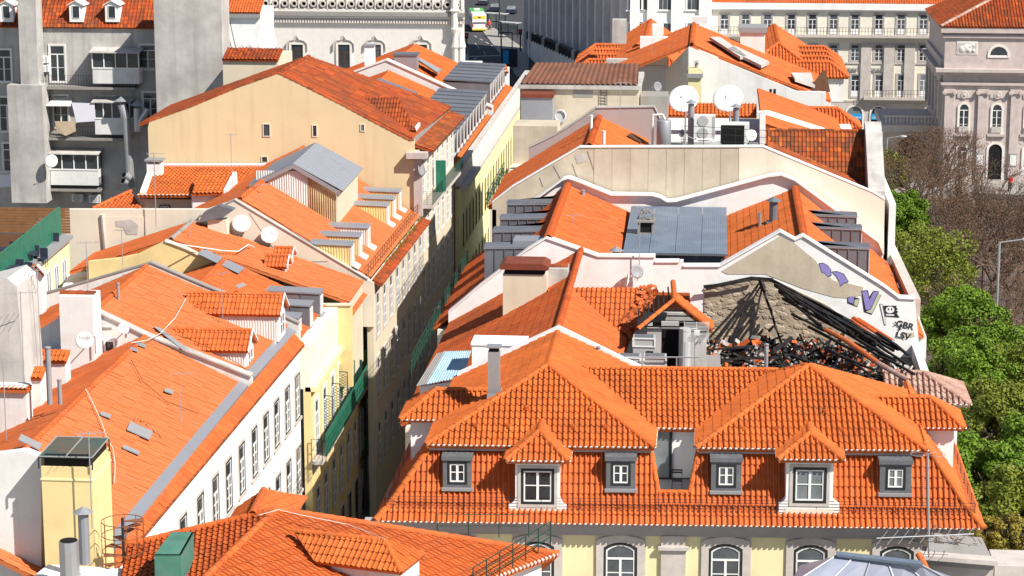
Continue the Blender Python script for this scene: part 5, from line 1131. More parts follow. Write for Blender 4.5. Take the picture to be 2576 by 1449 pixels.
for k, yo in enumerate((1.6, 4.3, 7.0, 9.7, 12.4, 15.1, 17.8, 20.5)):
    window(WLC, yo, 8.45, 1.1, 2.9, LC, sur='stone_white', sw=0.15, cols=2, rows=3, transom=0.74, sill=False, proud=0.05, name='french_window')
    window(WLC, yo, 3.8, 1.1, 2.7, LC, sur='stone', sw=0.15, cols=2, rows=3, transom=0.74, sill=False, proud=0.05, name='french_window')
    window(WLC, yo, 0.2, 1.2, 2.6, LC, sur='stone', sw=0.15, cols=1, rows=1, sill=False, proud=0.05, name='shop_door', frame='frame_dark')
    if k in (1, 2, 3, 4):   # lattice shutters folded outwards
        sh_ = MB(); y0 = 121.1+yo-0.62; a = Vector((XC+0.02, y0, 8.9)); d = Vector((0.55, -0.12, 0))
        for i in range(12):
            sh_.tube(a+Vector((0, 0, 0.16*i)), a+d+Vector((0, 0, 0.16*i+0.3)), 0.014, 4); sh_.tube(a+d+Vector((0, 0, 0.16*i)), a+Vector((0, 0, 0.16*i+0.3)), 0.014, 4)
        sh_.path([a, a+d, a+d+Vector((0, 0, 2.1)), a+Vector((0, 0, 2.1)), a], 0.03, 4); sh_.build('lattice_shutter', 'green_dark', LC)
    if k in (5, 6): MB().box((XC+0.02, 121.1+yo-0.75, 8.5), (XC+0.6, 121.1+yo-0.7, 10.4)).build('solid_shutter', 'green_dark', LC)
# balcony: slab, brackets, railing, green slats
BX = XC+0.62
MB().box((XC, 120.9, 8.2), (BX, 146.2, 8.4)).build('balcony_floor', 'stone', LC)
railing(LC, [(XC, 120.95, 8.4), (BX-0.04, 120.95, 8.4), (BX-0.04, 146.1, 8.4)], 1.2, 2, 1.4, 'iron', r=0.016, name='balcony_railing')
for k in range(235):
    y = 121.9+k*0.115
    if k < 210: MB().box((BX-0.02, y, 8.3), (BX+0.0, y+0.1, 9.6)).build('balcony_slat', 'green_paint', LC)
for k in range(9): MB().slab([(XC, 121.4+k*3.0, 8.2), (XC+0.5, 121.4+k*3.0, 8.2), (XC, 121.4+k*3.0, 7.5)], (0, 0.22, 0)).build('balcony_bracket', 'stone', LC)
q = Vector((XC+0.1, 133, 5.2)); MB().box((XC+0.02, 140.0, 3.6), (XC+1.0, 140.06, 4.5)).build('street_sign', 'sign_green', LC)
# ---- L2: low orange roof with twin tile dormers
L2 = thing('twin_dormer_house', 'cream house with plain orange roof, skylight strip and two little tiled dormers', 'house', (-26, 133.5, 0))
X2, Z2 = -30.6, 18.32
tiled(L2, [(-20.45, 131.1, 14.85), (-20.45, 136.9, 14.85), (X2, 136.9, Z2), (X2, 131.1, Z2)], 'tile_pale', L=0.6, flat=0.55)
tiled(L2, [(-36.6, 136.9, 16.3), (-36.6, 131.1, 16.3), (X2, 131.1, Z2), (X2, 136.9, Z2)], 'tile_mid', L=0.6, flat=0.25)
ridge(L2, (X2, 131.1, Z2+0.03), (X2, 136.9, Z2+0.03), 0.13, 0.42, 'mortar_grey')
slab('street_wall', [(-20.55, 131, 10), (-20.55, 137, 10), (-20.55, 137, 14.8), (-20.55, 131, 14.8)], (-0.4, 0, 0), 'cream', L2)
PL2 = plane3((-20.45, 131.1, 14.85), (-20.45, 136.9, 14.85), (X2, 134, Z2))
tdormer(L2, 728, 643, 672, 133.2, 0.62, -25.6, 0.95, cheek='zinc'); tdormer(L2, 740, 623, 648, 135.0, 0.62, -25.4, 0.95, cheek='zinc')
corrug('skylight_sheet', PP([(497, 638), (512, 625), (616, 674), (600, 688)], pl=shift(PL2, 0.16)), 5, 0.03, 'zinc_pale', L2)
tiled(L2, [(-20.35, 131.6, 13.9), (-20.35, 137.4, 13.9), (-21.1, 137.4, 14.4), (-21.1, 131.6, 14.4)], 'tile_mid', L=0.4, name='awning_roof')
cable(PP([(415, 608), (470, 617), (560, 630), (600, 632), (625, 615), (640, 622)], pl=shift(PL2, 0.3)), 'white cable bundle running over the ridge to the twin dormers', 0.035)
# ---- L3: house with sheet-clad attic and yellow corrugated dormers
L3 = thing('yellow_dormer_house', 'orange roofed house with grey sheet-clad attic and six yellow corrugated dormers', 'house', (-24, 147, 0))
Y3g = 137.2; X3, Z3 = -27.9, 19.55; E3 = (-20.15, 14.95)
def x3(y): return E3[0]+(y-137)*0.02
firewall(L3, [(500, 545), (510, 530), (590, 504), (925, 704), (940, 712)], Y3g, 'cream_pale', 12); coping(L3, [(500, 545), (590, 503), (925, 703)], Y3g, 'concrete_pale', 0.06, 0.42, 0.05)
tiled(L3, [(x3(137.6), 137.6, E3[1]), (x3(158), 158, E3[1]), (X3+0.35, 158, Z3), (X3, 137.6, Z3)], 'tile_pale', L=0.6, flat=0.55)
tiled(L3, [(-35, 158, 16.0), (-35, 137.6, 16.0), (X3, 137.6, Z3), (X3+0.35, 158, Z3)], 'tile_mid', L=0.6, flat=0.25)
ridge(L3, (X3, 137.6, Z3+0.03), (X3+0.35, 158, Z3+0.03), 0.14, 0.42, 'tile_mid')
PL3 = plane3((x3(137.6), 137.6, E3[1]), (x3(158), 158, E3[1]), (X3, 137.6, Z3))
tiled(L3, [(x3(137)+0.75, 137.4, 14.55), (x3(158)+0.75, 158, 14.55), (x3(158)+0.15, 158, 14.8), (x3(137)+0.15, 137.4, 14.8)], 'tile_old', L=0.3, name='eave_strip')
railing(L3, [(x3(137)-0.1, 137.5, 15.0), (x3(158)-0.1, 158, 15.0)], 0.75, 3, 0.9, 'iron_rust', r=0.018)
slab('street_wall', [(x3(137)+0.2, 137.4, 0), (x3(158)+0.2, 158, 0), (x3(158)+0.2, 158, 14.55), (x3(137)+0.2, 137.4, 14.55)], (-0.4, 0, 0), 'cream', L3)
WL3 = wallframe((x3(137)+0.2, 137.4, 0), (0.42, 20.6))
for k in range(8):
    for c in (11.2, 7.2, 3.2): window(WL3, 1.4+k*2.55, c, 1.05, 2.6, L3, sur='stone', sw=0.18, cols=2, rows=3, transom=0.72, proud=0.05, name='tall_window', sill=False)
rs = random.Random(4); mb = MB()
for k in range(90):
    y = rs.uniform(142, 158); c = Vector((x3(y)+rs.uniform(0.1, 0.5), y, 14.8+rs.uniform(0, 0.15)))
    for j in range(3): mb.tube(c, c+Vector((rs.uniform(-0.1, 0.1), rs.uniform(-0.1, 0.1), rs.uniform(0.08, 0.25))), 0.012, 3)
o = mb.build('gutter_weeds', 'shrub', L3); o['kind'] = 'stuff'
def ydormer(u, v, ul, clr, h=1.4, wdt=1.1):
    q = P(u, v, pl=shift(PL3, h)); x, y, z = q.x, q.y, q.z; xl = P(ul, v, y=y).x
    n = max(8, int((x-xl)/0.13))
    V = []; pr_ = [(y-0.08, z-0.16), (y-0.03, z-0.03), (y+wdt*0.5, z+0.03), (y+wdt+0.05, z-0.06)]
    raw('dormer_top', [(x+0.12, a, b) for a, b in pr_]+[(xl-0.5, a, b+0.08) for a, b in pr_], [(i, i+1, 5+i, 4+i) for i in range(3)], 'zinc_pale', L3)
    corrug('dormer_cheek', [(xl-0.6, y, z-h-1.2), (x-0.1, y, z-h-0.5), (x-0.1, y, z-0.1), (xl-0.6, y, z-0.02)], n, 0.025, clr, L3)
    slab('dormer_front', [(x, y-0.02, z-h-0.3), (x, y+wdt, z-h-0.3), (x, y+wdt, z-0.08), (x, y-0.02, z-0.12)], (-0.12, 0, 0), 'cream_pale', L3)
    Wd = wallframe((x, y, 0), (0, 1, 0)); window(Wd, wdt/2, z-h+0.25, wdt*0.6, h-0.55, L3, sur=None, cols=2, rows=1, sill=False, name='dormer_window')
    MB().slab([(x, y-0.06, z-h+0.12), (x+0.4, y-0.06, z-h-0.1), (x+0.4, y+wdt, z-h-0.1), (x, y+wdt, z-h+0.12)], (0, 0, -0.08)).build('dormer_sill', 'cream_pale', L3)
for (u, v, ul, clr) in ((1004, 478, 915, 'sheet_yellow'), (990, 496, 896, 'sheet_yellow'), (974, 513, 880, 'sheet_yellow'), (925, 568, 820, 'sheet_white'), (904, 590, 800, 'sheet_yellow'), (884, 612, 790, 'sheet_yellow')): ydormer(u, v, ul, clr)
# attic shed
ya, yb2 = 144.2, 152.8
ra = P(738, 410, y=ya); le = P(628, 463, y=ya); re = P(856, 479, y=ya); zr_ = ra.z
n_ = 26
corrug('attic_roof_sheet', [(re.x+0.2, ya-0.2, re.z), (re.x+0.2, yb2, re.z), (ra.x, yb2, zr_), (ra.x, ya-0.2, zr_)], 11, 0.07, 'zinc_pale', L3)
corrug('attic_roof_sheet', [(ra.x, ya-0.2, zr_), (ra.x, yb2, zr_), (le.x, yb2, le.z), (le.x, ya-0.2, le.z)], 11, 0.07, 'zinc_pale', L3)
for a, b in ((ra, le), (ra, re)): slab('fascia', [Vector((a.x, ya-0.22, a.z-0.02)), Vector((b.x, ya-0.22, b.z-0.02)), Vector((b.x, ya-0.22, b.z-0.3)), Vector((a.x, ya-0.22, a.z-0.3))], (0, 0.05, 0), 'zinc_pale', L3)
corrug('attic_wall_sheet', [(le.x+0.4, ya, 15.5), (P(775, 480, y=ya).x, ya, 15.5), (P(775, 480, y=ya).x, ya, zr_-0.5), (le.x+0.4, ya, zr_-0.5)], 22, 0.03, 'sheet_white', L3)
corrug('attic_wall_sheet', [(P(775, 480, y=ya).x, ya, 15.0), (re.x-0.2, ya, 15.0), (re.x-0.2, ya, re.z+0.05), (P(775, 480, y=ya).x, ya, zr_-0.75)], 13, 0.04, 'sheet_rust', L3)
slab('attic_wall', [(re.x-0.2, ya, 15), (re.x-0.2, yb2, 15), (re.x-0.2, yb2, re.z-0.05), (re.x-0.2, ya, re.z-0.05)], (-0.15, 0, 0), 'cream', L3)
slab('attic_wall', [(le.x+0.6, ya+0.1, 15), (re.x-0.4, ya+0.1, 15), (re.x-0.4, ya+0.1, re.z-0.2), (ra.x, ya+0.1, zr_-0.3), (le.x+0.6, ya+0.1, le.z-0.1)], (0, 0.1, 0), 'cream', L3)
q = P(608, 560, y=137.0); dish(P(607, 562, y=136.9), 0.53, (0.15, -0.8, 0.45), 'big white dish, upper of the two on the cream firewall', mast=(q.x, 137.1, q.z-0.9))
q = P(678, 590, y=136.9); dish(P(677, 591, y=136.8), 0.5, (0.15, -0.8, 0.45), 'big white dish, lower of the two near the twin tiled dormers', mast=(q.x, 137.0, q.z-0.9))
t = thing('hooded_chimney', 'cream chimney with dark tent hood at the top of the low orange roof', 'chimney', P(555, 560, y=136.4))
a = P(522, 552, y=136.2); b = P(570, 552, y=136.2); MB().box((a.x, 136.2, 16.8), (b.x, 137.0, a.z+0.0)).build('stack', 'cream_pale', t)
MB().slab([P(498, 560, y=136.0), P(512, 535, y=136.0), P(550, 517, y=136.0), P(588, 528, y=136.0), P(560, 548, y=136.0)], (0, 0.7, 0)).build('hood', 'zinc', t)
# ---- L4: the tall ochre gable house
L4 = thing('ochre_gable_house', 'tall house with huge blank ochre gable wall and three tiny windows', 'house', (-29, 166, 0))
Y4g = 158.2
GL = [(372, 322), (376, 305), (480, 268), (600, 218), (700, 183), (760, 212), (860, 262), (930, 300), (1030, 352), (1042, 352)]
firewall(L4, GL, Y4g, 'ochre_wall', 4, name='gable_wall')
for a, b in zip(GL[1:-1], GL[2:]): ridge(L4, P(*a, y=Y4g+0.1), P(*b, y=Y4g+0.1), 0.12, 0.42, 'tile_old')
W4 = wallframe((0, Y4g, 0), (1, 0, 0))
for (u0, u1, v0, v1) in ((664, 678, 313, 341), (788, 796, 316, 342), (909, 916, 314, 328), (660, 672, 395, 407)):
    a = P(u0, v1, y=Y4g); b = P(u1, v0, y=Y4g)
    window(W4, (a.x+b.x)/2, a.z, b.x-a.x, b.z-a.z, L4, sur='cream_pale', sw=0.07, cols=1, rows=1, sill=False, frame='frame_dark', fw=0.02, proud=0.03, name='tiny_window')
X4, Z4 = -29.3, 24.5; E4 = (-20.2, 20.1)
tiled(L4, [(E4[0], 158.6, E4[1]), (E4[0]+0.8, 175, E4[1]), (X4+0.4, 168.4, Z4), (X4, 158.6, Z4)], 'tile_old', L=0.7, flat=0.55)
tiled(L4, [(-39.0, 168.4, 20.9), (-39.0, 158.6, 20.9), (X4, 158.6, Z4), (X4+0.4, 168.4, Z4)], 'tile_old', L=0.7, flat=0.25)
ridge(L4, (X4, 158.6, Z4+0.03), (X4+0.4, 168.4, Z4+0.03), 0.14, 0.42, 'tile_old')
def px4(a, b, z): return Vector((a, b, z))
# dormer with tile roof facing the street
tiled(L4, [P(905, 330, y=160.4), P(1047, 328, y=160.4), P(1003, 245, y=163.5), P(862, 248, y=163.5)], 'tile_old', L=0.5, e0=(1, 0, 0), name='dormer_roof')
a = P(925, 330, y=160.7); b = P(1045, 322, y=160.7)
slab('dormer_cheek', [(a.x, 160.7, 20.4), (b.x, 160.7, 19.6), (b.x, 160.7, b.z-0.05), (a.x, 160.7, b.z-0.05)], (0, 0.15, 0), 'ochre_wall', L4)
slab('dormer_front', [(b.x, 160.7, 19.6), (b.x, 163.4, 19.6), (b.x, 163.4, b.z), (b.x, 160.7, b.z)], (-0.12, 0, 0), 'frame_white', L4)
E4x = -19.35
slab('street_wall', [(E4x-0.4, 158.4, 0), (E4x+0.1, 175, 0), (E4x+0.1, 175, 19.4), (E4x-0.4, 158.4, 19.4)], (-0.4, 0, 0), 'cream', L4)
W4s = wallframe((E4x-0.4, 158.4, 0), (0.5, 16.6))
for k in range(7):
    for c in (16.0, 12.2, 8.4, 4.4): window(W4s, 1.3+k*2.35, c, 1.0, 2.5, L4, sur='stone_white', sw=0.16, cols=2, rows=3, transom=0.74, sill=False, proud=0.04, name='tall_window')
tiled(L4, [(E4x+0.55, 158.4, 19.35), (E4x+0.95, 175, 19.35), (E4x-0.3, 175, 19.75), (E4x-0.75, 158.4, 19.75)], 'tile_brown', L=0.4, name='eave_strip')
MB().slab([(E4x-0.85, 158.4, 19.7), (E4x-0.35, 175, 19.7), (E4x-0.35, 175, 20.15), (E4x-0.85, 158.4, 20.15)], (0.1, 0, 0)).build('roof_kerb', 'concrete', L4)
BX4 = E4x+0.9
MB().slab([(E4x-0.3, 158.5, 15.35), (BX4-0.4, 158.5, 15.35), (BX4, 174.6, 15.35), (E4x, 174.6, 15.35)], (0, 0, 0.18)).build('balcony_floor', 'stone', L4)
railing(L4, [(E4x-0.3, 158.6, 15.5), (BX4-0.45, 158.6, 15.5), (BX4-0.05, 174.6, 15.5)], 1.0, 7, 0.3, 'green_dark', r=0.012, name='balcony_railing')
MB().box((E4x+0.05, 164.0, 15.6), (E4x+0.75, 164.06, 17.8)).build('green_shutter', 'green_paint', L4)
# stone quoin and drain at the corner
MB().box((E4x-0.75, 158.0, 4), (E4x-0.2, 158.6, 18.9)).build('corner_quoin', 'stone_pink', L4)
MB().box((E4x-1.2, 157.6, 18.9), (E4x+0.2, 158.8, 19.3)).build('eave_return', 'stone_pink', L4)
MB().tube((E4x+0.12, 174.9, 0), (E4x+0.12, 174.9, 15.3), 0.09, 6).build('rain_pipe', 'iron_rust', L4)
q = P(1061, 427, y=158.0); dish(q, 0.42, (0.8, -0.4, 0.2), 'small dusty dish at the corner of the ochre gable house', mast=(q.x-0.1, 158.3, q.z-0.8), mt='dish_grey')
# ---- L5: long lemon facade with stone parapet and zinc dormers
L5 = thing('lemon_facade_house', 'long pale lemon house with arched windows, stone parapet and grey dormers', 'house', (-24, 200, 0))
X5a, X5b, Y5a, Y5b = -18.75, -18.35, 175.2, 236.0
slab('street_wall', [(X5a, Y5a, 0), (X5b, Y5b, 0), (X5b, Y5b, 13.8), (X5a, Y5a, 13.8)], (-0.5, 0, 0), 'yellow_lemon', L5)
slab('cornice', [(X5a-0.1, Y5a, 13.8), (X5b-0.1, Y5b, 13.8), (X5b-0.1, Y5b, 14.1), (X5a-0.1, Y5a, 14.1)], (0.6, 0, 0), 'stone', L5)
n = 30
for k in range(n):
    y0 = Y5a+(Y5b-Y5a)*k/n; y1 = Y5a+(Y5b-Y5a)*(k+1)/n-0.06; x0 = X5a+(X5b-X5a)*k/n-0.1
    MB().box((x0-0.25, y0, 14.11), (x0, y1, 15.3)).build('parapet_block', 'stone_white', L5)
slab('parapet_rail', [(X5a-0.42, Y5a, 15.3), (X5b-0.42, Y5b, 15.3), (X5b-0.42, Y5b, 15.48), (X5a-0.42, Y5a, 15.48)], (0.42, 0, 0), 'stone', L5)
W5 = wallframe((X5a, Y5a, 0), (X5b-X5a, Y5b-Y5a))
for k in range(26):
    for c in (9.2, 4.6): window(W5, 1.2+k*2.3, c, 0.9, 2.7, L5, sur='yellow_pale', sw=0.14, rise=0.4, round_=True, cols=2, rows=3, proud=0.05, sill=False, name='arched_window', frame='frame_dark')
q5 = P(973, 176, y=208); ZE5, ZR5, XR5 = 14.6, q5.z, q5.x
def r5(y0, y1, dz, mtl='tile_new'):
    tiled(L5, [(-19.3, y0, ZE5+dz), (-19.0, y1, ZE5+dz), (XR5+0.3, y1, ZR5+dz), (XR5, y0, ZR5+dz)], mtl, L=0.6, flat=0.4)
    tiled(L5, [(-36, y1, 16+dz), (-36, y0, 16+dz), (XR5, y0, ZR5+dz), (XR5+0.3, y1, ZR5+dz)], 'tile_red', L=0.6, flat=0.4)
r5(175.4, 207.6, 0); r5(208.8, 226, 0.35)
GW5 = [(905, 182), (935, 148), (973, 162), (1210, 238), (1235, 245)]
yw5 = 207.9
pts = [Vector((-36, yw5, 16.9)), Vector((XR5, yw5, ZR5+0.85)), Vector((-19.4, yw5, ZE5+0.9))]
slab('party_wall', [pts[0], pts[1], pts[2], (-19.4, yw5, 8), (-36, yw5, 8)], (0, 0.8, 0), 'white_old', L5)
for a, b in zip(pts[:-1], pts[1:]): MB().slab([a+Vector((0, -0.1, 0)), b+Vector((0, -0.1, 0)), b+Vector((0, 0.9, 0)), a+Vector((0, 0.9, 0))], (0, 0, 0.12)).build('party_coping', 'stone_white', L5)
PL5 = plane3((-19.3, 175.4, ZE5), (-19.0, 196, ZE5), (XR5, 175.4, ZR5))
for k in range(20):
    y = 177.0+k*2.35+(0.6 if k > 12 else 0); dz = 0 if y < 208 else 0.35
    if 206.2 < y < 208.6 or y > 224: continue
    x = -20.0+0.005*(y-175); zt = 17.2+dz
    MB().slab([(x+0.15, y-0.1, zt), (x+0.15, y+1.5, zt), (-24.0, y+1.5, zt+0.2), (-24.0, y-0.1, zt+0.2)], (0, 0, -0.12)).build('dormer_top', 'zinc', L5)
    MB().box((-24.0, y, zt-2.4), (x, y+1.4, zt-0.1)).build('dormer_cheek', 'zinc', L5)
    MB().box((x-0.02, y-0.03, zt-2.0), (x+0.04, y+1.43, zt-0.12)).build('dormer_frame', 'frame_white', L5)
    raw('pane', [(x+0.05, y+0.15, zt-1.7), (x+0.05, y+1.25, zt-1.7), (x+0.05, y+1.25, zt-0.3), (x+0.05, y+0.15, zt-0.3)], [(0, 1, 2, 3)], 'glass', L5)
slab('roof_strip', PP([(948, 203), (955, 200), (1050, 236), (1045, 242)], pl=shift(PL5, 0.2)), (0, 0, 0.15), 'zinc', L5)
slab('roof_strip', PP([(1050, 153), (1058, 150), (1110, 178), (1100, 186)], pl=shift(PL5, 0.7)), (0, 0, 0.15), 'lead', L5)
t = thing('zinc_roof_box', 'blue grey zinc box standing on the bright far orange roof', 'roof box', P(1025, 170, y=213))
a = P(991, 174, y=212); b = P(1048, 140, y=212); MB().box((a.x, 212, a.z-1.0), (b.x, 213.5, b.z)).build('box', 'zinc_pale', t); MB().box((a.x-0.1, 211.9, b.z), (b.x+0.1, 213.7, b.z+0.15)).build('lid', 'zinc', t)
q = P(927, 148, y=209.0); chimney((q.x-0.35, 209.0, 17.5), 0.85, 0.8, P(927, 116, y=209).z-17.5, 'slim white chimney at the top of the far white party wall', 'white', 'galv')
q = P(1185, 176, y=232); chimney((q.x-0.6, 232, 13.5), 1.5, 1.2, P(1185, 160, y=232).z-13.5, 'small white chimney at the end of the far orange roof', 'white', 'white')
a = P(1185, 178, y=236); b = P(1275, 172, y=236)
t = thing('end_pavilion', 'small white end building with orange ridge before the road', 'building', (a.x, 236, 0))
MB().box((a.x, 236, 0), (b.x, 239, b.z-0.2)).build('wall', 'white', t); tiled(t, [(a.x-0.2, 235.8, b.z-0.35), (b.x+0.2, 235.8, b.z-0.35), (b.x-0.2, 237.5, b.z+0.15), (a.x+0.2, 237.5, b.z+0.15)], 'tile_mid', L=0.4)
# ================================================================ back of the left block
BH = thing('back_tile_house', 'low house with orange pan tile roof against the ochre gable wall', 'house', (-34, 153, 0))
PB_ = plane3(P(345, 490, y=150), P(600, 490, y=150), P(500, 419, y=157.8))
tiled(BH, PP([(345, 491), (640, 491), (690, 419), (393, 419)], pl=PB_), 'tile_new', w=0.27, L=0.5, plugs=True)
a, b = P(393, 419, pl=PB_), P(690, 419, pl=PB_); MB().tube(a+Vector((0, 0, 0.1)), b+Vector((0, 0, 0.1)), 0.13, 6).build('ridge_mortar', 'white', BH)
a, b = P(350, 500, y=150.5), P(600, 500, y=150.5); MB().slab([(a.x, 150.5, 8), (b.x, 150.5, 8), (b.x, 150.5, a.z), (a.x, 150.5, a.z)], (0, 6, 0)).build('wall', 'cream', BH)
Wb = wallframe((0, 150.45, 0), (1, 0, 0)); q = P(415, 535, y=150.45); window(Wb, q.x, q.z, 0.55, 0.45, BH, sur=None, cols=2, rows=1, sill=False, outer='frame_dark')
MB().slab(PP([(482, 490), (562, 490), (562, 530), (482, 530)], y=149.0), (0, 1.4, 0)).build('dormer_wall', 'white', BH)
tiled(BH, [P(482, 487, y=148.7), P(560, 485, y=148.7), P(584, 436, y=152.4), P(500, 436, y=152.4)], 'tile_new', w=0.27, L=0.5, name='dormer_roof', e0=(1, 0, 0))
slab('dormer_cheek', [P(562, 520, y=148.8), P(562, 478, y=148.8), P(586, 432, y=152.6), P(592, 500, y=152.6)], (0.25, 0, 0), 'white_old', BH)
slab('verge', [P(352, 494, y=150), P(372, 440, y=154), P(384, 440, y=154), P(366, 494, y=150)], (0, 0, 0.3), 'white', BH)
q = P(370, 452, y=155); chimney((q.x, 155, 17.0), 0.95, 0.9, P(370, 412, y=155).z-17.0, 'white chimney with slate lid at the left end of the back tile house', 'white', 'lead', 0.1, 0.12, stilt=0.18)
def psh(a, b, z): return Vector((a, b, z))
t = thing('small_hip_house', 'small shaded orange hip roof below the grey apartment block', 'house', P(300, 520, y=152)); a = P(232, 528, y=149); b = P(345, 528, y=149)
tiled(t, [(a.x, 149, a.z), (b.x+0.4, 149, a.z), P(330, 483, y=153)], 'tile_mid', w=0.26); ridge(t, (a.x, 149, a.z+0.1), P(330, 483, y=153)+Vector((0, 0, 0.1)), 0.13, 0.4, 'tile_mid'); MB().box((a.x+0.3, 149.3, 8), (b.x, 153, a.z)).build('wall', 'cream', t)
pts = PP([(163, 527), (612, 527), (612, 560), (612, 650), (163, 650)], y=137.35)
t = tag(slab('cream_party_wall', pts[:2]+[(pts[1].x, 137.35, 9), (pts[0].x, 137.35, 9)], (0, 0.4, 0), 'cream_pale', None), 'long blank cream wall with stained patch behind the low orange roofs', 'wall')
slab('raised_panel', PP([(262, 545), (362, 545), (362, 615), (266, 640)], y=137.32), (0, 0.02, 0), 'cream_pale', t); slab('stain', PP([(290, 556), (330, 552), (348, 566), (345, 590), (318, 590), (310, 572), (292, 570)], y=137.3), (0, 0.015, 0), 'concrete_pale', t)
MB().tube(P(257, 540, y=137.3), P(265, 632, y=137.3), 0.12, 6).build('drain', 'concrete_pale', t)
antenna(P(393, 572, y=136.8), 4.5, 'tall thin antenna mast before the long cream wall', boom=1.0, n=5, el=0.3, r=0.02)
antenna(P(584, 470, y=147), 3.4, 'thin antenna mast beside the sheet clad attic', boom=0.6, n=4, el=0.3)
# terrace house with green fence
TH = thing('terrace_house', 'yellow house with green fenced roof terrace full of dark furniture', 'house', (-42, 126, 0))
xt = -37.5
slab('side_wall', [(xt, 112, 0), (xt, 134.6, 0), (xt, 134.6, 17.55), (xt, 112, 16.7)], (-0.4, 0, 0), 'yellow_pale', TH)
slab('wall_coping', [(xt-0.5, 112, 16.75), (xt-0.5, 134.6, 17.6), (xt-0.5, 134.6, 17.8), (xt-0.5, 112, 16.95)], (0.75, 0, 0), 'lead', TH)
slab('terrace_deck', [(-60, 112, 16.9), (xt-0.4, 112, 16.9), (xt-0.4, 136, 17.5), (-60, 136, 17.5)], (0, 0, -0.2), 'wood_dark', TH)
Wt = wallframe((xt, 112, 0), (0, 1, 0))
for (u, v) in ((122, 707), (141, 682), (160, 658)): q = P(u, v, x=xt); window(Wt, q.y-112, 14.6, 1.0, 2.0, TH, sur=None, cols=2, rows=1, sill=False, name='white_window', glass='glass_pale', fw=0.12)
fn = MB(); f0, f1 = Vector((xt-0.45, 114, 17.0)), Vector((xt-0.45, 134.4, 17.75))
for k in range(60):
    q = f0.lerp(f1, k/59); MB().box((q.x-0.02, q.y-0.16, q.z), (q.x+0.02, q.y+0.16, q.z+1.7)).build('fence_panel', 'green_paint', TH)
MB().tube(f0+Vector((0, 0, 1.72)), f1+Vector((0, 0, 1.72)), 0.05, 6).build('fence_rail', 'green_paint', TH)
for k in range(9): MB().box((-60, 136.0, 17.6+k*0.17), (xt-0.3, 136.06, 17.74+k*0.17)).build('timber_slat', 'wood', TH)
rs = random.Random(3)
for i, (u, v, yy, lb) in enumerate(((30, 640, 124, 'nearest dark table on the fenced terrace'), (70, 610, 128, 'middle dark table on the fenced terrace'), (15, 600, 129, 'leftmost dark table on the fenced terrace'), (100, 575, 132.5, 'far dark table by the timber slats'))):
    q = P(u, v, y=yy); zt_ = 18.0; t = thing('terrace_table', lb, 'table', (q.x, yy, 17.3), 'tables on the fenced terrace')
    MB().lathe((q.x, yy, 18.0), [(0.55, 0), (0.55, 0.05), (0.01, 0.06)], 14).build('top', 'navy', t); MB().tube((q.x, yy, 17.2), (q.x, yy, 18.0), 0.05, 6).build('leg', 'iron', t)
    for j, (dx, dy) in enumerate(((0.8, 0.1), (-0.8, -0.1), (0.1, 0.85))):
        c = thing('terrace_chair', 'dark chair %s the %s' % (('right of', 'left of', 'behind')[j], lb.split(' on ')[0].split(' by ')[0]), 'chair', (q.x+dx, yy+dy, 17.3), 'chairs on the fenced terrace')
        MB().box((q.x+dx-0.22, yy+dy-0.22, 17.65), (q.x+dx+0.22, yy+dy+0.22, 17.72)).build('seat', 'navy', c)
        MB().box((q.x+dx-0.22, yy+dy+0.18, 17.7), (q.x+dx+0.22, yy+dy+0.24, 18.25)).build('backrest', 'navy', c)
        for a in (-0.2, 0.2):
            for b in (-0.2, 0.2): MB().tube((q.x+dx+a, yy+dy+b, 17.2), (q.x+dx+a, yy+dy+b, 17.66), 0.02, 4).build('leg', 'iron', c)
# white patio roof and little gabled chimney
slab_ = slab('patio_roof', PP([(150, 736), (268, 712), (262, 682), (175, 684)], z=15.6), (0, 0, -0.3), 'white', None); tag(slab_, 'bright white flat patio roof behind the orange ridges', 'flat roof')
def capped(u0, u1, v0, v1, yy, lb, vb, body='white_old', d=0.9):
    a = P(u0, v1, y=yy); b = P(u1, v1, y=yy); zt_ = a.z; zr = P(u0, v0, y=yy+d).z
    t = thing('tile_capped_chimney', lb, 'chimney', ((a.x+b.x)/2, yy, P(u0, vb, y=yy).z))
    MB().box((a.x+0.08, yy+0.1, P(u0, vb, y=yy).z), (b.x-0.08, yy+d+0.1, zt_)).build('stack', body, t)
    tiled(t, [(a.x, yy-0.05, zt_-0.05), (b.x, yy-0.05, zt_-0.05), (b.x, yy+d*0.75, zr), (a.x, yy+d*0.75, zr)], 'tile_new', w=0.2, L=0.4)
    ridge(t, (a.x, yy+d*0.75, zr), (b.x, yy+d*0.75, zr), 0.09, 0.35, 'tile_new'); return t
capped(92, 166, 878, 904, 105, 'cream chimney with orange tile cap, tallest of the three at the left edge', 1010)
capped(28, 104, 920, 946, 101, 'cream chimney with orange tile cap, middle of the three at the left edge', 1120)
capped(-20, 68, 966, 975, 98, 'cream chimney with thin orange cap, lowest of the three at the left edge', 1180)
t = thing('gabled_vent_turret', 'little white turret with orange gable roof at the terrace corner', 'turret', P(85, 760, y=116)); a = P(66, 740, y=116); b = P(112, 740, y=116)
MB().slab([P(66, 790, y=116), P(66, 692, y=116), P(86, 672, y=116), P(106, 692, y=116), P(106, 790, y=116)], (0, 0.8, 0)).build('body', 'white', t)
for sg, uu in ((-1, 62), (1, 112)): MB().slab([P(86, 666, y=115.8), P(uu, 694, y=115.8), P(uu, 694, y=117), P(86, 666, y=117)], (0, 0, 0.1)).build('roof_slope', 'tile_mid', t)
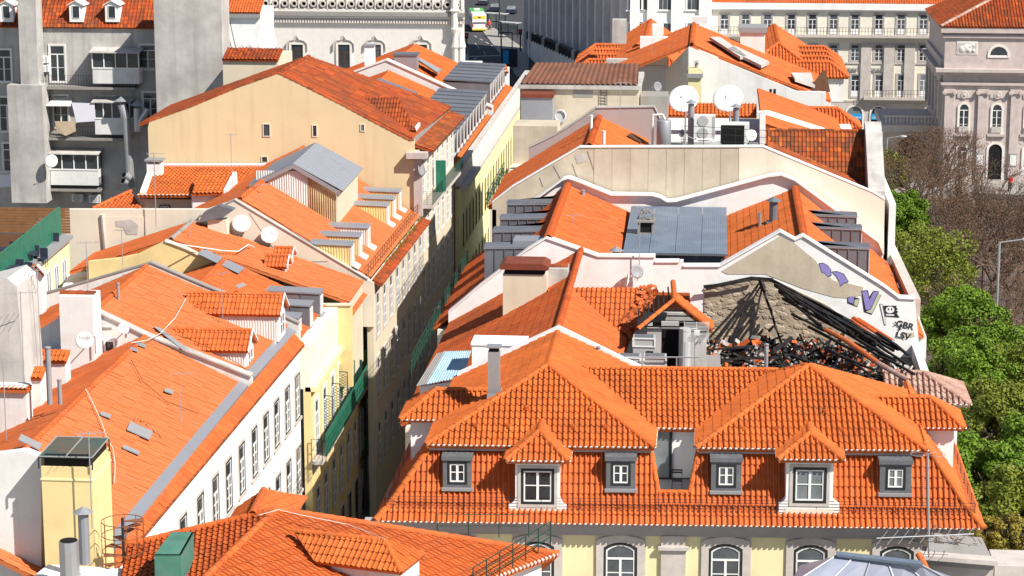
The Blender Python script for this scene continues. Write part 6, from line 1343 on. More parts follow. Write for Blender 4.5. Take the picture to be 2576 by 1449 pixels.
# big white chimney by the gable, left white walls
a = P(148, 745, y=108.8); b = P(232, 745, y=108.8)
t = thing('white_block_chimney', 'big white rendered chimney block with dish, left of the gable window', 'chimney', (a.x+0.8, 109, 14))
MB().box((a.x, 108.8, 13), (b.x, 110.3, a.z)).build('stack', 'white_old', t); ridge(t, (a.x-0.05, 109.4, a.z+0.04), (b.x, 109.4, a.z+0.04), 0.16, 0.4, 'tile_old')
t = tag(slab('left_edge_wall', PP([(-60, 720), (18, 700), (42, 720), (62, 960), (62, 1120), (-60, 1120)], y=100), (0, 3, 0), 'white_grimy', None), 'stained grey wall block at the left picture edge above the chimneys', 'wall')
t = tag(slab('low_white_wall', [(-33.6, 109.6, 12), (-31.2, 109.6, 12), (-31.2, 109.6, 17.0), (-33.6, 109.6, 16.6)], (0, 0.4, 0), 'white', None), 'low white wall left of the big chimney block', 'wall')
q = P(212, 856, y=107.6); dish(P(212, 856, y=107.4), 0.42, (0.1, -0.9, 0.25), 'white dish with dark lettering on the big white chimney block', mast=(q.x+0.25, 108.6, q.z-0.9), text='Televés')
q = P(311, 826, y=109.9); dish(q, 0.27, (0.4, -0.8, 0.25), 'small white lettered dish on the gable coping', mast=(q.x+0.1, 110.4, q.z-0.4), text='ZON')
q = P(636, 135, y=192); dish(P(622, 125, y=190), 0.62, (-0.1, -0.9, 0.3), 'white lettered dish, left of two by the grey flank wall', mast=(P(622, 125, y=190).x+0.1, 190.6, 16), text='Televés')
dish(P(672, 107, y=190), 0.78, (0.15, -0.85, 0.45), 'larger plain white dish, right of two by the grey flank wall', mast=(P(672, 107, y=190).x+0.1, 190.6, 16))
for (u, v, yy, h, lb) in ((222, 760, 110, 3.0, 'thin antenna mast above the big white chimney block'), (105, 960, 102, 5.2, 'tall antenna mast at the left edge among the capped chimneys'), (62, 985, 99, 4.5, 'leaning antenna mast at the left edge'), (18, 1150, 95, 4.2, 'antenna mast low at the left edge')):
    antenna(P(u, v, y=yy), h, lb, boom=1.1, n=6, el=0.32, r=0.016)
for (u, v, yy, h, r_, lb) in ((298, 752, 114, 0.75, 0.08, 'grey vent pipe near the top of the second orange roof'), (151, 1000, 97, 0.75, 0.09, 'grey vent pipe beside the capped chimneys'), (125, 1000, 98, 2.2, 0.12, 'tall grey pipe against the capped chimney')):
    q = P(u, v, y=yy); pipe((q.x, yy, q.z), h, r_, lb, mt='lead')
cable(PP([(215, 978), (232, 1010), (255, 1060), (268, 1100), (285, 1130), (290, 1170), (288, 1215)], pl=shift(PLA, 0.22)), 'thin pale cable straggling over the big orange roof', 0.016, 'mortar')
cable(PP([(330, 862), (370, 856), (405, 838), (440, 800), (468, 750)], pl=shift(PLB, 0.25)), 'pale cable curving over the second orange roof', 0.02, 'mortar')
# ================================================================ L0: nearest roof at the bottom edge
L0 = thing('corner_roof_house', 'nearest house at the bottom edge with long orange hip roof and dormer', 'house', (-12, 76, 0))
A0 = P(694, 1283, z=18.1); C0 = P(1404, 1394, z=16.0); E0 = P(1258, 1449, z=16.0); F0 = plane3(A0, C0, E0)
ed = (C0-E0).normalized()
tiled(L0, [P(1150, 1492, pl=F0), C0, A0, P(505, 1470, pl=F0), P(700, 1520, pl=F0)], 'tile_mid', w=0.21, L=0.42, e0=ed, plugs=False)
mb = MB(); n_ = (F0[1] if F0[1].z > 0 else -F0[1]); s_ = n_.cross(ed)
for k in range(22):
    c = C0-ed*(0.1+k*0.21); mb.tube(c+n_*0.05, c-s_*0.08+n_*0.04 if s_.z > 0 else c+s_*0.08+n_*0.04, 0.055, 6)
o = mb.build('eave_mortar', 'mortar', L0); o['kind'] = 'stuff'
B0 = P(318, 1372, z=16.9); D0 = P(500, 1470, pl=F0)
tiled(L0, [B0, A0, D0, P(300, 1475, pl=plane3(A0, B0, D0))], 'tile_red', w=0.21, L=0.42, e0=(A0-B0))
ridge(L0, C0+Vector((0, 0, 0.04)), A0+Vector((0, 0, 0.05)), 0.13, 0.42, 'tile_mid'); ridge(L0, D0+Vector((0, 0, 0.04)), A0+Vector((0, 0, 0.05)), 0.13, 0.42, 'tile_mid'); ridge(L0, B0+Vector((0, 0, 0.04)), A0+Vector((0, 0, 0.05)), 0.12, 0.42, 'tile_red')
slab('back_slope', [A0, C0, C0+Vector((-1.5, 2.5, -2.2)), A0+Vector((-0.5, 1.5, -2.0))], (0, 0, -0.1), 'tile_mid', L0)
slab('front_wall', [E0+Vector((-0.5, 0.3, -0.1)), C0+Vector((-0.6, -0.2, -0.1)), C0+Vector((-0.6, -0.2, -14)), E0+Vector((-0.5, 0.3, -14))], (-0.3, 0.3, 0), 'white', L0)
# its tiled dormer
r0 = P(738, 1334, z=17.95); r1 = P(968, 1358, z=17.95); e1 = P(1066, 1424, z=17.25); e2 = P(1010, 1440, z=17.25); e0_ = P(790, 1412, z=17.25)
e3 = P(1072, 1392, z=17.25)
tiled(L0, [e0_, e2, r1, r0], 'tile_new', w=0.2, L=0.36); tiled(L0, [e2, e3, r1], 'tile_new', w=0.2, L=0.36)
ridge(L0, r0, r1, 0.11, 0.42, 'tile_new'); ridge(L0, e2, r1, 0.11, 0.42, 'tile_new')
slab('dormer_cheek', [e0_+Vector((0.1, 0.25, -0.05)), e2+Vector((-0.25, 0.25, -0.05)), e2+Vector((-0.25, 0.25, -1.4)), e0_+Vector((0.1, 0.25, -1.4))], (0, 0.2, 0), 'white_old', L0)
slab('dormer_front', [e2+Vector((-0.25, 0.27, -0.05)), e3+Vector((-0.25, 0.0, -0.05)), e3+Vector((-0.25, 0, -1.4)), e2+Vector((-0.25, 0.27, -1.4))], (-0.1, 0.1, 0), 'frame_white', L0)
railing(L0, [P(1100, 1352, z=16.6), P(1330, 1352, z=15.6)], 0.9, 2, 1.5, 'green_dark', r=0.016, name='roof_railing')
railing(L0, [P(1190, 1490, pl=shift(F0, 0.1)), P(1385, 1370, pl=shift(F0, 0.1))], 0.9, 3, 0.9, 'green_dark', r=0.02, name='roof_railing')
def p0(a, b, z): return Vector((a, b, z))
bq = P(660, 1232, z=17.9)
tiled(L0, [P(742, 1292, z=16.9), P(774, 1246, z=16.9), P(662, 1231, z=17.9), P(640, 1285, z=18.0)], 'tile_mid', w=0.2, L=0.4, e0=(0.3, 1, 0)); ridge(L0, P(635, 1290, z=18.05), P(664, 1230, z=17.95), 0.13, 0.42, 'tile_mid')
tiled(L0, [P(560, 1330, z=17.0), P(600, 1278, z=17.0), P(662, 1231, z=17.9), P(640, 1285, z=18.0)], 'tile_mid', w=0.2, L=0.4, e0=(0.3, 1, 0))
cable([P(650, 1296, z=18.25), P(700, 1282, z=18.4), P(760, 1296, z=18.25), P(870, 1318, z=17.9), P(930, 1340, z=17.8), P(968, 1356, z=18.1)], 'thin pale cable lying along the nearest ridge', 0.014, 'mortar')
# yellow stair tower with green glass lid, metal vents, teal skylight
yt = 80.0
a, b = P(103, 1170, y=yt), P(227, 1170, y=yt); zt_ = a.z
t = thing('yellow_stair_tower', 'tall yellow rooftop tower with tilted green glass lid', 'tower', ((a.x+b.x)/2, yt, 12))
xr = b.x+0.05; yb_ = yt+2.6
MB().box((a.x, yt, 10), (xr, yb_, zt_-0.05)).build('shaft', 'yellow', t)
MB().box((a.x-0.03, yt-0.03, zt_-0.55), (xr+0.03, yb_, zt_-0.48)).build('band', 'yellow_pale', t)
MB().box((a.x+0.1, yt+0.1, zt_-0.05), (xr-0.1, yb_-0.1, zt_+0.35)).build('vent_gap', 'black', t)
lid = [Vector((a.x-0.05, yt-0.1, zt_+0.3)), Vector((xr+0.05, yt-0.1, zt_+0.3)), Vector((xr+0.05, yb_-0.3, zt_+0.36)), Vector((a.x-0.05, yb_-0.3, zt_+0.36))]
MB().slab(lid, (0, 0, 0.04)).build('glass_lid', 'lid_glass', t)
for q0, q1 in ((lid[0], lid[3]), (lid[1], lid[2]), (lid[0].lerp(lid[1], 0.5), lid[3].lerp(lid[2], 0.5)), (lid[0], lid[1]), (lid[3], lid[2])): MB().tube(q0+Vector((0, 0, 0.05)), q1+Vector((0, 0, 0.05)), 0.025, 5).build('lid_bar', 'lead', t)
for q0 in lid: MB().tube(q0, (q0.x, q0.y, zt_-0.1), 0.03, 5).build('lid_post', 'iron', t)
q = P(92, 1200, y=yt+1)
t = tag(slab('white_flank_wall', PP([(-60, 1150), (60, 1135), (104, 1152), (104, 1470), (-60, 1470)], y=yt+0.9), (0, 0.5, 0), 'white_old', None), 'stained white flank wall left of the yellow tower', 'wall')
antenna(P(232, 1330, y=79.5), 3.6, 'tall aerial mast with white yagi beside the yellow tower', boom=1.0, n=6, el=0.3, r=0.016)
q = P(212, 1370, y=78); t = pipe((q.x, 78, q.z-0.4), 1.5, 0.19, 'dark flue with blue pointed hat before the yellow tower', mt='zinc_pale', cone=True, name='flue', cat='flue')
q = P(176, 1440, y=77); t = pipe((q.x, 77, q.z-0.6), 1.75, 0.34, 'wide shiny steel duct at the bottom left', cowl=False, mt='galv', name='steel_duct', cat='duct'); MB().lathe((q.x, 77, q.z+1.16), [(0.3, 0), (0.3, 0.01), (0.01, 0.012)], 18).build('duct_mouth', 'black', t)
t = tag(slab('white_roof_slab', PP([(70, 1462), (350, 1462), (350, 1432), (120, 1420)], z=16.6), (0, 0, -0.3), 'white', None), 'white flat roof slab in the bottom left corner', 'flat roof')
t = thing('teal_skylight', 'weathered teal skylight box at the bottom left of the nearest roof', 'skylight', P(430, 1440, z=16))
k0 = PP([(388, 1395), (455, 1395), (487, 1338), (432, 1338)], z=18.4); MB().slab(k0, (0, 0, -0.06)).build('lid', 'teal', t); MB().slab([k0[0], k0[1], k0[1]-Vector((0, 0, 1.6)), k0[0]-Vector((0, 0, 1.6))], (0, 0.06, 0)).build('front_panel', 'teal', t); MB().slab([k0[1], k0[2], k0[2]-Vector((0, 0, 1.6)), k0[1]-Vector((0, 0, 1.6))], (-0.06, 0, 0)).build('side_panel', 'teal', t)
t = thing('spiral_stair', 'rusty spiral stair cage behind the teal skylight', 'stair', P(305, 1440, y=79.5)); c0 = P(308, 1310, y=79.5); mb = MB()
for k in range(11):
    an = 2*math.pi*k/11; mb.tube(c0+Vector((0.75*math.cos(an), 0.75*math.sin(an), 0)), c0+Vector((0.75*math.cos(an), 0.75*math.sin(an), -2.2)), 0.013, 4)
for zo in (0, -0.5, -1.1):
    pts = [c0+Vector((0.75*math.cos(2*math.pi*k/16), 0.75*math.sin(2*math.pi*k/16), zo)) for k in range(17)]; mb.path(pts, 0.016, 4)
mb.build('cage', 'iron_rust', t); MB().tube(c0+Vector((0, 0, 0.1)), c0-Vector((0, 0, 2.5)), 0.06, 6).build('newel', 'iron', t)
for k in range(7): an = k*0.6; MB().slab([c0+Vector((0, 0, -0.25*k)), c0+Vector((0.72*math.cos(an), 0.72*math.sin(an), -0.25*k)), c0+Vector((0.72*math.cos(an+0.55), 0.72*math.sin(an+0.55), -0.25*k))], (0, 0, -0.04)).build('tread', 'iron_rust', t)
# ================================================================ bottom right: glass lantern, ruined roof, aerial
t = thing('glass_roof_lantern', 'hipped glass roof lantern with blue ridge at the bottom right', 'roof lantern', P(2200, 1480, y=86))
g0, g1 = P(2104, 1399, z=15.3), P(2320, 1424, z=15.3); b0 = P(1985, 1475, z=14.4); b1 = P(2440, 1490, z=14.4)
b2 = g1+Vector((1.3, 1.5, -0.9)); b3 = g0+Vector((-1.3, 1.5, -0.9))
n = 5
for k in range(n): MB().slab([b0.lerp(b1, k/n), b0.lerp(b1, (k+1)/n), g0.lerp(g1, (k+1)/n), g0.lerp(g1, k/n)], (0, 0, -0.03)).build('glass_pane', 'glass_roof', t)
MB().slab([b1, b2, g1], (0, 0, -0.03)).build('glass_pane', 'glass_roof', t); MB().slab([b3, b0, g0], (0, 0, -0.03)).build('glass_pane', 'glass_roof', t)
for k in range(n+1): MB().tube(b0.lerp(b1, k/n)+Vector((0, 0, 0.03)), g0.lerp(g1, k/n)+Vector((0, 0, 0.03)), 0.035, 5).build('glazing_bar', 'zinc_pale', t)
MB().slab([g0+Vector((0, -0.15, 0.02)), g1+Vector((0, -0.15, 0.02)), g1+Vector((0, 0.2, 0.04)), g0+Vector((0, 0.2, 0.04))], (0, 0, 0.1)).build('ridge_cover', 'zinc_blue', t)
MB().slab([b0, b1, b1-Vector((0, 0, 12)), b0-Vector((0, 0, 12))], (0, 1, 0)).build('base_wall', 'white_old', t)
t = thing('mossy_ruin_roof', 'mossy grey roof of a ruined wall end with bare twigs', 'building', P(2420, 1440, y=89))
MB().slab([P(2325, 1402, y=88), P(2500, 1416, y=88), P(2470, 1352, y=90.5), P(2345, 1340, y=90.5)], (0, 0, -0.3)).build('roof', 'concrete', t)
a, b = P(2328, 1410, y=88.2), P(2500, 1424, y=88.2); MB().slab([(a.x, 88.2, 3), (b.x, 88.2, 3), (b.x, 88.2, b.z), (a.x, 88.2, a.z)], (0, 1.8, 0)).build('wall', 'stone', t)
MB().slab([P(2318, 1408, y=87.8), P(2510, 1424, y=87.8), P(2510, 1412, y=87.8), P(2318, 1398, y=87.8)], (0, 0.6, 0)).build('ledge', 'stone', t)
ridge(t, P(2312, 1395, y=87.6), P(2332, 1432, y=87.0), 0.12, 0.4, 'tile_mid')
mb = MB(); rs = random.Random(9)
for k in range(26):
    c = P(rs.uniform(2350, 2480), rs.uniform(1345, 1400), y=89.5); mb.path([c, c+Vector((rs.uniform(-0.4, 0.2), 0, 0.2)), c+Vector((rs.uniform(-0.9, 0.3), 0, rs.uniform(0.1, 0.6)))], 0.018, 4)
mb.build('bare_twigs', 'twig', t)
MB().box(P(2502, 1445, y=89)-Vector((0, 0, 3)), P(2600, 1385, y=91)).build('garden_wall', 'stone', t)
t = thing('roof_aerial', 'tall aerial mast with long horizontal boom before the right end of the mansard', 'antenna', P(2337, 1400, y=87.5))
MB().tube(P(2337, 1402, y=87.5), P(2334, 1141, y=87.5), 0.04, 8).build('mast', 'galv', t)
mb = MB(); a, b = P(2205, 1354, y=87.2), P(2450, 1343, y=87.6); mb.tube(a, b, 0.025, 5)
for k in range(9):
    c = a.lerp(b, (k+0.5)/9); mb.tube(c+Vector((-0.25, -0.6, -0.1)), c+Vector((0.25, 0.6, 0.1)), 0.012, 4)
mb.build('boom', 'galv', t); mb = MB(); c = P(2334, 1146, y=87.4)
for s in (-1, 1):
    pts = [c+Vector((s*0.35+0.3*math.cos(x), 0.3*math.sin(x), 0.05)) for x in [k*0.524 for k in range(13)]]; mb.path(pts, 0.013, 4)
mb.build('loop', 'galv', t); mb = MB()
for k in range(22): mb.tube(P(2322, 1165+k*5.2, y=87.5), P(2334, 1163+k*5.2, y=87.5), 0.008, 4)
mb.build('aerial', 'galv', t)

for (u, v, yy, h, dv, lb) in ((455, 1060, 98, 2.2, (1, 0.2, 0), 'short aerial standing on the gutter band of the big orange roof'), (560, 800, 117, 2.4, (0.6, 1, 0), 'aerial between the two large tile dormers'), (310, 700, 119, 2.6, (1, -0.3, 0), 'aerial on the ridge of the second orange roof'), (655, 560, 141, 2.4, (1, 0.5, 0), 'aerial on the slope below the sheet clad attic'), (480, 640, 133, 2.0, (0.8, 0.6, 0), 'aerial near the skylight strip of the low orange roof'), (1440, 640, 131, 2.3, (1, 0.2, 0), 'aerial on the left inner slope of the zinc dormer house'), (1560, 300, 150, 2.4, (1, 0.4, 0), 'aerial behind the small skylight of the beige gable house'), (1640, 150, 200, 3.0, (1, 0.1, 0), 'aerial on the left wall of the white gable house'), (1835, 120, 205, 2.8, (1, 0.5, 0), 'aerial on the far orange slope of the white gable house')):
    antenna(P(u, v, y=yy), h, lb, boom=0.9, n=6, el=0.28, r=0.014, dirv=dv)
for i, (uv, pl_, h_, lb) in enumerate((([(640, 950), (600, 915), (540, 880), (470, 850), (400, 835)], PLB, 0.25, 'dark cable sagging across the second orange roof'), ([(330, 905), (360, 960), (420, 1010), (500, 1040)], PLA, 0.2, 'dark cable lying on the upper part of the big orange roof'), ([(840, 640), (760, 600), (700, 560), (640, 520)], PL3, 0.25, 'dark cable crossing the yellow dormer house roof'))):
    cable(PP(uv, pl=shift(pl_, h_)), lb, 0.013, 'iron')
# ================================================================ far end of the right block
H5 = thing('plant_room_house', 'flat roofed house with beige plant room, rusty sheet roof and ladder', 'house', (-9, 170, 0))
y5 = 172.0
def bx(u0, u1, v0, v1, y, dep, zlo=None):
    a = P(u0, v1, y=y); b = P(u1, v0, y=y); return MB().box((a.x, y, a.z if zlo is None else zlo), (b.x, y+dep, b.z))
MB().box((-13.4, Y4b+0.4, 0), (11.0, 166, 18.6)).build('base', 'cream_pale', H5)
MB().box((-13.8, 166, 0), (10.5, 186, 17.9)).build('base', 'white_old', H5)
bx(1308, 1606, 222, 315, y5, 8, 17).build('plant_room', 'beige', H5); bx(1303, 1612, 216, 223, y5-0.25, 8.5).build('plant_cornice', 'concrete_pale', H5)
a = P(1318, 208, y=y5); b = P(1602, 208, y=y5); corrug('sheet_roof', [(a.x-0.2, y5-0.3, a.z), (b.x+0.1, y5-0.3, a.z), (b.x, y5+5, a.z+0.9), (a.x+0.5, y5+5, a.z+0.9)], 22, 0.05, 'sheet_brown', H5)
for k in range(23): xx = a.x+(b.x-a.x)*k/22; MB().box((xx-0.06, y5-0.2, a.z-0.35), (xx+0.06, y5+0.1, a.z)).build('roof_tooth', 'concrete_pale', H5)
bx(1310, 1390, 240, 318, y5-2, 1.9, 17.5).build('zinc_cabin', 'zinc_pale', H5); bx(1308, 1392, 238, 246, y5-2.1, 2.0).build('cabin_lid', 'rust_red', H5)
MB().lathe(P(1409, 292, y=y5-0.1), [(0.5, 0), (0.5, 0.2), (0.38, 0.25), (0.3, 0.1), (0.01, 0.1)], 20, (0, -1, 0.2)).build('fan_housing', 'plastic_grey', H5)
ld = MB(); a, b = P(1511, 270, y=y5-0.1), P(1511, 226, y=y5-0.1); c = Vector((0.45, 0, 0)); ld.tube(a, b, 0.025, 4).tube(a+c, b+c, 0.025, 4)
for k in range(6): ld.tube(a.lerp(b, k/6), a.lerp(b, k/6)+c, 0.02, 4)
ld.build('ladder', 'iron', H5); bx(1442, 1492, 228, 244, y5-0.03, 0.05).build('vent_grille', 'concrete', H5)
bx(1612, 1680, 243, 270, y5+2, 3, 18).build('side_block', 'concrete', H5)
bx(1290, 1402, 318, 372, 158.0, 3, 15).build('low_wall', 'beige', H5)
# R5b: white gable house
H6 = thing('white_gable_house', 'white gable house with two orange slopes behind the dishes', 'house', (2, 205, 0))
y6 = 196.0
gv = PP([(1732, 118), (2004, 229), (2078, 232), (2076, 300), (1732, 300)], y=y6); slab('gable_wall', gv, (0, 0.5, 0), 'white_old', H6)
lf = [P(1732, 118, y=y6), P(1732, 300, y=y6), P(1674, 300, y=y6+3.0), P(1674, 176, y=y6+3.0)]; slab('shaded_wall', lf, (0.3, 0.3, 0), 'white_old', H6)
slab('left_wall', PP([(1605, 165), (1676, 165), (1676, 300), (1605, 300)], y=y6+3.0), (0, 0.4, 0), 'white_old', H6)
rz = P(1740, 112, y=y6); xr6, zr6 = rz.x, rz.z; kz = (gv[0].z-gv[1].z)/(gv[1].x-gv[0].x)
tiled(H6, [(9.6, y6+0.2, zr6-(9.6-xr6)*kz), (9.6, 213, zr6-(9.6-xr6)*kz), (xr6, 213, zr6), (xr6, y6+0.2, zr6)], 'tile_mid', L=0.6, flat=0.4)
tiled(H6, [(-8.5, 213, zr6-(xr6+8.5)*0.42), (-8.5, y6+0.2, zr6-(xr6+8.5)*0.42), (xr6, y6+0.2, zr6), (xr6, 213, zr6)], 'tile_mid', L=0.6, flat=0.3)
ridge(H6, (xr6, y6, zr6+0.03), (xr6, 213, zr6+0.03), 0.18, 0.5, 'tile_mid')
PL6 = plane3((9.6, y6, zr6-(9.6-xr6)*kz), (9.6, 213, zr6-(9.6-xr6)*kz), (xr6, 213, zr6))
for uv in (((1785, 100), (1812, 100), (1880, 148), (1862, 150)), ((1830, 130), (1848, 122), (1935, 162), (1915, 172)), ((1990, 190), (2040, 190), (2050, 222), (2000, 205))): slab('roof_hatch', PP(uv, pl=shift(PL6, 0.3)), (0, 0, 0.25), 'concrete_pale', H6)
bx(1730, 1765, 172, 280, y6-1.6, 1.4, 16).build('stair_turret', 'yellow_pale', H6); bx(1728, 1768, 186, 196, y6-1.8, 1.6).build('turret_lid', 'lead', H6)
q = P(1752, 190, y=y6-1.2); pipe((q.x, y6-1.2, q.z), 1.0, 0.16, 'grey chimney pipe with pointed hat on the white gable', mt='lead', cone=True)
ridge(H6, P(1730, 192, y=y6-1.5), P(1767, 192, y=y6-1.5), 0.14, 0.3, 'tile_red')
for u in (1939, 1949): bx(u-3, u+3, 224, 240, y6-0.03, 0.05).build('slit_window', 'black', H6)
MB().slab([P(2036, 224, y=y6+2), P(2068, 178, y=y6+4), P(2080, 232, y=y6+1.5)], (0.3, 0, 0)).build('dormer_cheek', 'wood_dark', H6)
dish(P(1655, 218, y=y6), 0.42, (0.6, -0.7, 0.2), 'dark dish on an arm before the white gable house', mast=(P(1655, 218, y=y6).x-0.5, y6+1, 18), mt='dish_grey'); dish(P(1588, 143, y=212), 0.5, (-0.5, -0.8, 0.2), 'grey dish on the far orange slope', mast=(P(1588, 143, y=212).x, 212.6, 18.5), mt='dish_grey')
# R5c: the far hipped roofs with little hipped dormers down both sides
H7 = thing('far_hip_house', 'far house with many small hipped orange dormer roofs at both sides', 'house', (0, 225, 0))
def pf(a, b, z): return Vector((a, b, z))
MB().box((-11.5, 214, 0), (10.5, 238, 16.4)).build('wall', 'white_old', H7)
hip(H7, pf, -12.3, -0.5, 214, 238, 16.6, 20.4, 'tile_mid', w=0.3, L=0.5, plugs=False, r=0.17, sides='FLR')
hip(H7, pf, 0.5, 11.2, 216, 238, 16.6, 20.0, 'tile_mid', w=0.3, L=0.5, plugs=False, r=0.17, sides='FLR')
for k in range(4):
    y0 = 214.5+k*4.2; hip(H7, pf, -13.0, -8.5, y0, y0+3.2, 17.7, 18.9, 'tile_mid', w=0.3, L=0.45, ridge_dir='x', fronthip=True, backhip=False, plugs=False, r=0.16, sides='FL'); MB().box((-12.6, y0+0.3, 15.5), (-9, y0+2.9, 17.7)).build('dormer_wall', 'white_old', H7)
    hip(H7, pf, 7.6, 12.0, y0, y0+3.2, 17.7, 18.9, 'tile_mid', w=0.3, L=0.45, ridge_dir='x', fronthip=False, backhip=True, plugs=False, r=0.16, sides='FR'); MB().box((8, y0+0.3, 15.5), (11.6, y0+2.9, 17.7)).build('dormer_wall', 'white_old', H7)
hip(H7, pf, 5.5, 11.3, 183.5, 187.0, 17.6, 18.9, 'tile_mid', w=0.28, L=0.45, ridge_dir='x', fronthip=False, backhip=True, plugs=False, r=0.16, sides='FRB')
tiled(H7, [(-4.4, 176.5, 19.4), (3.2, 176.5, 19.4), (3.2, 178.3, 20.1), (-4.4, 178.3, 20.1)], 'tile_new', w=0.28, L=0.45)
tiled(H7, [(9.5, 166.5, 18.2), (9.5, 186, 18.2), (3.4, 186, 20.3), (3.4, 166.5, 20.3)], 'tile_mid', w=0.28, L=0.45, flat=0.5)
MB().slab([P(1905, 282, y=166.0), P(1932, 280, y=166), P(2075, 325, y=166), P(2060, 330, y=166)], (0, 0.6, 0)).build('sloped_parapet', 'white', H7)
tiled(H7, [P(1485, 188, y=205), P(1602, 188, y=205), P(1602, 170, y=208), P(1500, 170, y=208)], 'tile_mid', w=0.3, e0=(1, 0, 0))
q = P(1545, 118, y=216); bx(1540, 1575, 50, 110, 217, 1.2).build('chimney_block', 'concrete_pale', H7)
bx(1525, 1610, 150, 166, 205, 1, 17).build('parapet', 'concrete_pale', H7); bx(1862, 1925, 82, 110, 212, 3, 18).build('roof_box', 'white_old', H7); bx(1858, 1930, 70, 82, 211.8, 3.4).build('roof_box_lid', 'lead', H7)
bx(1640, 1668, 65, 90, 216, 2).build('attic_window_wall', 'white', H7); bx(1740, 1780, 42, 60, 224, 1).build('louvre', 'plastic_white', H7)
bx(1610, 1680, 94, 140, 210, 1, 17).build('white_parapet', 'white', H7)
# ================================================================ grey flank apartment block, top left
AP = thing('grey_apartment_block', 'grey rear of apartment block with balconies and dormers, top left', 'building', (-57, 190, 0))
ya_ = 188.0
def ax(u, v): return P(u, v, y=ya_)
a = ax(-30, 66); b = ax(402, 66)
MB().box((a.x, ya_, -2), (b.x, ya_+12, a.z)).build('rear_wall', 'concrete_pale', AP)
tiled(AP, [(a.x, ya_-0.2, a.z), (b.x, ya_-0.2, a.z), (b.x, ya_+5, a.z+5.6), (a.x, ya_+5, a.z+5.6)], 'tile_old', w=0.3, L=0.38, flat=0.7)
Wa = wallframe((0, ya_, 0), (1, 0, 0))
def aw(u, v, w, h, **k):
    q = ax(u, v); return window(Wa, q.x, q.z, w, h, AP, **k)
for u in (18, 193, 283):
    c = ax(u, 55); q0 = Vector((c.x, ya_, c.z)); s = 1 if u > 50 else 1
    MB().slab([(c.x-0.55, ya_-0.1, c.z), (c.x+0.55, ya_-0.1, c.z), (c.x+0.55, ya_-0.1, c.z+1.35), (c.x, ya_-0.1, c.z+1.65), (c.x-0.55, ya_-0.1, c.z+1.35)], (0, 2.6, 0)).build('dormer', 'white', AP)
    window(wallframe((0, ya_-0.1, 0), (1, 0, 0)), c.x, c.z+0.3, 0.6, 1.0, AP, sur=None, cols=1, rows=1, sill=False, frame='frame_white', fw=0.03, name='dormer_window')
    for sg in (-1, 1): MB().slab([(c.x, ya_-0.25, c.z+1.68), (c.x+sg*0.7, ya_-0.25, c.z+1.3), (c.x+sg*0.7, ya_+2.4, c.z+1.3), (c.x, ya_+2.4, c.z+1.68)], (0, 0, 0.08)).build('dormer_roof', 'white_old', AP)
for (u, v, w, h, dr) in ((147, 205, 1.2, 2.9, True), (373, 172, 1.3, 1.9, False), (12, 205, 1.2, 2.6, True), (20, 330, 1.2, 2.8, True), (30, 430, 1.3, 2.3, False), (380, 300, 1.2, 2.2, False), (155, 320, 1.2, 2.6, True), (270, 255, 1.2, 0.4, False)):
    aw(u, v, w, h, sur='white_old', sw=0.12, cols=2, rows=2, transom=0.76 if h > 1 else 0, sill=not dr, name='window', glass='glass')
for (v, u0, u1) in ((213, 100, 350), (340, 112, 325), (468, 125, 260)):
    a = ax(u0, v); b = ax(u1, v); MB().box((a.x, ya_-1.3, a.z-0.2), (b.x, ya_, a.z)).build('balcony_slab', 'concrete', AP)
    railing(AP, [(a.x, ya_, a.z), (a.x, ya_-1.25, a.z), (b.x, ya_-1.25, a.z), (b.x, ya_, a.z)], 0.95, 2, 0.22, 'iron', r=0.012, name='balcony_railing')
for (u0, u1, v0, v1, m_) in ((234, 348, 130, 210, 'sheet_white'), (240, 325, 255, 338, 'plastic_white'), (128, 245, 385, 465, 'plastic_white')):
    a = P(u0, v1, y=ya_-1.3); b = P(u1, v0, y=ya_-1.3); h = b.z-a.z
    MB().box((a.x, ya_-1.3, a.z), (b.x, ya_-0.02, a.z+h*0.48)).build('enclosure_panel', m_, AP); MB().box((a.x, ya_-1.25, a.z+h*0.48), (b.x, ya_-0.02, b.z-0.1)).build('enclosure_back', 'glass', AP)
    Wn = wallframe((a.x, ya_-1.3, 0), (1, 0, 0)); wd_ = b.x-a.x
    for k in range(5): MB().fbox(Wn, wd_*k/4-0.04, wd_*k/4+0.04, -0.04, 0.03, a.z+h*0.48, b.z-0.1).build('enclosure_mullion', 'frame_white', AP)
    MB().fbox(Wn, -0.03, wd_+0.03, -0.05, 0.04, a.z+h*0.46, a.z+h*0.5).build('enclosure_rail', 'frame_white', AP)
    MB().slab([(a.x-0.2, ya_-1.6, b.z-0.12), (b.x+0.15, ya_-1.6, b.z-0.12), (b.x+0.15, ya_, b.z+0.15), (a.x-0.2, ya_, b.z+0.15)], (0, 0, 0.06)).build('enclosure_roof', 'concrete_pale', AP)
a = P(115, 267, y=ya_-1.7); b = P(178, 267, y=ya_-1.7); MB().slab([(a.x, ya_-1.7, a.z), (b.x, ya_-1.7, a.z), (b.x-0.3, ya_, a.z+0.5), (a.x+0.3, ya_, a.z+0.5)], (0, 0, 0.05)).build('awning', 'sheet_white', AP)
t = tag(slab('laundry_sheet', [P(180, 258, y=ya_-1.5), P(238, 260, y=ya_-1.5), P(238, 305, y=ya_-1.5), P(192, 308, y=ya_-1.5)], (0, 0.02, 0), 'cloth_white', None), 'pale bed sheet hanging on the middle balcony', 'laundry')
t = tag(slab('laundry_blanket', [P(138, 305, y=ya_-1.45), P(188, 306, y=ya_-1.45), P(191, 330, y=ya_-1.5), P(165, 342, y=ya_-1.6), P(142, 330, y=ya_-1.5)], (0, 0.03, 0), 'cloth_beige', None), 'beige blanket draped over the middle balcony rail', 'laundry')
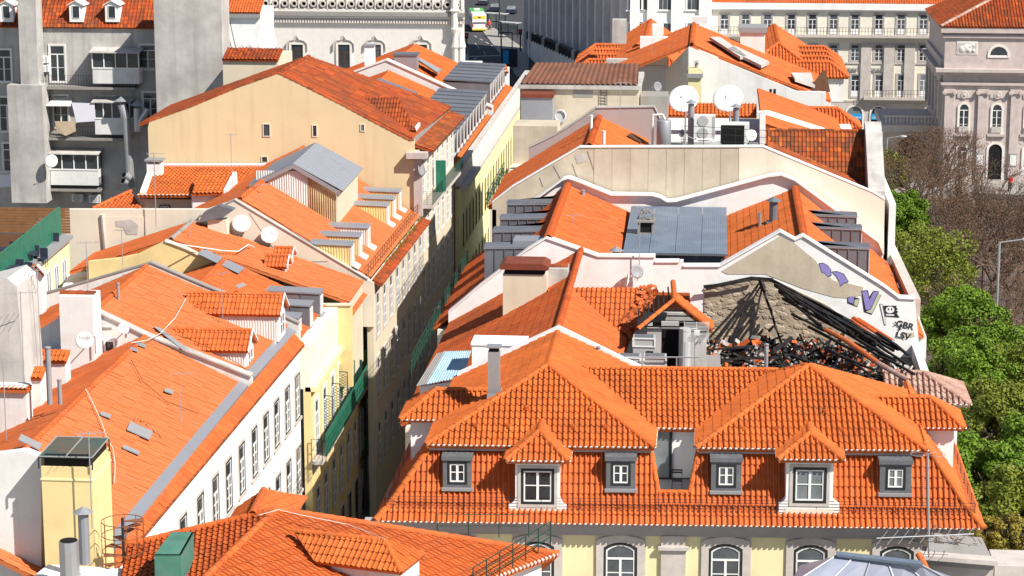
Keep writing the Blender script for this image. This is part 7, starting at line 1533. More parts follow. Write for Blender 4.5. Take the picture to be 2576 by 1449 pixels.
t = tag(slab('laundry_white', [P(-5, 440, y=ya_-1.5), P(44, 438, y=ya_-1.5), P(42, 468, y=ya_-1.5), P(-5, 472, y=ya_-1.5)], (0, 0.02, 0), 'cloth_white', None), 'white washing hanging at the left edge', 'laundry')
for (u0, u1, v0, v1, y, m_) in ((53, 88, -10, 215, ya_-2.0, 'concrete_pale'), (30, 105, 215, 510, ya_-2.6, 'concrete_pale'), (395, 556, -10, 290, ya_-4, 'concrete_pale')):
    bx(u0, u1, v0, v1, y, 3.0 if u0 > 300 else 1.8).build('flank_wall' if u0 > 300 else 'chimney_breast', m_, AP)
for (u, v, k) in ((104, 150, 'upper'), (106, 172, 'lower')): q = P(u, v, y=ya_-0.6); ac_unit(wallframe((q.x-0.5, ya_-0.1, 0), (1, 0, 0)), 0, 0, q.z-0.35, 0.95, 0.62, 0.4, 'white air conditioner box, %s of two beside the apartment chimney' % k, group='apartment air conditioners')
for (u, v, k) in ((195, 500, 'left'), (238, 502, 'right')): q = P(u, v, y=ya_-0.6); ac_unit(wallframe((q.x-0.5, ya_-0.1, 0), (1, 0, 0)), 0, 0, q.z-0.35, 0.95, 0.7, 0.4, 'shaded air conditioner low on the apartment rear, %s of two' % k, group='apartment air conditioners')
dish(P(129, 405, y=ya_-3.2), 0.52, (0, -0.9, 0.3), 'white dish at the foot of the apartment chimney', mast=(P(129, 405, y=ya_-3.2).x, ya_-2.8, P(129, 420, y=ya_-3.2).z))
for i, (pts, r_) in enumerate((([(305, 262), (318, 300), (330, 470)], 0.32), ([(345, 272), (346, 330)], 0.3), ([(372, 275), (352, 305), (350, 330)], 0.28))):
    t = thing('vent_duct', 'thick galvanised duct on the apartment rear, %s' % ('longest with bent top', 'short straight one with hat', 'short one bending right')[i], 'duct', P(*pts[-1], y=ya_-1.8)); MB().path([P(u, v, y=ya_-1.8) for u, v in pts], r_, 12).build('duct', 'galv', t)
    if i < 2: MB().lathe(P(pts[0][0], pts[0][1]-8, y=ya_-1.8), [(0.6, 0), (0.02, 0.35)], 12).build('hat', 'galv', t)
for i, (u, v) in enumerate(((312, 440), (310, 455))): q = P(u, v, y=ya_-2.4); t = thing('duct_mouth', 'galvanised duct mouth under the bent duct, %s one' % ('upper', 'lower')[i], 'duct', q); MB().tube(q+Vector((0.5, 0.5, -0.5)), q, 0.28, 12).build('elbow', 'galv', t); MB().lathe(q, [(0.24, 0.02), (0.01, 0.02)], 12, (-0.6, -0.6, 0.5)).build('mouth', 'black', t)
# ================================================================ railway station, neo-manueline
ST = thing('white_station', 'ornate white station facade with lace-like parapet and ogee windows', 'building', (-47, 310, 0))
ys = 300.0
a = P(540, 60, y=ys); b = P(1163, 55, y=ys)
MB().box((a.x, ys, -1), (b.x, ys+2.5, 20)).build('facade', 'stone_white', ST)
Ws = wallframe((0, ys, 0), (1, 0, 0))
for (v0, v1, n1, m_) in ((57, 46, 0.25, 'stone'), (45, 40, 0.5, 'stone_white'), (39, 30, 0.75, 'concrete'), (29, 22, 0.3, 'stone_white')):
    c0, c1 = P(850, v0, y=ys).z, P(850, v1, y=ys).z; MB().fbox(Ws, a.x-0.3, b.x+0.3, 0, n1, c0, c1).build('cornice', m_, ST)
for k in range(90):
    x = a.x+(b.x-a.x)*(k+0.5)/90; MB().fbox(Ws, x-0.09, x+0.09, 0.25, 0.42, P(850, 57, y=ys).z, P(850, 49, y=ys).z).build('dentil', 'stone_white', ST)
for k in range(26):
    x = a.x+(b.x-a.x)*(k+0.5)/26; z0 = P(850, 20, y=ys).z; r_ = 0.42
    MB().lathe(Ws(x, 0.2, z0+0.55), [(r_, 0), (r_, 0.25), (r_*0.6, 0.25), (r_*0.6, 0)], 10, (0, -1, 0)).build('parapet_rosette', 'stone', ST)
    MB().fbox(Ws, x+0.5, x+0.66, 0.0, 0.3, z0-0.2, z0+1.3).build('parapet_post', 'stone_white', ST)
MB().fbox(Ws, a.x, b.x, -0.1, 0.06, P(850, 22, y=ys).z, P(850, 2, y=ys).z).build('parapet_back', 'stone_pink', ST)
for (u, v, h) in ((748, 140, 1.5), (866, 160, 3.0), (944, 140, 2.6), (1060, 150, 3.2)):
    q = P(u, v, y=ys); top = P(u, 106, y=ys).z-0.3
    window(Ws, q.x, q.z-1.0, 1.5, top-q.z+1.0, ST, sur='stone_white', sw=0.28, cols=2, rows=2, transom=0.7, proud=0.15, frame='wood_dark', name='ogee_window', sill=False)
    og = MB(); pts = [(-1.35, -0.7), (-1.3, 0.1), (-0.9, 0.5), (-0.3, 0.65), (0, 1.15), (0.3, 0.65), (0.9, 0.5), (1.3, 0.1), (1.35, -0.7)]
    og.path([Ws(q.x+x, 0.18, top+z) for x, z in pts], 0.13, 6); og.build('ogee_moulding', 'stone', ST)
for u in (1143, 648):
    q = P(u, 45, y=ys-0.6)
    MB().lathe((q.x, ys-0.5, q.z-2.5), [(0.05, 0), (0.55, 1.1), (0.45, 1.3), (0.45, 3.2), (0.7, 3.4), (0.5, 3.7), (0.4, 5.2), (0.15, 6.5)], 10).build('pinnacle', 'stone_white', ST)
for u in (1146, 1160): q = P(u, 130, y=ys-0.6); MB().lathe((q.x, ys-0.5, q.z-4), [(0.5, 0), (0.5, 4.4), (0.62, 4.6), (0.2, 6.2), (0.02, 6.8)], 10).build('corner_shaft', 'stone_white', ST)
t = thing('station_side_house', 'white building side with orange roof and fire ladder beside the station', 'building', P(590, 100, y=260)); a, b = P(545, 30, y=262), P(655, 30, y=262)
MB().box((a.x, 262, 0), (b.x, 270, a.z)).build('wall', 'white', t); MB().box((a.x, 261.6, a.z-0.6), (b.x, 262, a.z-0.2)).build('cornice', 'lead', t); tiled(t, [(a.x, 261.8, a.z), (b.x, 261.8, a.z), (b.x, 268, a.z+3), (a.x, 268, a.z+3)], 'tile_mid', w=0.3)
ld = MB(); a, b = P(585, 135, y=261.5), P(560, 22, y=261.5); ld.tube(a, b, 0.05, 4).tube(a+Vector((0.5, 0, 0)), b+Vector((0.5, 0, 0)), 0.05, 4); ld.build('ladder', 'iron', t)
t = thing('back_cream_block', 'old cream wall block with brown tile edge under the two dishes', 'building', P(620, 180, y=178)); a, b = P(560, 148, y=178), P(700, 148, y=178)
MB().box((a.x, 178, 10), (b.x, 184, a.z)).build('wall', 'cream', t); tiled(t, [(a.x, 177.8, a.z), (b.x, 177.8, a.z), (b.x, 180, a.z+0.6), (a.x, 180, a.z+0.6)], 'tile_old', w=0.28)
# ================================================================ road with the bus, top centre
o = raw('asphalt_road', [P(1100, 330, z=0.004), P(1400, 330, z=0.004), P(1330, -40, z=0.004), P(1140, -40, z=0.004)], [(0, 1, 2, 3)], 'asphalt'); o['kind'] = 'structure'
o = MB().slab(PP([(1208, 70), (1232, 62), (1330, 130), (1330, 200), (1300, 190)], z=0.13), (0, 0, -0.12)).build('traffic_island', 'pavement'); o['kind'] = 'structure'
o = MB().slab(PP([(1158, 200), (1180, 150), (1178, 120), (1150, 110), (1140, 200)], z=0.13), (0, 0, -0.12)).build('pavement_corner', 'pavement'); o['kind'] = 'structure'
lm = MB()
for (u0, v0, u1, v1) in ((1172, 142, 1280, 139), (1193, 90, 1200, 93), (1207, 98, 1214, 101), (1222, 106, 1230, 110), (1236, 114, 1244, 118), (1195, 108, 1206, 122), (1215, 128, 1222, 136), (1190, 150, 1200, 145), (1232, 160, 1240, 156)):
    d = Vector((u1-u0, v1-v0)).normalized(); n_ = Vector((-d.y, d.x))*0.5; lm.add(PP([(u0-n_.x, v0-n_.y), (u1-n_.x, v1-n_.y), (u1+n_.x, v1+n_.y), (u0+n_.x, v0+n_.y)], z=0.012), [(0, 1, 2, 3)])
o = lm.build('road_marking', 'line_white'); o['kind'] = 'structure'
# building mass beyond the road, its shade put into the navy wall colour
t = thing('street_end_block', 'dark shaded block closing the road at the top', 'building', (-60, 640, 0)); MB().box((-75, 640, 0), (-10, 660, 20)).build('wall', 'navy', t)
# bus
q = P(1206, 81, z=0); bd = (P(1168, 40, z=0)-P(1190, 81, z=0)); bd = Vector((bd.x, bd.y, 0)).normalized(); br = Vector((bd.y, -bd.x, 0))
W_b = wallframe(q-br*1.25, br)                        # rear face
BU = thing('city_bus', 'white bus with green roof front and yellow rear panel on the road', 'bus', q+bd*5)
def bb(a0, a1, n0, n1, c0, c1): return MB().fbox(W_b, a0, a1, n0, n1, c0, c1)
bb(0, 2.5, -11.5, 0, 0.35, 3.0).build('body', 'plastic_white', BU); bb(0.05, 2.45, -11.4, -0.05, 3.0, 3.08).build('roof', 'plastic_white', BU); bb(0.02, 2.48, -11.45, -6.2, 3.08, 3.2).build('roof_front', 'bus_green', BU)
bb(0.7, 1.8, -9, -7, 3.2, 3.4).build('roof_unit', 'plastic_white', BU); bb(-0.02, 0, -11, -0.6, 1.3, 2.5).build('side_window', 'glass', BU); bb(0.15, 2.35, 0, 0.02, 2.35, 2.85).build('rear_panel', 'bus_yellow', BU); bb(1.0, 1.5, 0.02, 0.03, 2.5, 2.7).build('rear_number', 'black', BU)
bb(0.1, 2.4, 0, 0.02, 1.5, 1.75).build('rear_window', 'glass', BU); bb(0.0, 2.5, 0, 0.03, 0.35, 0.6).build('bumper', 'bus_yellow', BU)
for a0 in (0.03, 2.32): bb(a0, a0+0.15, 0, 0.03, 0.9, 1.6).build('tail_light', 'red_paint', BU)
for n0 in (-2.6, -9.6):
    for a0 in (0.12, 2.38):
        c = W_b(a0, n0, 0.48); MB().tube(c-br*0.14, c+br*0.14, 0.48, 14).build('wheel', 'black', BU)
# bus shelters, lamp post, signals, kiosk, people
def shelter(u, v, w, lb):
    q = P(u, v, z=0.13); t = thing('bus_shelter', lb, 'bus shelter', q, 'bus shelters on the traffic island'); Wq = wallframe(q, (1, -0.55, 0))
    for a in (0, w/2, w): MB().fbox(Wq, a-0.06, a+0.06, -0.06, 0.06, 0, 2.5).build('post', 'iron', t)
    MB().fbox(Wq, -0.2, w+0.2, -0.9, 0.9, 2.5, 2.62).build('roof', 'plastic_grey', t); MB().fbox(Wq, 0.1, w-0.1, -0.02, 0.02, 0.4, 2.3).build('glass_panel', 'glass_pale', t)
shelter(1254, 92, 4.0, 'dark glass bus shelter, right of two behind the bus'); shelter(1225, 68, 4.0, 'dark glass bus shelter, left of two behind the bus')
def post(u, v, h, lb, head=None, name='street_pole', cat='pole'):
    q = P(u, v, z=0.0); t = thing(name, lb, cat, q); MB().tube(q, q+Vector((0, 0, h)), 0.12, 8).build('pole', 'iron', t)
    if head: MB().box(q+Vector((-0.3, -0.3, h-0.4)), q+Vector((0.3, 0.1, h+0.5))).build('housing', 'iron', t); MB().lathe(q+Vector((0, -0.35, h+0.15)), [(0.22, 0), (0.22, 0.04), (0.01, 0.05)], 12, (0, -1, 0)).build('lens', head, t)
    return t
post(1174, 137, 3.0, 'traffic signal with red lens beside the station corner', 'red_paint', 'traffic_signal', 'traffic signal'); post(1309, 130, 3.2, 'traffic signal with red lens right of the island', 'red_paint', 'traffic_signal', 'traffic signal')
post(1256, 78, 16, 'tall dark lamp post standing behind the bus'); 
q = P(1262, 180, z=0); t = thing('gantry_sign', 'black double framed sign gantry in the road foreground', 'sign', q); mb = MB(); mb.tube(q, P(1260, 55, y=q.y), 0.12, 6); c = P(1260, 55, y=q.y); mb.path([c, c+Vector((-1.3, 0, 0)), c], 0.08, 5); c2 = P(1262, 82, y=q.y); mb.path([c2, c2+Vector((1.6, 0, 0)), c2+Vector((1.6, 0, -7))], 0.09, 5); mb.build('frame', 'iron', t)
q = P(1282, 170, z=0); t = thing('blue_kiosk', 'dark blue advertising kiosk at the road edge', 'kiosk', q); MB().box(q+Vector((-1.2, -0.4, 0)), q+Vector((1.2, 0.4, 2.9))).build('cabinet', 'navy', t); MB().box(q+Vector((-1.0, -0.42, 0.6)), q+Vector((-0.1, -0.4, 2.7))).build('poster', 'sign_blue', t)
for (u, v, lb) in ((1216, 12, 'dark car, left of three in the shaded street end'), (1245, 28, 'grey car, middle of three in the shaded street end'), (1286, 34, 'dark car, right of three in the shaded street end')):
    q = P(u, v, z=0.0); t = thing('parked_car', lb, 'car', q, 'cars in the shaded street end'); X = Vector((1, 0, 0)); Y = Vector((0, 1, 0))
    MB().slab([q+Vector((x, -2.1+yy_, z)) for x, yy_, z in ((-0.9, 0, 0.3), (-0.9, 0, 0.85), (-0.75, 0, 0.95), (0.75, 0, 0.95), (0.9, 0, 0.85), (0.9, 0, 0.3))], (0, 4.3, 0)).build('body', 'navy', t)
    MB().add([q+Vector(c) for c in ((-0.78, -1.5, 0.95), (0.78, -1.5, 0.95), (0.78, 1.2, 0.95), (-0.78, 1.2, 0.95), (-0.62, -0.9, 1.45), (0.62, -0.9, 1.45), (0.62, 0.6, 1.45), (-0.62, 0.6, 1.45))], [(4, 5, 6, 7), (0, 1, 5, 4), (1, 2, 6, 5), (2, 3, 7, 6), (3, 0, 4, 7)]).build('cabin', 'glass_pale', t)
    for a in (-0.82, 0.82):
        for b in (-1.4, 1.4): MB().tube(q+Vector((a-0.1, b, 0.32)), q+Vector((a+0.1, b, 0.32)), 0.32, 10).build('wheel', 'black', t)
# ================================================================ grey ribbed building
RB = thing('ribbed_grey_building', 'tall building with shaded grey ribbed flank and white front', 'building', (-15, 330, 0))
k1 = P(1592, 120, y=300); k2 = P(1326, 120, y=390)
slab('flank_wall', [(k1.x, k1.y, 0), (k2.x, k2.y, 0), (k2.x, k2.y, 26), (k1.x, k1.y, 26)], (2, 2, 0), 'rib_grey', RB)
d_ = (Vector((k2.x, k2.y, 0))-Vector((k1.x, k1.y, 0))); nrm = Vector((-d_.y, d_.x, 0)).normalized(); nrm = nrm if nrm.x < 0 else -nrm
for k in range(15):
    c = Vector((k1.x, k1.y, 0))+d_*(k+0.4)/15; e_ = d_.normalized(); MB().slab([c, c+e_*1.2, c+e_*1.2+Vector((0, 0, 26)), c+Vector((0, 0, 26))], nrm*1.1).build('rib', 'rib_grey', RB)
# dark terrace base along the flank
Q2, Q1 = P(1327, 97, y=385), P(1484, 169, y=305)
slab('podium', [Vector((Q1.x, Q1.y, 0)), Vector((Q2.x, Q2.y, 0)), Q2, Q1], (6, 4, 0), 'rib_grey', RB)
for k in range(22):
    c = Q1.lerp(Q2, k/21); MB().box(c-Vector((0.15, 0.3, 0.1)), c+Vector((0.35, 2.6, 1.1))).build('podium_panel', 'iron' if k % 5 else 'concrete_pale', RB)
xw0, xw1 = k1.x, P(1790, 50, y=300).x
slab('front_wall', [(xw0, 300, 0), (xw1, 300, 0), (xw1, 300, 26), (xw0, 300, 26)], (0, 20, 0), 'white', RB)
Wr = wallframe((0, 300, 0), (1, 0, 0))
for u in (1553, 1613, 1673, 1745):
    for v in (90, 25, -30):
        q = P(u, v, y=300)
        if u < 1600 and v > 80: pass
        window(Wr, q.x if u > 1600 else q.x+2.2, q.z, 1.7, 1.6, RB, sur='white', sw=0.15, cols=3, rows=1, proud=0.05, name='triple_window')
for u in (1597, 1640, 1700, 1770): q = P(u, 50, y=300); MB().fbox(Wr, q.x-0.6, q.x+0.6, 0, 0.35, 0, 26).build('pier', 'white', RB)
# ================================================================ long cream building with the lettering
CB = thing('engineers_building', 'long cream building with iron balconies, rooftop lettering line and blue shop signs', 'building', (12, 310, 0))
yc = 303.0; x0, x1 = P(1785, 50, y=yc).x, P(2345, 50, y=yc).x+4
Wc = wallframe((0, yc, 0), (1, 0, 0)); zc = lambda v: P(2100, v, y=yc).z
MB().box((x0, yc, 0), (x1, yc+14, zc(8))).build('front_wall', 'cream_white', CB)
tiled(CB, [(x0, yc-0.3, zc(8)), (x1, yc-0.3, zc(8)), (x1, yc+6, zc(8)+2.6), (x0, yc+6, zc(8)+2.6)], 'tile_mid', w=0.3, L=0.5)
for v0, v1, n1 in ((24, 8, 0.5), (28, 24, 0.3)): MB().fbox(Wc, x0, x1, 0, n1, zc(v0), zc(v1)).build('cornice', 'white', CB)
fl = ((86, 36, 2.3), (153, 112, 2.0), (243, 188, 2.5))
for u in (1822, 1875, 1930, 1990, 2043, 2096, 2150, 2210, 2266, 2322):
    for vi, (vb, vt, h) in enumerate(fl):
        q = P(u, vb, y=yc); window(Wc, q.x, q.z, 1.0, P(u, vt, y=yc).z-q.z, CB, sur='stone', sw=0.16, cols=2, rows=3, transom=0.74, outer='frame_dark', ow=0.04, proud=0.05, sill=False, name='french_window', door=vi != 1)
for v, u0, u1 in ((84, 1790, 2345), (243, 2172, 2345)):
    a, b = P(u0, v, y=yc), P(u1, v, y=yc); MB().fbox(Wc, a.x, b.x, 0, 0.95, a.z-0.3, a.z).build('balcony_slab', 'stone', CB); railing(CB, [(a.x, yc-0.9, a.z), (b.x, yc-0.9, a.z)], 0.95, 2, 0.4, 'iron', r=0.022, name='balcony_railing')
for u in (2180, 2238, 2290): q = P(u, 100, y=yc); MB().fbox(Wc, q.x-0.65, q.x+0.65, 0, 0.25, zc(250), zc(108)).build('pilaster', 'stone', CB)
for v in (160, 255): MB().fbox(Wc, x0, x1, 0, 0.12, zc(v), zc(v)+0.2).build('string_course', 'stone', CB)
lettering('DOS ENGENHEIROS TÉCNICOS', Wc(P(2046, 178, y=yc).x, 0.15, zc(178)), (1, 0, 0), (0, 0, 1), 0.62, 'lead', CB, ext=0.06, bold=0.01)
MB().fbox(Wc, x0, x1, 0, 0.1, 0, zc(258)).build('shop_base', 'stone', CB)
for u in (2085, 2148, 2209):
    q = P(u, 330, y=yc); ww = 1.95; wo_ = window(wallframe((0, yc-0.1, 0), (1, 0, 0)), q.x, 0.05, ww, zc(267)-0.05, CB, sur='stone_white', sw=0.2, rise=0.9, round_=True, cols=1, rows=1, sill=False, name='shop_arch', frame='frame_dark', proud=0.1)
    if u > 2100:
        MB().fbox(Wc, q.x-ww/2, q.x+ww/2, 0.18, 0.26, zc(299), zc(285)).build('shop_sign', 'sign_blue', CB); lettering('OPTICALIA', Wc(q.x-0.78, 0.28, zc(296)), (1, 0, 0), (0, 0, 1), 0.32, 'frame_white', CB, bold=0.004)
# ================================================================ theatre
TR = thing('pale_theatre', 'pale pink theatre with ionic pilasters, arched windows and hipped red roof', 'building', (40, 280, 0))
yt_ = 267.0; xl = P(2370, 300, y=yt_).x; Wq = wallframe((xl, yt_, 0), (1, 0, 0)); zq = lambda v: P(2450, v, y=yt_).z
MB().box((xl, yt_, 0), (xl+30, yt_+20, zq(68))).build('front_wall', 'stone_pink', TR)
for v0, v1, n1, m_ in ((82, 66, 0.5, 'stone_pink'), (95, 88, 0.25, 'stone_pink'), (180, 172, 0.95, 'stone_pink'), (188, 180, 0.6, 'stone_pink'), (214, 207, 0.3, 'stone_pink')): MB().fbox(Wq, -n1, 30, -19, n1, zq(v0), zq(v1)).build('cornice', m_, TR)
za = zq(66); tiled(TR, [(xl-0.6, yt_-0.6, za), (xl+30, yt_-0.6, za), (xl+30, yt_+9, za+5), (xl+11, yt_+9, za+5)], 'tile_old', w=0.34, L=0.5); tiled(TR, [(xl-0.6, yt_+20, za), (xl-0.6, yt_-0.6, za), (xl+11, yt_+9, za+5), (xl+11, yt_+20, za+5)], 'tile_old', w=0.34, L=0.5, flat=0.4)
ridge(TR, (xl-0.6, yt_-0.6, za+0.05), (xl+11, yt_+9, za+5.05), 0.2, 0.6, 'tile_grey')
for k, u in enumerate((2382, 2466, 2548)):
    c = P(u+4, 300, y=yt_).x-xl; MB().fbox(Wq, c-0.5, c+0.5, 0, 0.25, 0, zq(226)).build('pilaster', 'stone_pink', TR); MB().fbox(Wq, c-0.62, c+0.62, 0, 0.42, zq(234), zq(224)).build('capital', 'stone_pink', TR)
    for sg in (-1, 1): cc = Wq(c+sg*0.55, 0.35, zq(232)); MB().lathe(cc, [(0.26, -0.2), (0.26, 0.12), (0.1, 0.14), (0.01, 0.14)], 12, (0, -1, 0)).build('volute', 'stone_pink', TR)
for k, u in enumerate((2424, 2507, 2590)):
    c = P(u, 300, y=yt_).x-xl
    window(Wq, c, zq(332), 1.05, zq(262)-zq(332), TR, sur='stone_white', sw=0.18, rise=0.5, round_=True, cols=2, rows=3, transom=0.78, proud=0.1, sill=False, name='arched_window'); MB().fbox(Wq, c-0.55, c+0.55, 0.1, 0.25, zq(332), zq(318)).build('balustrade', 'stone', TR)
    MB().fbox(Wq, c-1.0, c+1.0, 0, 0.3, zq(342), zq(336)).build('sill_course', 'stone_pink', TR)
    MB().fbox(Wq, c-0.8, c+0.8, 0, 0.12, zq(246), zq(230)).build('relief_panel', 'stone', TR); MB().lathe(Wq(c, 0.12, zq(239)), [(0.45, 0), (0.4, 0.06), (0.2, 0.05), (0.15, 0.12), (0.01, 0.14)], 12, (0, -1, 0)).build('relief_wreath', 'stone_pink', TR)
    if k != 1: window(Wq, c, zq(421), 1.0, zq(367)-zq(421), TR, sur='stone_white', sw=0.2, rise=0.5, round_=True, cols=2, rows=2, transom=0.74, proud=0.1, sill=False, name='arched_window')
    else:
        window(Wq, c, 0.02, 1.5, zq(362), TR, sur='stone_white', sw=0.22, rise=0.7, round_=True, cols=2, rows=1, proud=0.12, frame='black', glass='black', sill=False, name='arched_door')
    for j in range(7):
        an = math.pi*(j+0.5)/7; MB().tube(Wq(c+0.95*math.cos(an), 0.03, zq(375)+0.95*math.sin(an)), Wq(c+1.45*math.cos(an), 0.03, zq(375)+1.45*math.sin(an)), 0.03, 4).build('voussoir_joint', 'stone', TR)
for u in (2464, 2548): c = P(u, 400, y=yt_).x-xl; MB().fbox(Wq, c-0.42, c+0.42, 0.25, 0.32, zq(416), zq(384)).build('notice_frame', 'lead', TR); MB().fbox(Wq, c-0.34, c+0.34, 0.32, 0.335, zq(414), zq(388)).build('notice', 'plastic_white', TR)
c = P(2433, 121, y=yt_).x-xl; MB().fbox(Wq, c-1.15, c+1.15, 0, 0.06, zq(137), zq(104)).build('relief_frame', 'stone_white', TR); MB().fbox(Wq, c-1.0, c+1.0, 0.03, 0.1, zq(133), zq(108)).build('relief_ground', 'stone', TR)
for (dx, dz, r_) in ((-0.5, -0.1, 0.4), (-0.1, 0.05, 0.45), (0.3, 0.2, 0.3), (0.62, 0.35, 0.2), (0.7, -0.25, 0.2), (0.2, -0.2, 0.3)): MB().lathe(Wq(c+dx, 0.08, zq(121)+dz), [(r_, 0), (r_*0.8, 0.08), (r_*0.3, 0.14), (0.01, 0.15)], 10, (0, -1, 0)).build('relief_figure', 'stone_white', TR)
c = P(2512, 139, y=yt_).x-xl; window(Wq, c, zq(140), 2.0, 1.05, TR, sur='stone_white', sw=0.2, rise=1.0, round_=True, cols=4, rows=1, sill=False, name='fan_window', proud=0.08)
# shaded side with portico
MB().box((xl-0.35, yt_+1, zq(205)), (xl+0.02, yt_+19.5, zq(150))).build('side_frieze', 'stone', TR)
for k in range(5): MB().box((xl-0.4, yt_+1.5+k*4, 6.5), (xl, yt_+2.5+k*4, zq(210))).build('side_pilaster', 'stone', TR)
pz = P(2300, 312, y=273).z
MB().box((xl-6.2, 272, pz-0.8), (xl, 286, pz)).build('portico_deck', 'stone', TR); MB().slab([(xl-6.0, 273, 0), (xl-6.0, 273, pz-0.8), (xl, 273, pz-0.8), (xl, 273, 0)], (0, 1, 0)).build('portico_wall', 'stone', TR)
for k in range(15): MB().lathe((xl-5.8+k*0.4, 272.3, pz), [(0.12, 0), (0.06, 0.2), (0.13, 0.5), (0.06, 0.8), (0.12, 0.9)], 6).build('baluster', 'stone', TR)
MB().box((xl-6.2, 272.0, pz+0.9), (xl, 272.6, pz+1.1)).build('baluster_rail', 'stone', TR); window(wallframe((xl-6, 272.98, 0), (1, 0, 0)), 3.2, 0.02, 3.2, pz-1.3, TR, sur='stone', sw=0.3, rise=1.5, round_=True, cols=1, rows=1, sill=False, frame='black', glass='black', name='portico_arch')
q = P(2255, 330, y=290); t = tag(slab('poster_banner', [P(2243, 275, y=292), P(2262, 310, y=285), P(2262, 345, y=285), P(2243, 330, y=292)], (0.2, 0, 0), 'red_cloth', None), 'dark red theatre banner beside the portico', 'banner')
# road before the theatre, sign, person, street lamps
o = raw('square_road', PP([(2440, 484), (2600, 492), (2640, 620), (2480, 560)], z=0.004), [(0, 1, 2, 3)], 'asphalt'); o['kind'] = 'structure'
q = P(2557, 486, z=0.0); t = thing('street_sign', 'small pale sign on a thin post before the theatre', 'sign', q); MB().tube(q, q+Vector((0, 0, 2.5)), 0.03, 6).build('post', 'lead', t); MB().box(q+Vector((0.2, -0.03, 2.0)), q+Vector((0.9, 0.03, 2.6))).build('plate', 'plastic_white', t)
for (u, v, h, arm, lb) in ((2505, 830, 6.5, 1.6, 'street lamp with curved arm over the bare trees at the right edge'), (2229, 435, 7.5, 1.4, 'street lamp in front of the portico arch')):
    yy = 158 if u > 2400 else 240; zt = P(u, 610 if u > 2400 else 348, y=yy).z; x = P(u, v, y=yy).x; t = thing('street_lamp', lb, 'street lamp', (x, yy, 0)); MB().tube((x, yy, 0), (x, yy, zt), 0.08, 8).build('post', 'lead', t); MB().tube((x, yy, zt), (x+arm, yy, zt+0.25), 0.05, 6).build('arm', 'lead', t); MB().lathe((x+arm+0.2, yy, zt+0.2), [(0.05, 0.15), (0.35, 0.08), (0.38, 0), (0.2, -0.1)], 12).build('lamp_head', 'plastic_grey', t)
# ================================================================ trees of the square
def np_mesh(name, V, Fc, mt, parent):
    Fc = np.array(Fc, dtype=np.int32); k = Fc.shape[1]; me = bpy.data.meshes.new(name); me.vertices.add(len(V)); me.vertices.foreach_set('co', np.asarray(V, dtype=np.float32).ravel())
    me.loops.add(Fc.size); me.loops.foreach_set('vertex_index', Fc.ravel()); me.polygons.add(len(Fc)); me.polygons.foreach_set('loop_start', np.arange(0, Fc.size, k, dtype=np.int32)); me.update(calc_edges=True); me.shade_flat()
    return link(bpy.data.objects.new(name, me), name, mt, parent)
def leaves(rng, centres, rad, per, size):
    n = len(centres)*per; c = np.repeat(centres, per, 0); d = rng.normal(size=(n, 3)); d /= np.linalg.norm(d, axis=1)[:, None]
    r = np.repeat(rad, per)*rng.uniform(0.35, 1.0, n)**0.6; p = c+d*r[:, None]*np.array([1, 1, 0.75])
    nn = d*0.7+rng.normal(size=(n, 3))*0.6+np.array([0, 0, 0.5]); nn /= np.linalg.norm(nn, axis=1)[:, None]
    a = np.cross(nn, rng.normal(size=(n, 3))); a /= np.linalg.norm(a, axis=1)[:, None]; b = np.cross(nn, a)
    s = rng.uniform(0.7, 1.3, n)[:, None]*size
    V = np.stack([p-a*s, p-b*s*0.55, p+a*s, p+b*s*0.55], 1).reshape(-1, 3); return V, np.arange(4*n).reshape(-1, 4)
def branch(mb, rng, p, d, L, r, depth, spread, tips):
    q = p+d*L*0.5+Vector(rng.normal(size=3))*L*0.05; e = q+(d+Vector(rng.normal(size=3))*0.12).normalized()*L*0.5
    mb.tube(p, q, r, 5 if r > 0.05 else 3, r*0.85, cap=False); mb.tube(q, e, r*0.85, 5 if r > 0.05 else 3, r*0.65, cap=False)
    if depth == 0: tips.append(tuple(e)); return
    n = 3 if depth > 1 else 4
    for i in range(n):
        a = Vector(rng.normal(size=3)); a = (a-d*a.dot(d)).normalized(); nd = (d+a*spread*rng.uniform(0.6, 1.3)+Vector((0, 0, 0.12))).normalized()
        branch(mb, rng, e if i < 2 else q.lerp(e, rng.uniform(0, 0.8)), nd, L*rng.uniform(0.62, 0.85), r*rng.uniform(0.5, 0.68), depth-1, spread, tips)
def leafy(name, label, u, v, z, rad, hz, seed, mt='leaf', ncl=85, per=420, size=0.11, group='leafy trees of the square', rfac=0.3):
    rng = np.random.default_rng(seed); c = P(u, v, z=z); t = thing(name, label, 'tree', (c.x, c.y, 0), group)
    mb = MB(); mb.tube((c.x, c.y, 0), (c.x, c.y, z-hz*0.55), 0.24, 8, 0.17)
    tips = []
    for i in range(5):
        an = i*1.257+rng.uniform(0, 0.5); branch(mb, rng, Vector((c.x, c.y, z-hz*0.75)), Vector((math.cos(an)*0.7, math.sin(an)*0.7, 0.75)).normalized(), rad*0.6, 0.11, 2, 0.6, tips)
    mb.build('trunk', 'bark', t)
    d = rng.normal(size=(ncl, 3)); d /= np.linalg.norm(d, axis=1)[:, None]; rr = rng.uniform(0.4, 1.0, ncl)**0.5*rng.uniform(0.75, 1.15, ncl)
    cen = np.array(c)+d*rr[:, None]*np.array([rad, rad, hz]); V, Fq = leaves(rng, cen, rng.uniform(0.18, rfac, ncl)*rad, per, size)
    np_mesh('crown', V, Fq, mt, t); return t
leafy('leafy_tree', 'round bright green tree right behind the beige gable house corner', 2262, 545, 8.0, 2.7, 2.3, 1)
leafy('leafy_tree', 'thin leaved olive green tree beside the stone parapet', 2335, 665, 7.5, 3.7, 3.0, 2, 'leaf_pale', 200, 90, 0.11, rfac=0.22)
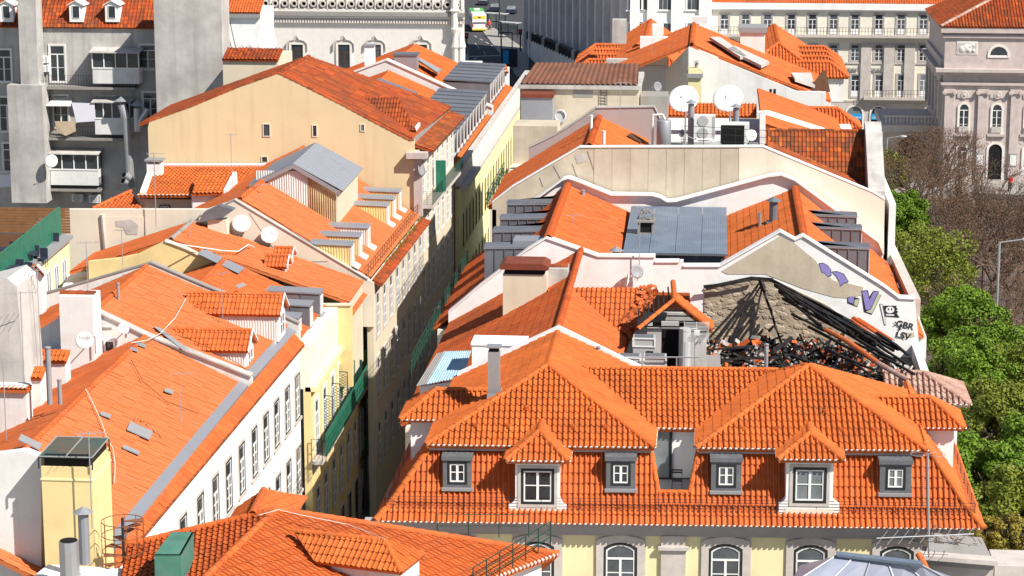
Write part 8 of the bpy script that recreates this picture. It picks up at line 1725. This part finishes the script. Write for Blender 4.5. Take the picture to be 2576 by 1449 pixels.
leafy('leafy_tree', 'largest bright green tree right of the graffiti wall', 2425, 820, 8.5, 3.1, 2.6, 3)
leafy('leafy_tree', 'bright green tree right of the pale burnt corner roof', 2428, 945, 8.8, 2.6, 2.4, 4)
leafy('leafy_tree', 'green tree behind the right side wing of the mansard house', 2520, 1075, 9.0, 3.0, 2.6, 5, 'leaf_pale', 85, 420, 0.1)
leafy('leafy_tree', 'dark green tree right of the mansard railing', 2500, 1215, 8.6, 2.6, 2.4, 6)
leafy('leafy_tree', 'green tree cut by the right edge near the mansard eave', 2585, 1180, 8.6, 2.6, 2.4, 16)
leafy('leafy_tree', 'small green tree low behind the beige gable house', 2240, 430, 6.0, 2.2, 2.0, 7, 'leaf_pale', 100, 100)
leafy('leafy_tree', 'green tree filling the gap below the largest green tree', 2490, 900, 8.0, 2.8, 2.4, 18, 'leaf')
leafy('leafy_tree', 'green tree at the right edge above the mansard corner', 2570, 1290, 8.6, 2.6, 2.2, 19, 'leaf_pale')
leafy('leafy_tree', 'half bare green brown tree at the right edge', 2560, 960, 8.0, 3.0, 2.6, 8, 'leaf_pale', 150, 90, 0.1)
leafy('flowering_shrub', 'yellow flowering shrub at the right end of the ruin wall', 2540, 1350, 13.2, 1.1, 0.8, 9, 'shrub', 50, 160, 0.06, group='shrubs at the ruin wall')
leafy('flowering_shrub', 'small green yellow shrub at the mansard corner', 2478, 1345, 13.2, 0.7, 0.6, 10, 'shrub', 30, 120, 0.06, group='shrubs at the ruin wall')
def bare(label, u, v, z, h, seed, bud=4500, rad=3.2):
    rng = np.random.default_rng(seed); c = P(u, v, z=z); t = thing('bare_tree', label, 'tree', (c.x, c.y, 0), 'bare brown trees of the square'); mb = MB(); tips = []
    mb.tube((c.x, c.y, 0), (c.x, c.y, h*0.35), 0.22, 7, 0.17, cap=False)
    for i in range(5):
        an = i*1.257+rng.uniform(0, 0.6); branch(mb, rng, Vector((c.x, c.y, h*0.33)), Vector((math.cos(an)*0.65, math.sin(an)*0.65, 0.75)).normalized(), h*0.3, 0.12, 4, 0.62, tips)
    mb.build('branches', 'twig', t)
    T = np.array(tips); k = min(len(T), 400); V, Fq = leaves(rng, T[rng.choice(len(T), k, False)], np.full(k, 0.5), max(3, bud//k), 0.06); np_mesh('crown_buds', V, Fq, 'leaf_brown', t); return t
for i, (u, v, z, h, lb) in enumerate(((2300, 440, 6, 8.5, 'bare brown tree nearest the portico arch'), (2370, 420, 5, 8.5, 'bare brown tree before the left theatre pilaster'), (2420, 500, 6, 9, 'bare brown tree before the arched theatre window'), (2350, 520, 6, 8.5, 'bare brown tree behind the round bright green tree'), (2480, 560, 6, 9, 'bare brown tree left of the street lamp head'),
        (2540, 640, 6, 9, 'bare brown tree under the street lamp arm'), (2460, 680, 6, 8.5, 'bare brown tree above the largest green tree'), (2560, 760, 7, 9, 'bare brown tree at the right edge below the lamp'), (2520, 850, 7, 9, 'bare brown tree right of the largest green tree'), (2590, 900, 7, 9, 'bare brown tree cut by the right picture edge'), (2410, 600, 6, 8.5, 'bare brown tree right of the olive green tree'), (2330, 470, 5, 8.5, 'bare brown tree in front of the portico wall'), (2500, 620, 6, 9, 'bare brown tree left of the lamp post'), (2570, 560, 6, 8.5, 'bare brown tree above the lamp arm'), (2450, 600, 6, 8.5, 'bare brown tree in the middle of the bare group'))): bare(lb, u, v, z, h, 30+i)
o = MB().slab(PP([(2225, 480), (2425, 505), (2700, 690), (2800, 1440), (2400, 1440), (2235, 900)], z=0.006), (0, 0, -0.004)).build('square_soil', 'gravel_dark'); o['kind'] = 'structure'  # dark sheet over the paving, stands in for twig mass and shade under trees
# person walking before the theatre
q = P(2540, 481, z=0.0); t = thing('person', 'person in red top and dark trousers walking before the theatre', 'person', q)
def skin(name, edges, pts, rad, mt, parent):
    me = bpy.data.meshes.new(name); me.from_pydata([tuple(q+Vector(p)) for p in pts], edges, []); o = link(bpy.data.objects.new(name, me), name, mt, parent)
    o.modifiers.new('skin', 'SKIN'); sv = me.skin_vertices[0].data
    for i, r_ in enumerate(rad): sv[i].radius = (r_, r_); sv[i].use_root = i == 0
    m = o.modifiers.new('sub', 'SUBSURF'); m.levels = m.render_levels = 2; return o
pts = [(0, 0, 0.98), (0, 0, 1.2), (0, -0.02, 1.48), (0, -0.03, 1.6), (0, -0.05, 1.72), (0, -0.05, 1.84), (-0.21, 0, 1.45), (-0.27, -0.05, 1.18), (-0.2, -0.22, 1.05), (0.21, 0, 1.45), (0.27, 0.05, 1.18), (0.25, -0.02, 0.93), (-0.1, 0, 0.92), (-0.12, -0.12, 0.5), (-0.12, 0.0, 0.08), (-0.12, -0.16, 0.04), (0.1, 0, 0.92), (0.12, 0.08, 0.5), (0.13, 0.3, 0.12), (0.13, 0.16, 0.06)]
body = skin('body', [(0, 1), (1, 2), (2, 3), (3, 4), (4, 5), (2, 6), (6, 7), (7, 8), (2, 9), (9, 10), (10, 11), (0, 12), (12, 13), (13, 14), (14, 15), (0, 16), (16, 17), (17, 18), (18, 19)], pts, [0.16, 0.15, 0.17, 0.06, 0.105, 0.09, 0.075, 0.055, 0.04, 0.075, 0.055, 0.04, 0.1, 0.075, 0.05, 0.04, 0.1, 0.075, 0.05, 0.04], 'skin', t)
MB().lathe(q+Vector((0, 0, 0.95)), [(0.19, 0), (0.2, 0.2), (0.24, 0.5), (0.16, 0.6)], 12).tube(q+Vector((-0.2, 0, 1.46)), q+Vector((-0.28, -0.05, 1.15)), 0.09, 8).tube(q+Vector((0.2, 0, 1.46)), q+Vector((0.28, 0.05, 1.15)), 0.09, 8).build('jacket', 'red_cloth', t)
mb = MB(); mb.tube(q+Vector((-0.1, 0, 0.98)), q+Vector((-0.12, -0.12, 0.5)), 0.13, 8, 0.1).tube(q+Vector((-0.12, -0.12, 0.5)), q+Vector((-0.12, 0, 0.1)), 0.1, 8, 0.08).tube(q+Vector((0.1, 0, 0.98)), q+Vector((0.12, 0.08, 0.5)), 0.13, 8, 0.1).tube(q+Vector((0.12, 0.08, 0.5)), q+Vector((0.13, 0.3, 0.14)), 0.1, 8, 0.08); mb.build('trousers', 'navy', t)
MB().lathe(q+Vector((0, -0.05, 1.78)), [(0.11, 0), (0.1, 0.08), (0.02, 0.14)], 10).build('hair', 'plastic_white', t)
q2 = P(1231, 75, z=0.13); q = q2; t = thing('person', 'person in red waiting at the bus shelter', 'person', q)
skin('body', [(0, 1), (1, 2), (2, 3), (3, 4), (4, 5), (2, 6), (6, 7), (7, 8), (2, 9), (9, 10), (10, 11), (0, 12), (12, 13), (13, 14), (14, 15), (0, 16), (16, 17), (17, 18), (18, 19)], [(x, y*0.4, z) for x, y, z in pts], [0.16, 0.15, 0.17, 0.06, 0.105, 0.09, 0.075, 0.055, 0.04, 0.075, 0.055, 0.04, 0.1, 0.075, 0.05, 0.04, 0.1, 0.075, 0.05, 0.04], 'skin', t)
MB().lathe(q+Vector((0, 0, 0.85)), [(0.2, 0), (0.2, 0.3), (0.25, 0.6), (0.16, 0.7)], 12).build('coat', 'red_cloth', t); mb = MB(); mb.tube(q+Vector((-0.1, 0, 0.98)), q+Vector((-0.12, 0, 0.1)), 0.12, 8, 0.09).tube(q+Vector((0.1, 0, 0.98)), q+Vector((0.12, 0, 0.1)), 0.12, 8, 0.09); mb.build('trousers', 'navy', t)
finish_tiles()
for o in bpy.data.objects:
    if '_o' in o: del o['_o']
